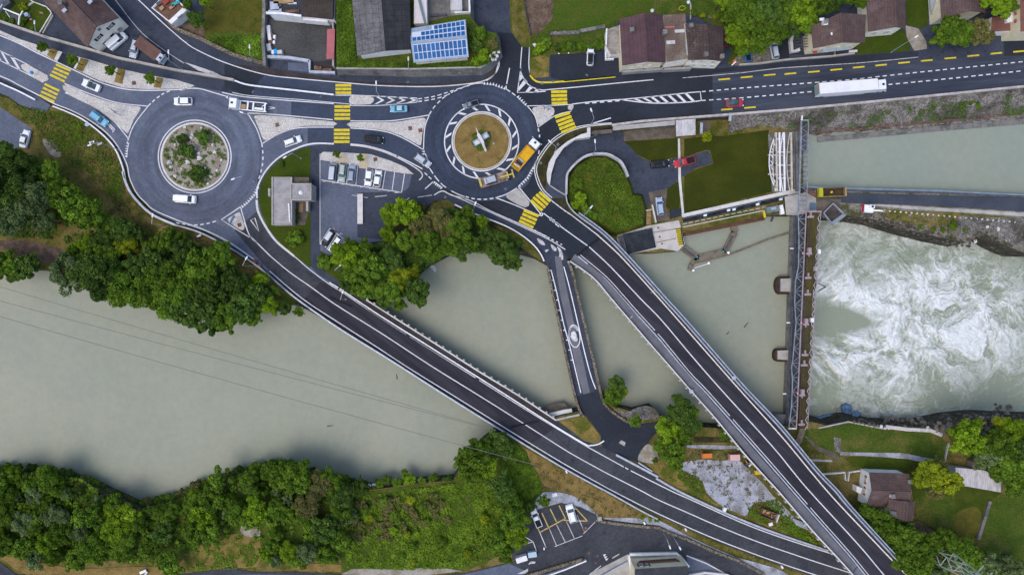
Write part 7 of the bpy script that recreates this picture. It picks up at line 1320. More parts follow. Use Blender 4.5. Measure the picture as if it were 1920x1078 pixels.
while yq < 798:
    MB().bar(W(xr2(yq) - (5 if sd_ else 0), yq, WZ + .8), W(xr2(yq + 9) - (0 if sd_ else 5), yq + 9, WZ + .8), .1).build('rail_brace', steel_c, wr_); sd_ = 1 - sd_; yq += 9
# gate wall below, dark upstream grating
b = MB(); b.poly([W(x, y, -2.2) for x, y in ((1486, 404), (1533, 404), (1508, 812), (1472, 812))], 8); b.build('gate_wall', conc_d, wr_)
b = MB(); b.poly([W(x, y, -1.2) for x, y in ((1490, 404), (1512, 404), (1494, 802), (1474, 802))], .4); b.build('upstream_grating', M('dark_grating', (.045, .052, .062), (.08, .088, .1), .9, .4, .65, grain=.4, gs=3), wr_)
for x0, x1 in ((1493.5, 1476.5), (1490.5, 1474)): chord('guide_rail', x0, x1, -.6, steel_d, .22)
for y in range(415, 800, 24): MB().bar(W(X_(y, 1489.5, 1473), y, -.9), W(X_(y, 1494, 1477), y, -.9), .18).build('guide_bracket', steel_g, wr_)
for (y, hgt) in ((535, 34), (666, 24)):                 # round-nosed piers
    xc = X_(y, 1489, 1472) ; r = hgt / 2
    P = [(xc + 4, y - r), (xc + 4, y + r)] + [(xc - 20 + r * .55 * math.cos(R(q)), y - r * math.sin(R(q))) for q in range(270, 89, -20)]
    b = MB(); b.poly([W(px_, py_, -2.6) for px_, py_ in P], 6); o = b.build('pier', M('wet_brown_masonry', (.06, .038, .03), (.04, .028, .024), .9, grain=.3, gs=4) if y == 535 else bpy.data.materials['wet_brown_masonry'], wr_)
    b = MB(); b.poly([W(px_, py_, -2.0) for px_, py_ in ((xc - 19, y - r * .72), (xc + 1, y - r * .8), (xc + 1, y + r * .72), (xc - 19, y + r * .66))], .7); b.build('pier_cap', conc, o)
    P = [(xc + 34, y - r * .8), (xc + 34, y + r * .5)] + [(xc + 42 + r * .4 * math.cos(R(q)), y - r * .6 * math.sin(R(q)) - 2) for q in range(-90, 91, 20)]
    b = MB(); b.poly([W(px_, py_, -2.6) for px_, py_ in P], 6); b.build('pier', bpy.data.materials['wet_brown_masonry'], wr_)
for k, (x, y) in enumerate(((1519, 405), (1515.5, 472), (1514.5, 519), (1513.5, 550), (1509.5, 604), (1508.5, 663), (1507, 682), (1502.5, 736), (1502, 793))):
    t = thing('winch', 'pale pink gate winch on the weir deck' + (', by the upper end', ', second from the top', ' just above the upper pier', ' just below the upper pier', ' between the two piers', ' above the lower pier', ' below the lower pier', ', second from the lower end', ' at the lower end')[k], 'winch', W(x, y, WZ + .1), 0, 'winches on the weir deck')
    if k in (1, 4, 7): MB().box((0, .3, .5), (.75, 1.2, .9)).build('gearbox', pink, t, local=True); MB().box((0, -.5, .4), (1.3, .5, .5)).build('motor', pink, t, local=True); MB().bar((0, -.7, .4), (0, -1.2, .4), .16).build('shaft', steel, t, local=True)
    else: MB().cyl((-.6, -.2, .45), (.6, -.2, .45), .32, n=12).build('drum', pink, t, local=True); MB().box((0, -.3, .25), (1.3, .3, .5)).build('bed', steel_w, t, local=True); MB().box((-.1, .45, .5), (.35, .9, .5)).build('motor', pink, t, local=True)
for x, y in ((1499, 475), (1496, 605), (1489, 737)): MB().cyl(W(x + 6.5, y, WZ + 1.4), W(x + 6.5, y, WZ + 1.7), .2).build('pink_lamp', M('pink_lens', (.7, .3, .32)) if y == 475 else bpy.data.materials['pink_lens'], wr_)
for x, y, c in ((1484.5, 466, 1), (1478, 605, 1), (1471, 738, 1)): MB().box(W(x, y, -.5), (.8, .25, .2)).build('float_marker', steel_w, wr_)
for x, y, m in ((1529, 504, conc), (1535, 472, steel_w), (1522, 600, steel_w)): MB().box(W(x, y, WZ + .7), (.6, 1.0, 1.0)).build('control_box', m, wr_)
MB().bar(W(1534, 531, WZ), W(1548, 538, WZ), .2).build('outrigger', steel_d, wr_); MB().bar(W(1534, 546, WZ), W(1548, 538, WZ), .2).build('outrigger', steel_d, wr_)
for y in (397, 803): MB().bar(W(1497 if y == 397 else 1478, y, WZ + 1.1), W(1540 if y == 397 else 1493, y, WZ + 1.1), .3).build('end_beam', pink if y == 397 else steel_w, wr_)
# lower abutment and access walk
o = sheet('stony_ground', [(1448, 782), (1456, 776), (1480, 778), (1496, 790), (1492, 804), (1462, 800)], conc_d, 0, -1.0, dz=5)
tag(o, 'dark stained concrete abutment at the lower end of the weir', 'abutment'); del o['kind']; o.name = 'abutment'
o = sheet('timber_walk', [(1500, 803), (1511, 804), (1504, 828), (1496, 838), (1490, 832)], wood_g, 0, WZ - .4, dz=.3); tag(o, 'short timber walkway leading off the lower end of the weir', 'walkway'); del o['kind']
# lattice footbridge over the canal
gb = thing('gantry_bridge', 'narrow galvanised lattice footbridge between the stone embankment and the weir', 'footbridge', W(1505, 300, 0))
gxl = lambda y: 1502.5 - (y - 225) * .028; gxr = lambda y: 1516 - (y - 225) * .02
GZ = 2.0
for fx, m, w_ in ((gxl, steel_g, .34), (gxr, steel_g, .16)): MB().bar(W(fx(228), 228, GZ + 1), W(fx(395), 395, GZ + 1), w_).build('chord', m, gb); MB().bar(W(fx(240), 240, GZ), W(fx(395), 395, GZ), .14).build('chord', steel_g, gb)
y = 232; sd_ = 0
while y < 392:
    MB().bar(W((gxl if sd_ else gxr)(y), y, GZ + 1), W((gxr if sd_ else gxl)(y + 9), y + 9, GZ + 1), .09).build('lattice_bar', steel_g, gb); MB().bar(W(gxl(y), y, GZ), W(gxl(y), y, GZ + 1), .08).build('post', steel_g, gb)
    MB().bar(W(gxl(y), y, GZ + .05), W(gxr(y), y, GZ + .05), .1).build('cross_bar', steel_d, gb); sd_ = 1 - sd_; y += 9
b = MB(); b.poly([W(x, y, GZ + .02) for x, y in ((1503, 252), (1513, 252), (1512, 284), (1504, 284))], .06); b.build('grating', M('violet_grey_grating', (.12, .115, .15), (.08, .078, .1), 2, grain=.3, gs=5), gb)
MB().bar(W(1502, 226, GZ + 1.4), W(1516, 226, GZ + 1.4), .3).build('end_frame', steel_g, gb); MB().bar(W(1504, 217, GZ + 2), W(1503, 226, GZ + 1.6), .3).build('bracket', steel_w, gb)
for x, y in ((1503, 228), (1515, 228), (1499, 360), (1512, 360)): MB().bar(W(x, y, ZC - .5), W(x, y, GZ), .3).build('leg', steel_g, gb)
# stored gate girders
sl_ = sheet('concrete_apron', [(1438, 252), (1452, 250), (1500, 246), (1500, 362), (1448, 362), (1440, 258)], conc_d, 3, ZL)
def girder(xc, wd, label, m, bow=True, y0=249, y1=359):
    t = thing('gate_girder', label, 'steel girder', W(xc, 304, ZL + .1), 0, 'spare gate girders beside the footbridge'); z = ZL + .9
    n = 9; ys = [y0 + (y1 - y0) * k / n for k in range(n + 1)]; xo = [xc - wd * (1 - (2 * k / n - 1) ** 2) * .75 - wd * .25 for k in range(n + 1)]
    MB().bar(W(xc, y0, z), W(xc + 1.5, y1, z), .36, .5).build('straight_chord', m, t)
    for k in range(n):
        MB().bar(W(xo[k], ys[k], z), W(xo[k + 1], ys[k + 1], z), .2).build('bowed_chord', m, t)
        if k % 2 == 1: MB().bar(W(xo[k], ys[k], z), W(xc, ys[k], z), .2).build('web', m, t)
    return t
girder(1461, 19, 'large white bowed steel girder, outermost of the stored gate girders', steel_w); girder(1455, 6, 'cream inner girder lying under the large white one', steel_c); girder(1469.5, 7, 'white narrow girder, second of the stored gate girders', steel_w); girder(1483, 8, 'cream bowed girder, third of the stored gate girders', steel_c); girder(1493, 5, 'weathered grey girder half under the footbridge', conc_d)
g2 = [x for x in bpy.data.objects if x.get('label', '').startswith('large white bowed')][0]
for k in range(9): MB().bar(W(1445 + abs(k - 4) ** 2 * .55, 256 + k * 11.4, ZL + .95), W(1449 + abs(k - 4) ** 2 * .5, 262 + k * 11.4, ZL + .95), .13).build('lacing', steel_w, g2)
for y in (291, 327): MB().bar(W(1440, y, ZL + .95), W(1470, y + 1, ZL + .95), .22).build('tie_beam', steel_c, g2)
# intake channel south of the low lawn
ch = thing('intake_channel', 'long channel of dark and rusty strips with a pale walkway below the low lawn', 'channel', W(1375, 410, ZL))
def band(nm, a, c, w_, z, m): return MB().bar(W(*a, z), W(*c, z), w_, .3).build(nm, m, ch)
band('walkway', (1279, 406), (1496, 358), 1.15, ZL + .3, conc_l); band('rail', (1279, 409.5), (1476, 366), .2, ZL + .5, blk)
band('dark_trough', (1280, 413), (1469, 371.5), 1.2, ZL - .2, M('black_trough', (.015, .018, .025), (.035, .04, .05), .6)); band('plank_walk', (1280, 421), (1442, 388), .9, ZL - .3, wood_g); band('plank_rail', (1280, 426), (1442, 393), .16, ZL - .05, conc_l)
band('dark_trough', (1280, 431), (1440, 397.5), 1.0, ZL - .3, bpy.data.materials['black_trough']); band('rust_beam', (1280, 439.5), (1433, 409), 1.0, ZL - .5, M('rust_brown_timber', (.13, .065, .04), (.09, .045, .03), .8, grain=.3))
for k, (x, y) in enumerate(((1322, 404), (1366, 394.5), (1376, 393), (1420.5, 383.5), (1464, 374))): MB().box(W(x, y, ZL + .25), (.75, .45, .3), .2).build('lamp_box', steel_w, ch); MB().box(W(x + 1.5, y - 3, ZL + .2), (.9, .4, .25), .2).build('blue_bracket', M('blue_bracket', (.06, .2, .3)) if k == 0 else bpy.data.materials['blue_bracket'], ch)
for k in range(14): MB().box(W(1284 + k * 11.4, 419.5 - k * 2.36, ZL - .1), (1.0, .13, .06), .2).build('slat', conc_l, ch)
t = thing('trash_rake', 'grey-green rake machine at the upper end of the intake channel', 'machine', W(1452, 395, ZL)); MB().box(W(1447, 393, ZL + .9), (2.8, 1.4, 1.4), .2).build('body', M('grey_green_paint', (.16, .21, .2), (.12, .16, .155), .8), t); MB().box(W(1450, 391, ZL + 1.8), (1.2, .6, .4), .2).build('motor', steel, t); MB().box(W(1465, 393.5, ZL + 1.2), (.8, 2.2, 1.0), .2).build('white_end', steel_w, t); MB().bar(W(1453, 398, ZL + 1), W(1446, 415, ZL - 1), .35).build('rake_arm', steel_d, t); MB().box(W(1433, 402, ZL + .3), (.4, 1.6, .5), .2).build('yellow_end', yel, t)
tb = thing('timber_boom', 'brown timber boom bent around the basin in front of the intake channel', 'boom', W(1350, 460, ZW))
for pts, w_, m in (([(1375, 421), (1377, 436)], 1.5, wood_g), ([(1377, 436), (1358, 474)], 1.5, wood_g), ([(1360, 472), (1308, 485)], 1.7, wood_g), ([(1308, 485), (1276, 461)], 1.5, wood_g), ([(1308, 483), (1296, 496), (1293, 506)], 1.0, wood_g)):
    for a, c in zip(pts[:-1], pts[1:]): MB().bar(W(*a, ZW + .5), W(*c, ZW + .5), w_, .6).build('float_beam', m, tb)
for a, c in (((1374, 442), (1359, 470)), ((1281, 466), (1305, 483))):
    for k in range(5):
        p = W(*a, ZW + .85).lerp(W(*c, ZW + .85), (k + .5) / 5); MB().box(p, (.7, .6, .12), .9 if a[0] == 1374 else -.65).build('grille_panel', steel_d, tb)
for x, y in ((1356, 471.5), (1307, 482)): MB().box(W(x, y, ZW + .95), (.4, .35, .3)).build('green_cap', M('sea_green', (.06, .35, .25)) if x == 1356 else bpy.data.materials['sea_green'], tb)
sb = thing('log_boom', 'thin grey log boom reaching from the timber boom towards the weir', 'boom', W(1420, 460, ZW)); lp = [(1299, 494), (1330, 487), (1364, 478.5), (1400, 465), (1440, 449), (1484, 435)]
for a, c in zip(lp[:-1], lp[1:]): MB().bar(W(*a, ZW + .3), W(*c, ZW + .3), .42, .4).build('log', wood_g, sb)
for x, y in ((1300, 507), (1329, 493.5)): MB().cyl(W(x, y, ZW + .2), W(x, y, ZW + .8), .3).build('white_float', steel_w, sb)
MB().bar(W(1301, 503, ZW + .4), W(1329, 494, ZW + .4), .15).build('float_bar', steel_w, sb)
MB().cyl(W(1366, 474, ZW + .4), W(1366, 474, ZW + .9), .3).build('white_float', steel_w, sb)
# canal end, open chute, wall and rust pile
tag(solid('canal_wall', [(1505, 351), (1590, 354.5), (1760, 359), (1920, 367), (2150, 378)], M('pale_blue_coping', (.25, .36, .46), (.2, .28, .36), .5), .45, .3, -1.0), 'thin pale blue coping along the lower edge of the canal', 'wall')
tag(solid('canal_wall', [(1505, 354), (1590, 357.5), (1760, 362), (1920, 370), (2150, 381)], steel_d, .4, .5, -.6), 'dark rail beside the pale blue canal coping', 'railing')
t = thing('steel_chute', 'open grey steel tray tilted on the corner of the embankment', 'tray', W(1561, 401, -.3)); b = MB(); P = [W(x, y, .2) for x, y in ((1560, 382), (1581, 403), (1558, 420), (1542, 400))]; b.poly(P, .2); b.build('floor', M('tray_dark', (.05, .042, .04), (.08, .065, .06), .7), t)
for k in range(4): MB().bar(P[k] + Vector((0, 0, .4)), P[(k + 1) % 4] + Vector((0, 0, .4)), .16 if k != 1 else .8, .7).build('side', steel if k != 1 else M('tray_blue_grey', (.2, .25, .27)), t)
t = thing('rusty_cables', 'tangle of rust-red steel bars left of the yellow-ended tray', 'scrap', W(1520, 358, -.3))
for k in range(7): MB().bar(W(1507 + k * .8, 352 + k * 1.2, .2 + .1 * k), W(1529 + k * .4, 360 + k * 1.8, .2), .22).build('bar', rust, t)
MB().box(W(1524, 387, PZ + .2), (1.3, 1.6, .3)).build('blue_hatch', M('slate_blue', (.09, .14, .19)), ch)
# foam fringe and flotsam, cables over the water
for k, (a, c, z1, z2) in enumerate((((-60, 520), (930, 806), 13, 9), ((-60, 548), (905, 800), 13, 9), ((-60, 576), (1010, 873), 14, 9))):
    o = ribbon(MB(), [], 0.1) if False else None
    P = [W(a[0] + (c[0] - a[0]) * q / 24, a[1] + (c[1] - a[1]) * q / 24 + (7 if k == 2 else 4) * (1 - (2 * q / 24 - 1) ** 2) * .5, z1 + (z2 - z1) * q / 24) for q in range(25)]
    b = MB()
    for p, q in zip(P[:-1], P[1:]): b.bar(p, q, .09)
    tag(b.build('overhead_cable', M('cable_grey', (.16, .165, .14)) if k == 0 else bpy.data.materials['cable_grey']), ('uppermost', 'middle', 'lowest and heaviest')[k] + ' of three overhead cables crossing the calm water', 'cable')
b = MB(); pr_ = None
for q in range(13):
    p = W(1516 + 84 * q / 12, 804 + 82 * q / 12, 3.5);
    if pr_ is not None: b.bar(pr_, p, .08)
    pr_ = p
tag(b.build('overhead_cable', leaf_mat('cable_green', (.1, .13, .03), (.1, .13, .03))), 'thin greenish cable running from the weir end over the garden', 'cable')
# power pylon in the lower right corner
pm = M('pylon_green_grey', (.34, .4, .33), (.28, .33, .27), .8); py = thing('power_pylon', 'pale green lattice power pylon rising between the trees in the lower right corner', 'pylon', W(1772, 1046, 0))
pb = Vector((W(1775, 1048, 8).x, W(1775, 1048, 8).y, 0)); pt = Vector((pb.x + .4, pb.y - .4, 24)); 
def leg_pt(s1, s2, z): f = z / 24; h = 2.0 * (1 - f) + .35 * f; return Vector((pb.x + s1 * h, pb.y + s2 * h, z))
for s1, s2 in ((-1, -1), (1, -1), (1, 1), (-1, 1)): MB().bar(leg_pt(s1, s2, 0), leg_pt(s1, s2, 24), .18).build('leg', pm, py)
for k in range(12):
    z = k * 2.0
    for (a, c) in (((-1, -1), (1, -1)), ((1, -1), (1, 1)), ((1, 1), (-1, 1)), ((-1, 1), (-1, -1))):
        s = 1 if k % 2 else -1; a2, c2 = (a, c) if s > 0 else (c, a); MB().bar(leg_pt(*a2, z), leg_pt(*c2, z + 2), .13).build('brace', pm, py)
for z, l in ((17, 3.2), (20, 2.8), (23, 2.2)):
    for s in (-1, 1): MB().bar(Vector((pb.x, pb.y, z)), Vector((pb.x + s * l * .6, pb.y + s * l * .75, z + .1)), .18).build('cross_arm', pm, py)
# rocks along the white water
def rock_mesh(seed):
    r = rnd(seed); b = MB(); import bmesh; bm = bmesh.new(); bmesh.ops.create_icosphere(bm, subdivisions=2, radius=1)
    for v in bm.verts: v.co *= .75 + .5 * noise.noise(v.co * 1.3 + Vector((seed * 3.1, 0, 0))) + r.uniform(-.05, .05)
    me = bpy.data.meshes.new('boulder'); bm.to_mesh(me); bm.free(); return me
RM = [rock_mesh(k) for k in range(5)]; RMw = []; RMp = []
for m in RM: a = m.copy(); a.materials.append(rock_w); RMw.append(a); a = m.copy(); a.materials.append(stone_w); RMp.append(a)
rk = rnd(12)
def boulder(x, y, r, z, label, group=None, pale=False, flat=.7):
    o = bpy.data.objects.new('boulder', rk.choice(RMp if pale else RMw)); COL.objects.link(o); o.location = W(x, y, z); s = r / 8; o.scale = (s * rk.uniform(.8, 1.25), s * rk.uniform(.8, 1.15), s * flat); o.rotation_euler = (0, 0, rk.uniform(0, 6)); return tag(o, label, 'boulder', group)
boulder(1893, 763, 8, ZD + .3, 'dark wedge-shaped boulder standing alone in the white water near the right edge')
for x, y, r in ((1867, 758, 4), (1870, 765, 4), (1864, 771, 4), (1873, 770, 3.5), (1876, 762, 4)): boulder(x, y, r, ZD + .2, 'small dark rock in the water off the right bank trees', 'small rocks off the right bank')
boulder(1875, 460, 5, ZD + .2, 'single brown rock in the water below the stony bank', pale=False)
for x, y, r in ((1664, 786, 6), (1673, 785, 8), (1684, 787, 5), (1692, 789, 5), (1702, 788, 6), (1711, 791, 7), (1725, 788, 9), (1731, 794, 9), (1654, 783, 6), (1661, 789, 5), (1718, 795, 6), (1742, 795, 5), (1752, 797, 5), (1780, 787, 7), (1762, 796, 8), (1770, 801, 8), (1756, 803, 8), (1771, 807, 8), (1780, 798, 9), (1764, 809, 7), (1812, 781, 7), (1820, 784, 6), (1832, 783, 8), (1840, 785, 7), (1847, 778, 6), (1853, 784, 8), (1862, 786, 8), (1845, 793, 8), (1832, 793, 7), (1858, 794, 8), (1870, 780, 7), (1889, 776, 6), (1850, 802, 7), (1870, 792, 7), (1839, 801, 7), (1880, 786, 7), (1845, 812, 6)):
    boulder(x, y, r, max(ZD + .4, min(.3, -8.5 * (np.interp(x, [1600, 1660, 1740, 1800, 1850, 1920], [790, 800, 802, 790, 785, 788]) - y) / 27 + .3)), 'dark wet boulder on the rocky right bank below the lawn', 'wet boulders of the right bank')
for x, y, r in ((1653, 799, 4), (1660, 802, 4), (1667, 803, 3.5), (1740, 801, 4), (1700, 806, 3)): boulder(x, y, r, .5, 'pale boulder along the top of the riverside lawn', 'pale boulders by the lawn', True)
for k, (x, y, r) in enumerate(((1829, 452, 5), (1820, 440, 4), (1842, 438, 5), (1880, 452, 5), (1868, 440, 5), (1897, 456, 6), (1905, 462, 6), (1915, 466, 7), (1890, 445, 5), (1850, 425, 5), (1775, 410, 5), (1757, 425, 5), (1870, 430, 6), (1890, 430, 5))): boulder(x, y, r, PZ - .2 if y < 446 else -3, 'grey boulder on the stony tip of the embankment', 'boulders on the embankment tip', k % 3 == 0)
for x, y, r in ((920, 106, 5), (927, 101, 4), (923, 111, 4.5), (932, 106, 4), (935, 98, 4), (916, 112, 4), (929, 112, 3.5)): boulder(x, y, r, TZ + .2, 'white rock in the rock garden above the street corner', 'white rocks above the street corner', True)
boulder(1003, 85, 6, .3, 'large whitish rock in the grass beside the street junction', None, True)
for x, y in ((691.5, 911), (701.5, 909)): boulder(x, y, 5, -1, 'white rock at the water edge between low bushes', 'white rocks at the lower water edge', True)
for k in range(26): boulder(1648 + k * 10.2, 394.2 + k * .9, 2.2, PZ + .1, 'small white kerb stone lining the concrete strip on the embankment', 'white kerb stones on the embankment', True)
ring = [(365 + 59 * math.cos(R(q)), 294 - 59 * math.sin(R(q))) for q in range(0, 360, 12)]
# loose rubble nobody could count, and rocks along the cliff of the embankment
def rubble(name, P, n, rmin, rmax, zf_, mat, label, seed):
    r = rnd(seed); b = MB(); xs = [p[0] for p in P]; ys = [p[1] for p in P]; k = 0
    base = [tuple(v.co) for v in RM[seed % 5].vertices]; fc = [tuple(p.vertices) for p in RM[seed % 5].polygons]
    while k < n:
        x, y = r.uniform(min(xs), max(xs)), r.uniform(min(ys), max(ys))
        if not in_poly(x, y, P): continue
        k += 1; c = W(x, y, zf_(x, y)); s = r.uniform(rmin, rmax); a = r.uniform(0, 6.28); ca, sa = math.cos(a), math.sin(a); e = r.uniform(.6, 1.2); i = len(b.v)
        b.v += [(c.x + s * (v[0] * ca - v[1] * sa * e), c.y + s * (v[0] * sa + v[1] * ca * e), c.z + s * .7 * v[2]) for v in base]
        b.f += [tuple(i + q for q in f) for f in fc]; b.uv += [None] * len(fc)
    o = b.build(name, mat); tag(o, label, None, None, 'stuff')
ny_ = lambda x: np.interp(x, [1545, 1590, 1646, 1710, 1757, 1812, 1842, 1890, 1920], [404, 404, 413, 432, 444, 455, 437, 461, 473]); sy_ = lambda x: np.interp(x, [1520, 1600, 1660, 1740, 1800, 1850, 1920], [794, 790, 800, 802, 790, 785, 788])
rubble('rubble', [(1560, 400), (1646, 408), (1757, 438), (1812, 450), (1842, 432), (1890, 456), (1920, 468), (1920, 482), (1880, 470), (1842, 448), (1812, 466), (1740, 452), (1646, 424), (1560, 414)], 200, .25, .7, lambda x, y: -.2 - max(0, (y - ny_(x)) * .55), M('cliff_rock', (.13, .115, .09), (.06, .055, .04), .9, .4, .65, (.26, .235, .2), .6, .55, .72, grain=.45, gs=3), 'broken rocks along the cliff edge above the white water', 3)
rubble('rubble', [(1650, 400), (1720, 402), (1800, 408), (1920, 415), (1920, 460), (1880, 450), (1845, 428), (1812, 448), (1757, 434), (1700, 424), (1650, 410)], 170, .15, .42, lambda x, y: -.35, rock, 'scattered stones on the embankment bank', 6)
rubble('rubble', [(1600, 782), (1660, 790), (1740, 792), (1800, 780), (1850, 775), (1920, 778), (1920, 792), (1850, 800), (1800, 796), (1740, 806), (1660, 802), (1600, 794)], 230, .2, .6, lambda x, y: max(ZD + .3, min(.3, -8.5 * (sy_(x) - y) / 22 + .4)), bpy.data.materials['cliff_rock'], 'broken rocks along the right bank below the lawn', 9)
rubble('pebbles', ring, 260, .06, .2, lambda x, y: .25, stone_w, 'pale pebbles on the stony west roundabout', 2)
# stones, weeds of the stony roundabout
for x, y, r in ((361, 253, 7), (358, 258, 5), (363, 277, 8), (374, 297, 8), (373, 288, 5), (352, 304, 8), (399, 272, 5), (403, 286, 6), (321, 313, 6), (318, 305, 7), (346, 239, 4), (330, 330, 7), (396, 331, 5), (343, 345, 4), (407, 320, 5), (385, 315, 4), (336, 280, 5), (328, 272, 4), (415, 300, 4), (356, 330, 5), (340, 316, 4), (390, 345, 4), (378, 240, 4), (400, 255, 4)): boulder(x, y, r * .85, .35, 'white boulder lying on the stony west roundabout', 'white boulders on the stony roundabout', True)
def patches(name, P, n, seed, leaf, tone, z, label, thr=.52, sc=11.0):
    r = np.random.RandomState(seed); xs = [p[0] for p in P]; ys = [p[1] for p in P]
    x = r.uniform(min(xs), max(xs), n * 5); y = r.uniform(min(ys), max(ys), n * 5); nz = fbm2(x / sc, y / sc, seed + 7, 3); kk = [i for i in range(len(x)) if nz[i] > thr and in_poly(x[i], y[i], P)][:n]
    A = np.stack([x[kk], y[kk]], 1); m = len(kk); zz = z + .35 * r.rand(m); k = (HC - zz) / HC / 8; p = np.stack([(A[:, 0] - 960) * k, (539 - A[:, 1]) * k, zz], -1)
    nr = r.normal(size=(m, 3)) * .6 + np.array([0, 0, 1.0]); nr /= np.linalg.norm(nr, axis=1)[:, None]; a = np.cross(nr, r.normal(size=(m, 3))); a /= np.linalg.norm(a, axis=1)[:, None]; b = np.cross(nr, a); s = leaf * (.5 + r.rand(m, 1))
    V = np.stack([p - a * s, p - b * s * .6, p + a * s, p + b * s * .6], 1).reshape(-1, 3); me = bpy.data.meshes.new(name); me.from_pydata(V.tolist(), [], np.arange(m * 4).reshape(m, 4).tolist())
    at = me.attributes.new('tone', 'FLOAT', 'FACE'); at.data.foreach_set('value', np.clip(nz[kk] * 1.2 - .1 + r.normal(size=m) * .18, 0, 1).astype(np.float32)); me.materials.append(LM[tone]); o = bpy.data.objects.new(name, me); COL.objects.link(o); tag(o, label, None, None, 'stuff')
patches('weeds', ring, 2600, 4, .17, 'mid', .22, 'patchy weeds between the stones of the west roundabout', .53, 8)
patches('weeds', [(20, 200), (120, 215), (180, 250), (215, 285), (235, 330), (255, 375), (330, 430), (420, 465), (520, 545), (470, 540), (330, 450), (200, 400), (150, 320), (60, 250)], 6500, 21, .2, 'olive', .05, 'dry tufts on the verge beside the west roundabout', .5, 12)
patches('weeds', [(1215, 870), (1275, 885), (1300, 905), (1330, 932), (1400, 968), (1405, 955), (1450, 940), (1480, 965), (1540, 1022), (1500, 1010), (1400, 972), (1290, 930)], 1500, 22, .2, 'mid', .08, 'green tufts around the gravel yard', .55, 12)
patches('weeds', [(1272, 862), (1390, 856), (1440, 905), (1458, 940), (1400, 970), (1300, 925), (1268, 880)], 1500, 27, .16, 'olive', .1, 'sparse tufts spreading over the edges of the gravel yard', .6, 7)
patches('weeds', [(976, 842), (1049, 876), (1232, 972), (1120, 966), (1063, 924), (1010, 905)], 2400, 23, .16, 'olive', .08, 'tufts on the dry slope below the diagonal bridge', .55, 8)
patches('weeds', [(330, 1062), (390, 1010), (484, 1000), (484, 1062), (375, 1070)], 1500, 24, .18, 'mid', .08, 'green tufts on the tan clearing in the lower strip', .55, 9)
patches('dry_weeds', [(645, 1000), (665, 940), (760, 930), (830, 925), (850, 980), (760, 1010), (680, 1020)], 2600, 41, .3, 'olive', .9, 'withered weeds among the green undergrowth', .56, 12)
patches('moss', [(1375, 218), (1920, 168), (1920, 215), (1610, 240), (1440, 240)], 2600, 25, .2, 'dark', -1.0, 'dark moss and weeds on the stone embankment', .56, 14)
# monument on the east roundabout
mo = thing('monument', 'white blade-like sculpture over two blue-grey blocks on the east roundabout', 'sculpture', W(902, 263, .2)); bl_m = M('blue_grey_stone', (.24, .34, .44), (.18, .26, .35), 1.2)
for (x, y) in ((894.5, 267.5), (909.5, 256)):
    o = MB().box(W(x, y, .75), (1.75, 1.35, 1.1), R(30)).build('block', bl_m, mo); MB().box(W(x, y, 1.33), (1.2, .8, .08), R(30)).build('basin', conc_l, o)
    for s in (-1, 1): MB().box(W(x, y, 1.36) + Vector((math.cos(R(30 if s > 0 else 120)), math.sin(R(30 if s > 0 else 120)), 0)) * .5, (.12, .5, .1), R(30 if s > 0 else 120)).build('rim_stone', conc_l, o)
A0, A1, A2, A3 = W(892, 239, 3.2), W(896, 250, 2.8), W(905, 267, 2.4), W(911, 284, 1.6)
b = MB()
pr_ = [(A0, .06), (A1, .3), (W(897, 253, 2.7), .75), (A2, .72), (A3, .42)]; up = Vector((0, 0, 1)); n_ = Vector((.88, .47, 0))
V = []
for p, w_ in pr_: V += [p + n_ * w_ / 2, p - n_ * w_ / 2, p - n_ * w_ / 2 - up * .35, p + n_ * w_ / 2 - up * .35]
b.v = [tuple(v) for v in V]
for k in range(len(pr_) - 1):
    for q in range(4): b.f.append((k * 4 + q, k * 4 + (q + 1) % 4, (k + 1) * 4 + (q + 1) % 4, (k + 1) * 4 + q)[::-1]); b.uv.append(None)
b.f += [(0, 1, 2, 3), tuple(4 * (len(pr_) - 1) + q for q in (3, 2, 1, 0))]; b.uv += [None] * 2
bl_o = b.build('blade', wall_pk, mo); MB().bar(W(907, 268, 2.45), W(912, 281, 1.8), .1, .12).build('blue_edge', bl_m, bl_o)
for x, y in ((899, 258), (906, 272)): MB().bar(W(x, y, .2), W(x, y, 2.2), .4).build('support', conc_l, mo)
cover('grass_patch', [(885, 252), (900, 243), (918, 248), (922, 262), (914, 280), (898, 284), (884, 270)], 900, .16, .25, 'mid', 31, .22, 'green grass growing round the sculpture')
MB().cyl(W(925.5, 269, .2), W(925.5, 269, .3), .3).build('spotlight_base', conc, mo)
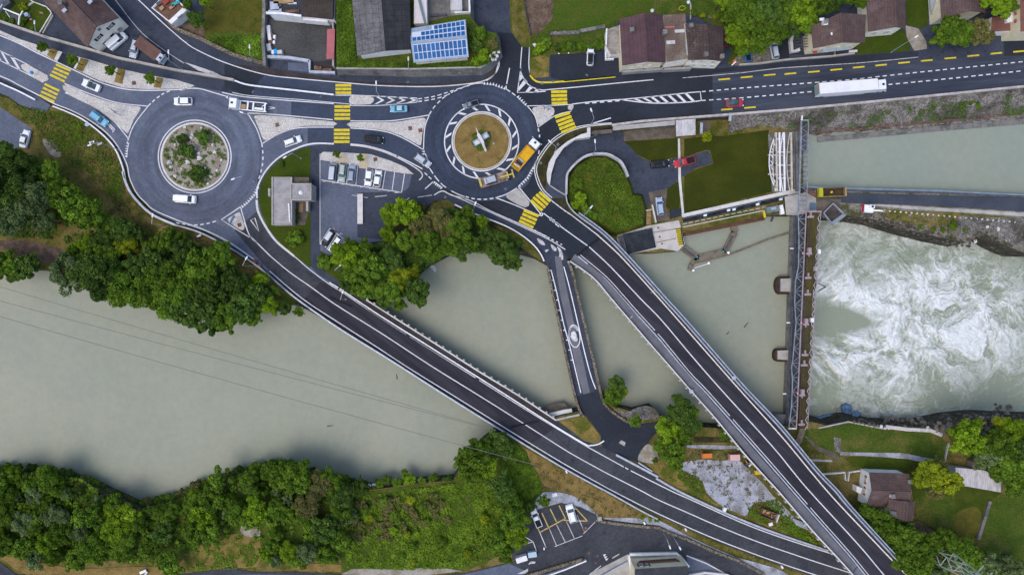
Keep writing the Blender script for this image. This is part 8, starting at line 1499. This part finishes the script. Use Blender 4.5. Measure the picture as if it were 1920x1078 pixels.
# ---------------------------------------------------------------- street furniture
def lamp(px, py, ang, label, h=8.0, arm=1.6, z0=0.0, ball=False, m=None):
    p = W(px, py, z0); t = thing('street_lamp', label, 'street lamp', p, R(ang), 'street lamps'); m = m or steel
    MB().cyl((0, 0, 0), (0, 0, h), .09, .055, 8).build('pole', m, t, local=True)
    MB().cyl((0, 0, h), (arm, 0, h + .25), .05, .04, 6).build('arm', m, t, local=True)
    hd = loft([loop(1, .3, arm - .1, arm + .75, h + .2, .2, .1, 4), loop(1, .34, arm - .12, arm + .8, h + .27, .22, .1, 4), loop(1, .2, arm, arm + .65, h + .36, .15, .08, 4)]); hd.build('lamp_head', steel_w, t, local=True)
    MB().box((0, 0, .03), (.35, .35, .06)).build('base_plate', conc, t, local=True); return t
for x, y, a, d, h in ((487, 229, 160, 'lamp post on the cobbled island right of the west roundabout', 6), (564, 297, 210, 'lamp post at the lawn edge above the flat-roofed building', 6), (475, 340, 200, 'lamp leaning over the bottom right of the west roundabout', 7), (223, 281, 200, 'lamp on the scrubby verge left of the west roundabout', 8), (314, 425, 80, 'lamp at the kerb below the west roundabout', 7), (480, 500, 60, 'lamp beside the guard rail at the start of the diagonal bridge', 8), (640, 508, 40, 'lamp by the path below the parked cars', 6), (1671, 98, 30, 'tall bent street lamp by the lawn on the wide east road', 7), (341, 130, 90, 'lamp on the wall between upper road and footpath', 6), (94, 74, 90, 'lamp on the wall below the garden', 5), (1108, 234, 110, 'lamp post at the kerb above the ramp loop', 6), (1040, 286, 140, 'lamp post at the roundabout side of the ramp wall', 6), (1111, 291, 95, 'lamp post on the ring wall of the ramp', 6), (1243, 998, 290, 'ball-headed lamp on the wall of the lower road', 4), (1259, 1001, 300, 'second lamp on the wall of the lower road, nearer the terrace house', 4), (1094, 405, 50, 'lamp post beside the start of the rising bridge', 5), (888, 400, 70, 'short lamp post on the railing below the east roundabout', 4), (484, 118, 90, 'lamp in the lower right corner of the walled meadow', 5), (772, 140, 90, 'lamp on top of the concrete retaining wall', 5), (648, 561, 70, 'lamp post at the footway of the diagonal bridge', 5), (712, 181, 90, 'small lamp beside the chevron markings', 4)):
    lamp(x, y, a, d, h)
t = thing('direction_sign', 'blue direction sign on legs on the small south splitter island', 'road sign', W(441, 414, .1), R(62))
MB().box((0, 0, 1.9), (2.2, .1, 1.2)).build('panel', c_blue, t, local=True); MB().box((-.8, 0, 1.0), (.1, .1, 2)).build('leg', steel, t, local=True); MB().box((.8, 0, 1.0), (.1, .1, 2)).build('leg', steel, t, local=True)
t = thing('direction_sign', 'grey direction sign on the large cobbled island left of the west roundabout', 'road sign', W(222, 213, .15), R(-40)); MB().box((0, 0, 2.2), (1.6, .12, 1.3)).build('panel', steel, t, local=True); MB().box((-.5, 0, 1.0), (.12, .12, 2.2)).build('leg', steel, t, local=True); MB().box((.5, 0, 1.0), (.12, .12, 2.2)).build('leg', steel, t, local=True)
t = thing('direction_sign', 'blue-grey sign on the cobbled island right of the east roundabout', 'road sign', W(1024, 206, .15), R(-20)); MB().box((0, 0, 2.0), (2.2, .12, 1.1)).build('panel', steel, t, local=True); MB().box((.5, 0, 1.0), (.12, .12, 2.2)).build('leg', steel_d, t, local=True); MB().box((-.5, 0, 1.0), (.12, .12, 2.2)).build('leg', steel_d, t, local=True)
t = thing('bollard_sign', 'small blue traffic sign on the median island by the upper zebra crossing', 'road sign', W(67, 140, .15)); MB().cyl((0, 0, 0), (0, 0, 1.2), .06).build('post', steel, t, local=True); MB().cyl((0, 0, 1.2), (0, .05, 1.5), .38, .38, 12).build('disc', M('sign_blue', (.03, .2, .5)), t, local=True)
tag(MB().cyl(W(163, 234, .3), W(163, 234, .9), .45, .4, 12).build('blue_barrel', M('pale_blue_barrel', (.42, .58, .72))), 'pale blue barrel beside the guard rail on the scrubby verge', 'barrel')
t = thing('white_scooter', 'white and grey scooter lying by the kerb above the wood', 'scooter', W(375, 443, .2), .4); MB().box((0, 0, .4), (1.0, .4, .5)).build('body', steel_w, t, local=True); MB().box((-.5, -.15, .3), (.3, .5, .4)).build('front', blk, t, local=True); MB().box((.3, .15, .55), (.6, .3, .12)).build('seat', steel, t, local=True)
for x, y, d in ((172, 267, 'flat white panel lying on the scrubby verge'), (187, 270, 'second grey-white panel on the scrubby verge')): tag(MB().box(W(x, y, .15), (1.2, .5, .1), .3).build('white_sheeting', steel_w if x == 172 else steel), d, 'sheeting')
# guard rails of the west roundabout and fences
def rail(pts, label, m=steel_w, w=.3, h=.75, sm=5, posts=True, cat='guard rail', z=0.0, name='guard_rail'):
    t = thing(name, label, cat, W(*pts[0], zf(z, pts[0]))); ribbon(MB(), path3(smooth(pts, sm), z, h - .3), w, thick=.3).build('beam', m, t)
    if posts:
        for p in resample(path3(smooth(pts, sm), z, (h - .3) / 2), 2.6): MB().box(p, (.14, .14, h - .3)).build('post', steel, t)
    return t
rail([(100, 200), (128, 211), (158, 226), (192, 252), (216, 279), (230, 311), (235, 334)], 'guard rail along the verge left of the west roundabout'); rail([(231, 322), (238, 346), (252, 370), (284, 401), (329, 422)], 'wider guard rail around the lower left of the west roundabout', steel, .5)
rail([(-60, 128), (0, 156), (36, 172), (67, 188)], 'double guard rail along the road at the left edge', steel_w, .35); rail([(440.6, 152), (468.5, 160.5), (543, 169), (626, 178.5)], 'white fence with spaced posts between upper road and footpath', steel_w, .34, .9)
rail([(853, 384), (890, 401), (946, 423), (978, 441), (1001, 460), (1014, 477), (1020, 490)], 'white railing around the dry grass wedge below the east roundabout', steel_w, .3, .9); rail([(1155, 852), (1195, 873), (1233.6, 893.5)], 'blue-grey guard rail at the side road by the diagonal bridge', steel, .45); rail([(1196.5, 866.5), (1210, 875), (1222.5, 883)], 'short second guard rail behind the blue-grey one', steel, .3)
rail([(1230, 896), (1280, 924), (1366, 963.5), (1445, 995), (1552, 1031.6)], 'long blue-grey guard rail along the gravel yard', steel, .45); rail([(1145, 222), (1112, 232)], 'short rail by the road wall', steel_w, .2, .8, 1)
tag(solid('road_wall', [(1147, 236), (1201, 229), (1290, 222), (1369, 216), (1465, 208.5), (1610, 194.5), (1751, 180.5), (1920, 163.5), (2200, 138)], M('pale_coping', (.5, .46, .44), (.36, .32, .3), .8, grain=.25, gs=4), .5, .8, -.3), 'long pale parapet wall between the wide east road and the embankment', 'wall')
tag(solid('path_wall', [(-80, 10), (0, 41), (93, 73), (163, 92.5), (223, 110.5), (330, 133), (418, 147.5), (441, 152)], M('wall_coping', (.42, .39, .36), (.32, .3, .27), .6, grain=.2), .55, .9, 0), 'long low wall between the houses and the footpath in the upper left', 'wall')
tag(solid('meadow_wall', [(312, 34), (325.6, 50), (345, 62), (381, 76.5), (439, 104.5), (494, 121), (502, 128)], stone_wall, .8, 1.0, 0, sm=3), 'stone wall bending along the upper road below the walled meadow', 'wall')
# ramp walls
tag(solid('ring_wall', [(1061, 366), (1062, 332), (1068, 320), (1080, 307), (1095, 296), (1112, 291), (1136, 291), (1152, 298), (1163, 306), (1171, 320), (1176, 333)], M('ring_wall_concrete', (.46, .46, .47), (.36, .35, .34), .6, grain=.2), .5, 1.5, -1.2, sm=3), 'curved concrete wall around the green loop of the ramp', 'wall')
wp = [(1107, 257), (1079, 261), (1057, 277), (1042, 299), (1034, 325), (1031, 348), (1026, 340), (1025, 325), (1029, 305), (1042, 283), (1064, 265), (1090, 252), (1101, 249), (1101, 240), (1107, 239)]
b = MB(); b.poly([W(x, y, .7) for x, y in wp], 3.0); tag(b.build('wedge_wall', conc_l), 'pale crescent-shaped concrete wall between the roundabout pavement and the ramp', 'wall')
tag(solid('ramp_edge', [(1031, 348), (1046, 358), (1060, 366)], conc, .25, .12, .01), 'thin concrete line across the top of the ramp', 'kerb')
o = MB().box(W(1127, 248, -1.0), (5.2, .9, .5), .08).build('ramp_beam', conc_b); tag(o, 'brown concrete beam at the mouth of the underpass by the ramp', 'beam')
tag(MB().bar(W(1107, 259, -.2), W(1126, 249, -.2), .25).build('steel_brace', steel_d), 'dark brace beside the ramp beam', 'beam')
for x, y, l, rz, d in ((1369, 216, 1.9, -.1, 'short pale duct hanging over the embankment wall'), (1315, 237, 2.6, -.03, 'pale vertical pipe beside the square canopy')): tag(MB().box(W(x, y + 4, .2), (.6, l, .4), rz).build('pipe', steel), d, 'pipe')
st_ = thing('stair', 'narrow brown stair beside the ramp car park wall', 'stair', W(1215, 405, ZL))
for k in range(9): MB().box(W(1216, 396 + k * 3, ZL + .1 + .02 * k), (1.1, .28, .15)).build('step', timb, st_)
solid('flank', [(1222, 385), (1229, 418)], conc_l, .3, .8, ZL, parent=st_); solid('flank', [(1208, 396), (1222, 393)], conc_l, .2, .6, ZL, parent=st_)
# bits on the meadows of the upper right
t = thing('garden_wall', 'dry stone garden wall above the small car park', 'wall', W(1060, 63))
for k in range(15): MB().box(W(1033 + k * 3.7, 64 - k * .15, .4), (.5, .8, .8), rnd(k).uniform(-.2, .2)).build('stone', rock, t)
tag(solid('garden_wall', [(1088, 60), (1110, 56), (1134, 51)], conc_d, .8, .6, 0), 'grey wall end continuing the dry stone wall to the terrace', 'wall')
for x, y, d in ((1223, 21, 'white garden statue behind the burgundy roof'), (1291, 5, 'white garden furniture at the top edge')): tag(MB().cyl(W(x, y, .1), W(x, y, .9), .5, .3, 8).build('garden_ornament', steel_w), d, 'garden ornament')
tag(solid('garden_edging', [(1294, 8), (1295, 22), (1294, 38)], conc, .25, .4, 0), 'thin garden kerb beside the flower row', 'kerb'); tag(solid('flower_border', [(1328, 33), (1345, 34), (1360, 36)], rock, .6, .25, 0), 'row of stones edging the flower bed', 'edging')
tag(solid('soil_fence', [(982, 0), (986, 30), (994, 66)], steel_d, .12, .9, 0), 'thin dark fence between the soil bed and the grass bank', 'fence')
tag(solid('hose', [(1285, 13), (1277, 12), (1273, 18), (1280, 20), (1286, 15)], M('hose_yellow', (.5, .5, .05)), .1, .08, .15, sm=3), 'yellow garden hose coiled on the grass', 'hose')
for x, y, d in ((1048, 101, 'left short white post at the back of the small car park'), (1066, 100, 'right short white post at the back of the small car park')): tag(MB().cyl(W(x, y, 0), W(x, y, .9), .14).build('post', steel_w), d, 'post')
tag(MB().box(W(1376.5, 116, .5), (.6, .7, 1.0), .4).build('orange_bin', M('bin_orange', (.6, .16, .05))), 'orange bin at the corner of the stony forecourt', 'bin'); tag(MB().bar(W(1372, 123, 1.0), W(1380, 116, 1.4), .25).build('sign_arm', steel_w), 'white barrier arm below the orange bin', 'barrier')
tag(solid('wall', [(1385, 123), (1420, 121), (1470, 114), (1560, 107), (1600, 102)], conc, .35, .7, 0), 'low pale wall along the pavement before the brown tiled house', 'wall'); bpy.data.objects['wall'].name = 'front_wall' if 'wall' in bpy.data.objects else ''
tag(solid('field_wall', [(1432, 72), (1450, 66), (1470, 56), (1484, 48)], conc_d, .4, .7, 0), 'grey boundary wall under the trees beside the silver car', 'wall')
tag(MB().box(W(1599, 97, .3), (1.9, .5, .5), .1).build('white_trough', conc_l), 'white stone trough on the lawn corner by the wide east road', 'trough')
tag(solid('yellow_pole', [(1564, 97), (1563, 107)], timb, .2, .6, 0), 'short yellowish post before the tiled house awnings', 'post')
# garden at the upper left
t = thing('garden_pergola', 'white pergola beam frame in the top left garden', 'pergola', W(20, 28)); MB().bar(W(7, 17, 2.3), W(37, 29, 2.3), .28).build('beam', steel_w, t); MB().bar(W(43, 21, 2.3), W(36, 33, 2.3), .22).build('beam', steel_w, t); MB().bar(W(37, 28, 2.3), W(35, 47, 1.2), .25).build('beam', steel_w, t); MB().bar(W(10, 21, 2.2), W(19, 34, 1.5), .12).build('beam', steel, t)
for x, y in ((8, 18), (36, 30), (35, 46)): MB().bar(W(x, y, 0), W(x, y, 2.2), .16).build('post', steel_w, t)
b = MB(); b.poly([W(x, y, .1) for x, y in ((12, 24), (34, 30), (32, 40), (10, 34))], .1); b.build('floor', steel_d, t)
tag(solid('garden_edging', [(57, 0), (64, 5), (88, 14), (96, 22), (98, 27), (76, 63)], conc_l, .22, .4, 0), 'pale curved edging around the top left lawn', 'kerb'); tag(solid('garden_edging', [(101, 30), (82, 64)], conc, .22, .4, 0), 'second pale edging beside the yard of the gabled house', 'kerb'); tag(solid('garden_step', [(53, 12), (64, 4)], conc, .5, .15, .05), 'short paved step path in the top left lawn', 'path')
tag(MB().box(W(51, 29, .5), (.8, .8, .9), .4).build('blue_chair', M('pale_blue', (.4, .5, .62))), 'pale blue garden seat beside the pergola', 'chair'); tag(MB().box(W(78, 25, .2), (.8, .35, .3), -.2).build('bench', timb), 'tan bench on the top left lawn', 'bench'); tag(MB().box(W(58, 37, .2), (.6, .3, .3), .1).build('pink_cushion', M('pink_cloth', (.5, .2, .22))), 'pink cushion lying on the top left lawn', 'cushion')
tag(MB().box(W(15, 8, .7), (1.2, 1.8, 1.4), -.9).build('garden_shed', steel_d), 'dark little shed at the top left edge', 'shed')
tag(solid('yard_fence', [(22, -4), (14, 5), (7, 16), (0, 25), (-20, 50)], steel, .3, .9, 0), 'grey fence along the left yard edge', 'fence')
# posts, guard rail pile, lower yard
t = thing('barrier_stack', 'stack of blue-grey guard rail pieces under the rising bridge', 'stack', W(1500, 984))
for k in range(6): MB().bar(W(1486 + k * 1.2, 972 + k * 2, .3 + .1 * (k % 2)), W(1508 + k * 1.5, 980 + k * 2.4, .3 + .1 * (k % 2)), .28, .2).build('rail_piece', steel, t)
tag(MB().box(W(1358, 954, .5), (.7, .9, 1.0), -.4).build('white_cabinet', steel_w), 'white cabinet beside the long guard rail', 'cabinet'); tag(MB().box(W(1445, 982, .3), (.9, .7, .4), .3).build('white_bag', steel_w), 'white bag next to the rusty skip', 'bag')
for x, y, d in ((1062, 884, 'small white marker post on the dry slope below the guard rail'), (1285.5, 992, 'pale marker by the lower road edge'), (1466, 1062, 'pale marker near the lower right road edge'), (1208, 980, 'small pale cover on the strip above the lower wall')): tag(MB().box(W(x, y, .3), (.35, .7, .5), .5).build('marker_post', steel_w), d, 'marker post')
tag(MB().box(W(1124.5, 971, .4), (.9, .9, .8), .1).build('stone_pillar', conc), 'pale square pillar at the corner of the lower car park', 'pillar'); tag(MB().box(W(1020, 1027, .5), (.3, .5, 1.0)).build('white_post', steel_w), 'white post at the entrance of the lower car park', 'post')
tag(MB().box(W(998, 1038, .6), (2.0, 1.2, 1.2), .15).build('recycling_bin', M('pale_blue_bin', (.4, .5, .58))), 'pale blue bins at the edge of the lower car park', 'bin'); tag(MB().box(W(978, 1046, .8), (2.6, 1.2, 1.6), .3).build('white_hut', steel_w), 'white low hut roof under the trees by the lower road', 'hut')
tag(MB().box(W(1040, 927, .2), (1.2, .8, .3), .2).build('white_slab', steel_w), 'white slab on the pale border above the lower car park', 'slab')
t = thing('bench', 'pale bench on the edge of the tan clearing at the bottom left', 'bench', W(270, 1070, .1), .4); MB().box((0, 0, .45), (1.6, .6, .1)).build('seat', steel_w, t, local=True); MB().box((-.6, 0, .2), (.1, .5, .4)).build('leg', steel_w, t, local=True); MB().box((.6, 0, .2), (.1, .5, .4)).build('leg', steel_w, t, local=True); MB().box((.5, -.6, .3), (.9, .4, .3), .5).build('side', steel, t, local=True)
# outfall, tarpaulins, drift wood
b = MB(); P = [W(x, y, ZW + .15 + (.5 if x < 803 else 0)) for x, y in ((794, 486), (797, 485), (806, 493), (818, 502), (817, 511), (811, 506), (803, 497))]; b.poly(P); o = b.build('outfall_spray', M('spray_white', (.62, .66, .7), (.42, .46, .47), 1.5)); o['kind'] = 'structure'
tarp = M('blue_tarpaulin', (.08, .16, .3), (.2, .3, .42), .9, .4, .65, grain=.3, gs=3)
for nm, pts, d in (('tarpaulin', [(1528, 783), (1545, 777), (1566, 776), (1580, 774), (1588, 778), (1578, 784), (1560, 788), (1545, 792), (1530, 795)], 'crumpled blue tarpaulin along the foot of the right bank by the weir'), ('tarpaulin', [(1577, 760), (1586, 755), (1598, 761), (1597, 770), (1588, 776), (1578, 774)], 'dark blue tarpaulin lump beside the long blue one'), ('tarpaulin', [(1596, 773), (1606, 769), (1615, 775), (1607, 784), (1596, 782)], 'small blue tarpaulin corner at the start of the river rocks')):
    b = MB(); r_ = rnd(len(pts)); cx_ = sum(p[0] for p in pts) / len(pts); cy_ = sum(p[1] for p in pts) / len(pts); Z = ZD + 1.2
    ring_ = [W(x, y, Z - .8) for x, y in pts]; inn = [W(cx_ + (x - cx_) * .8, cy_ + (y - cy_) * .8, Z + r_.uniform(-.7, .5)) for x, y in pts]; c0 = W(cx_, cy_, Z - .1); n = len(ring_)
    for k in range(n): b.face([ring_[k], ring_[(k + 1) % n], inn[(k + 1) % n], inn[k]]); b.face([inn[k], inn[(k + 1) % n], c0])
    tag(b.build(nm, tarp), d, 'tarpaulin')
for x, y, l, a, d in ((744, 706, 1.2, 100, 'short dark driftwood stick near the diagonal bridge'), (1399, 609, 1.5, 50, 'drifting stick between rising bridge and weir'), (1365, 624, .9, 50, 'short drifting stick near the rising bridge'), (619, 798, 1.4, 5, 'pale drifting stick on the calm water'), (676, 893, 1.2, 95, 'stake standing in the shallow by the lower bank'), (1568, 772, 1.8, 70, 'branch stump at the blue tarpaulin')):
    p = W(x, y, ZW + .05 if x < 1500 else ZD + 1.5); d_ = Vector((math.cos(R(a)), math.sin(R(a)), .02)) * l / 2; tag(MB().cyl(p - d_, p + d_, .12, .06, 6).build('driftwood', bark), d, 'driftwood')
# give labels that were shared inside a wood an ordinal from the left, so that each finds its own tree
from collections import defaultdict
byl = defaultdict(list)
for o in bpy.data.objects:
    if o.parent is None and o.get('category') and o.get('label'): byl[o['label']].append(o)
ORD = ['first', 'second', 'third', 'fourth', 'fifth', 'sixth', 'seventh', 'eighth', 'ninth', 'tenth', 'eleventh', 'twelfth'] + [f'{k}th' for k in range(13, 41)]
for lb, os_ in byl.items():
    if 1 < len(os_) <= 40 and len(lb.split()) <= 12:
        os_.sort(key=lambda o: o.location.x)
        for k, o in enumerate(os_): o['label'] = f'{lb}, {ORD[k]} from the left'
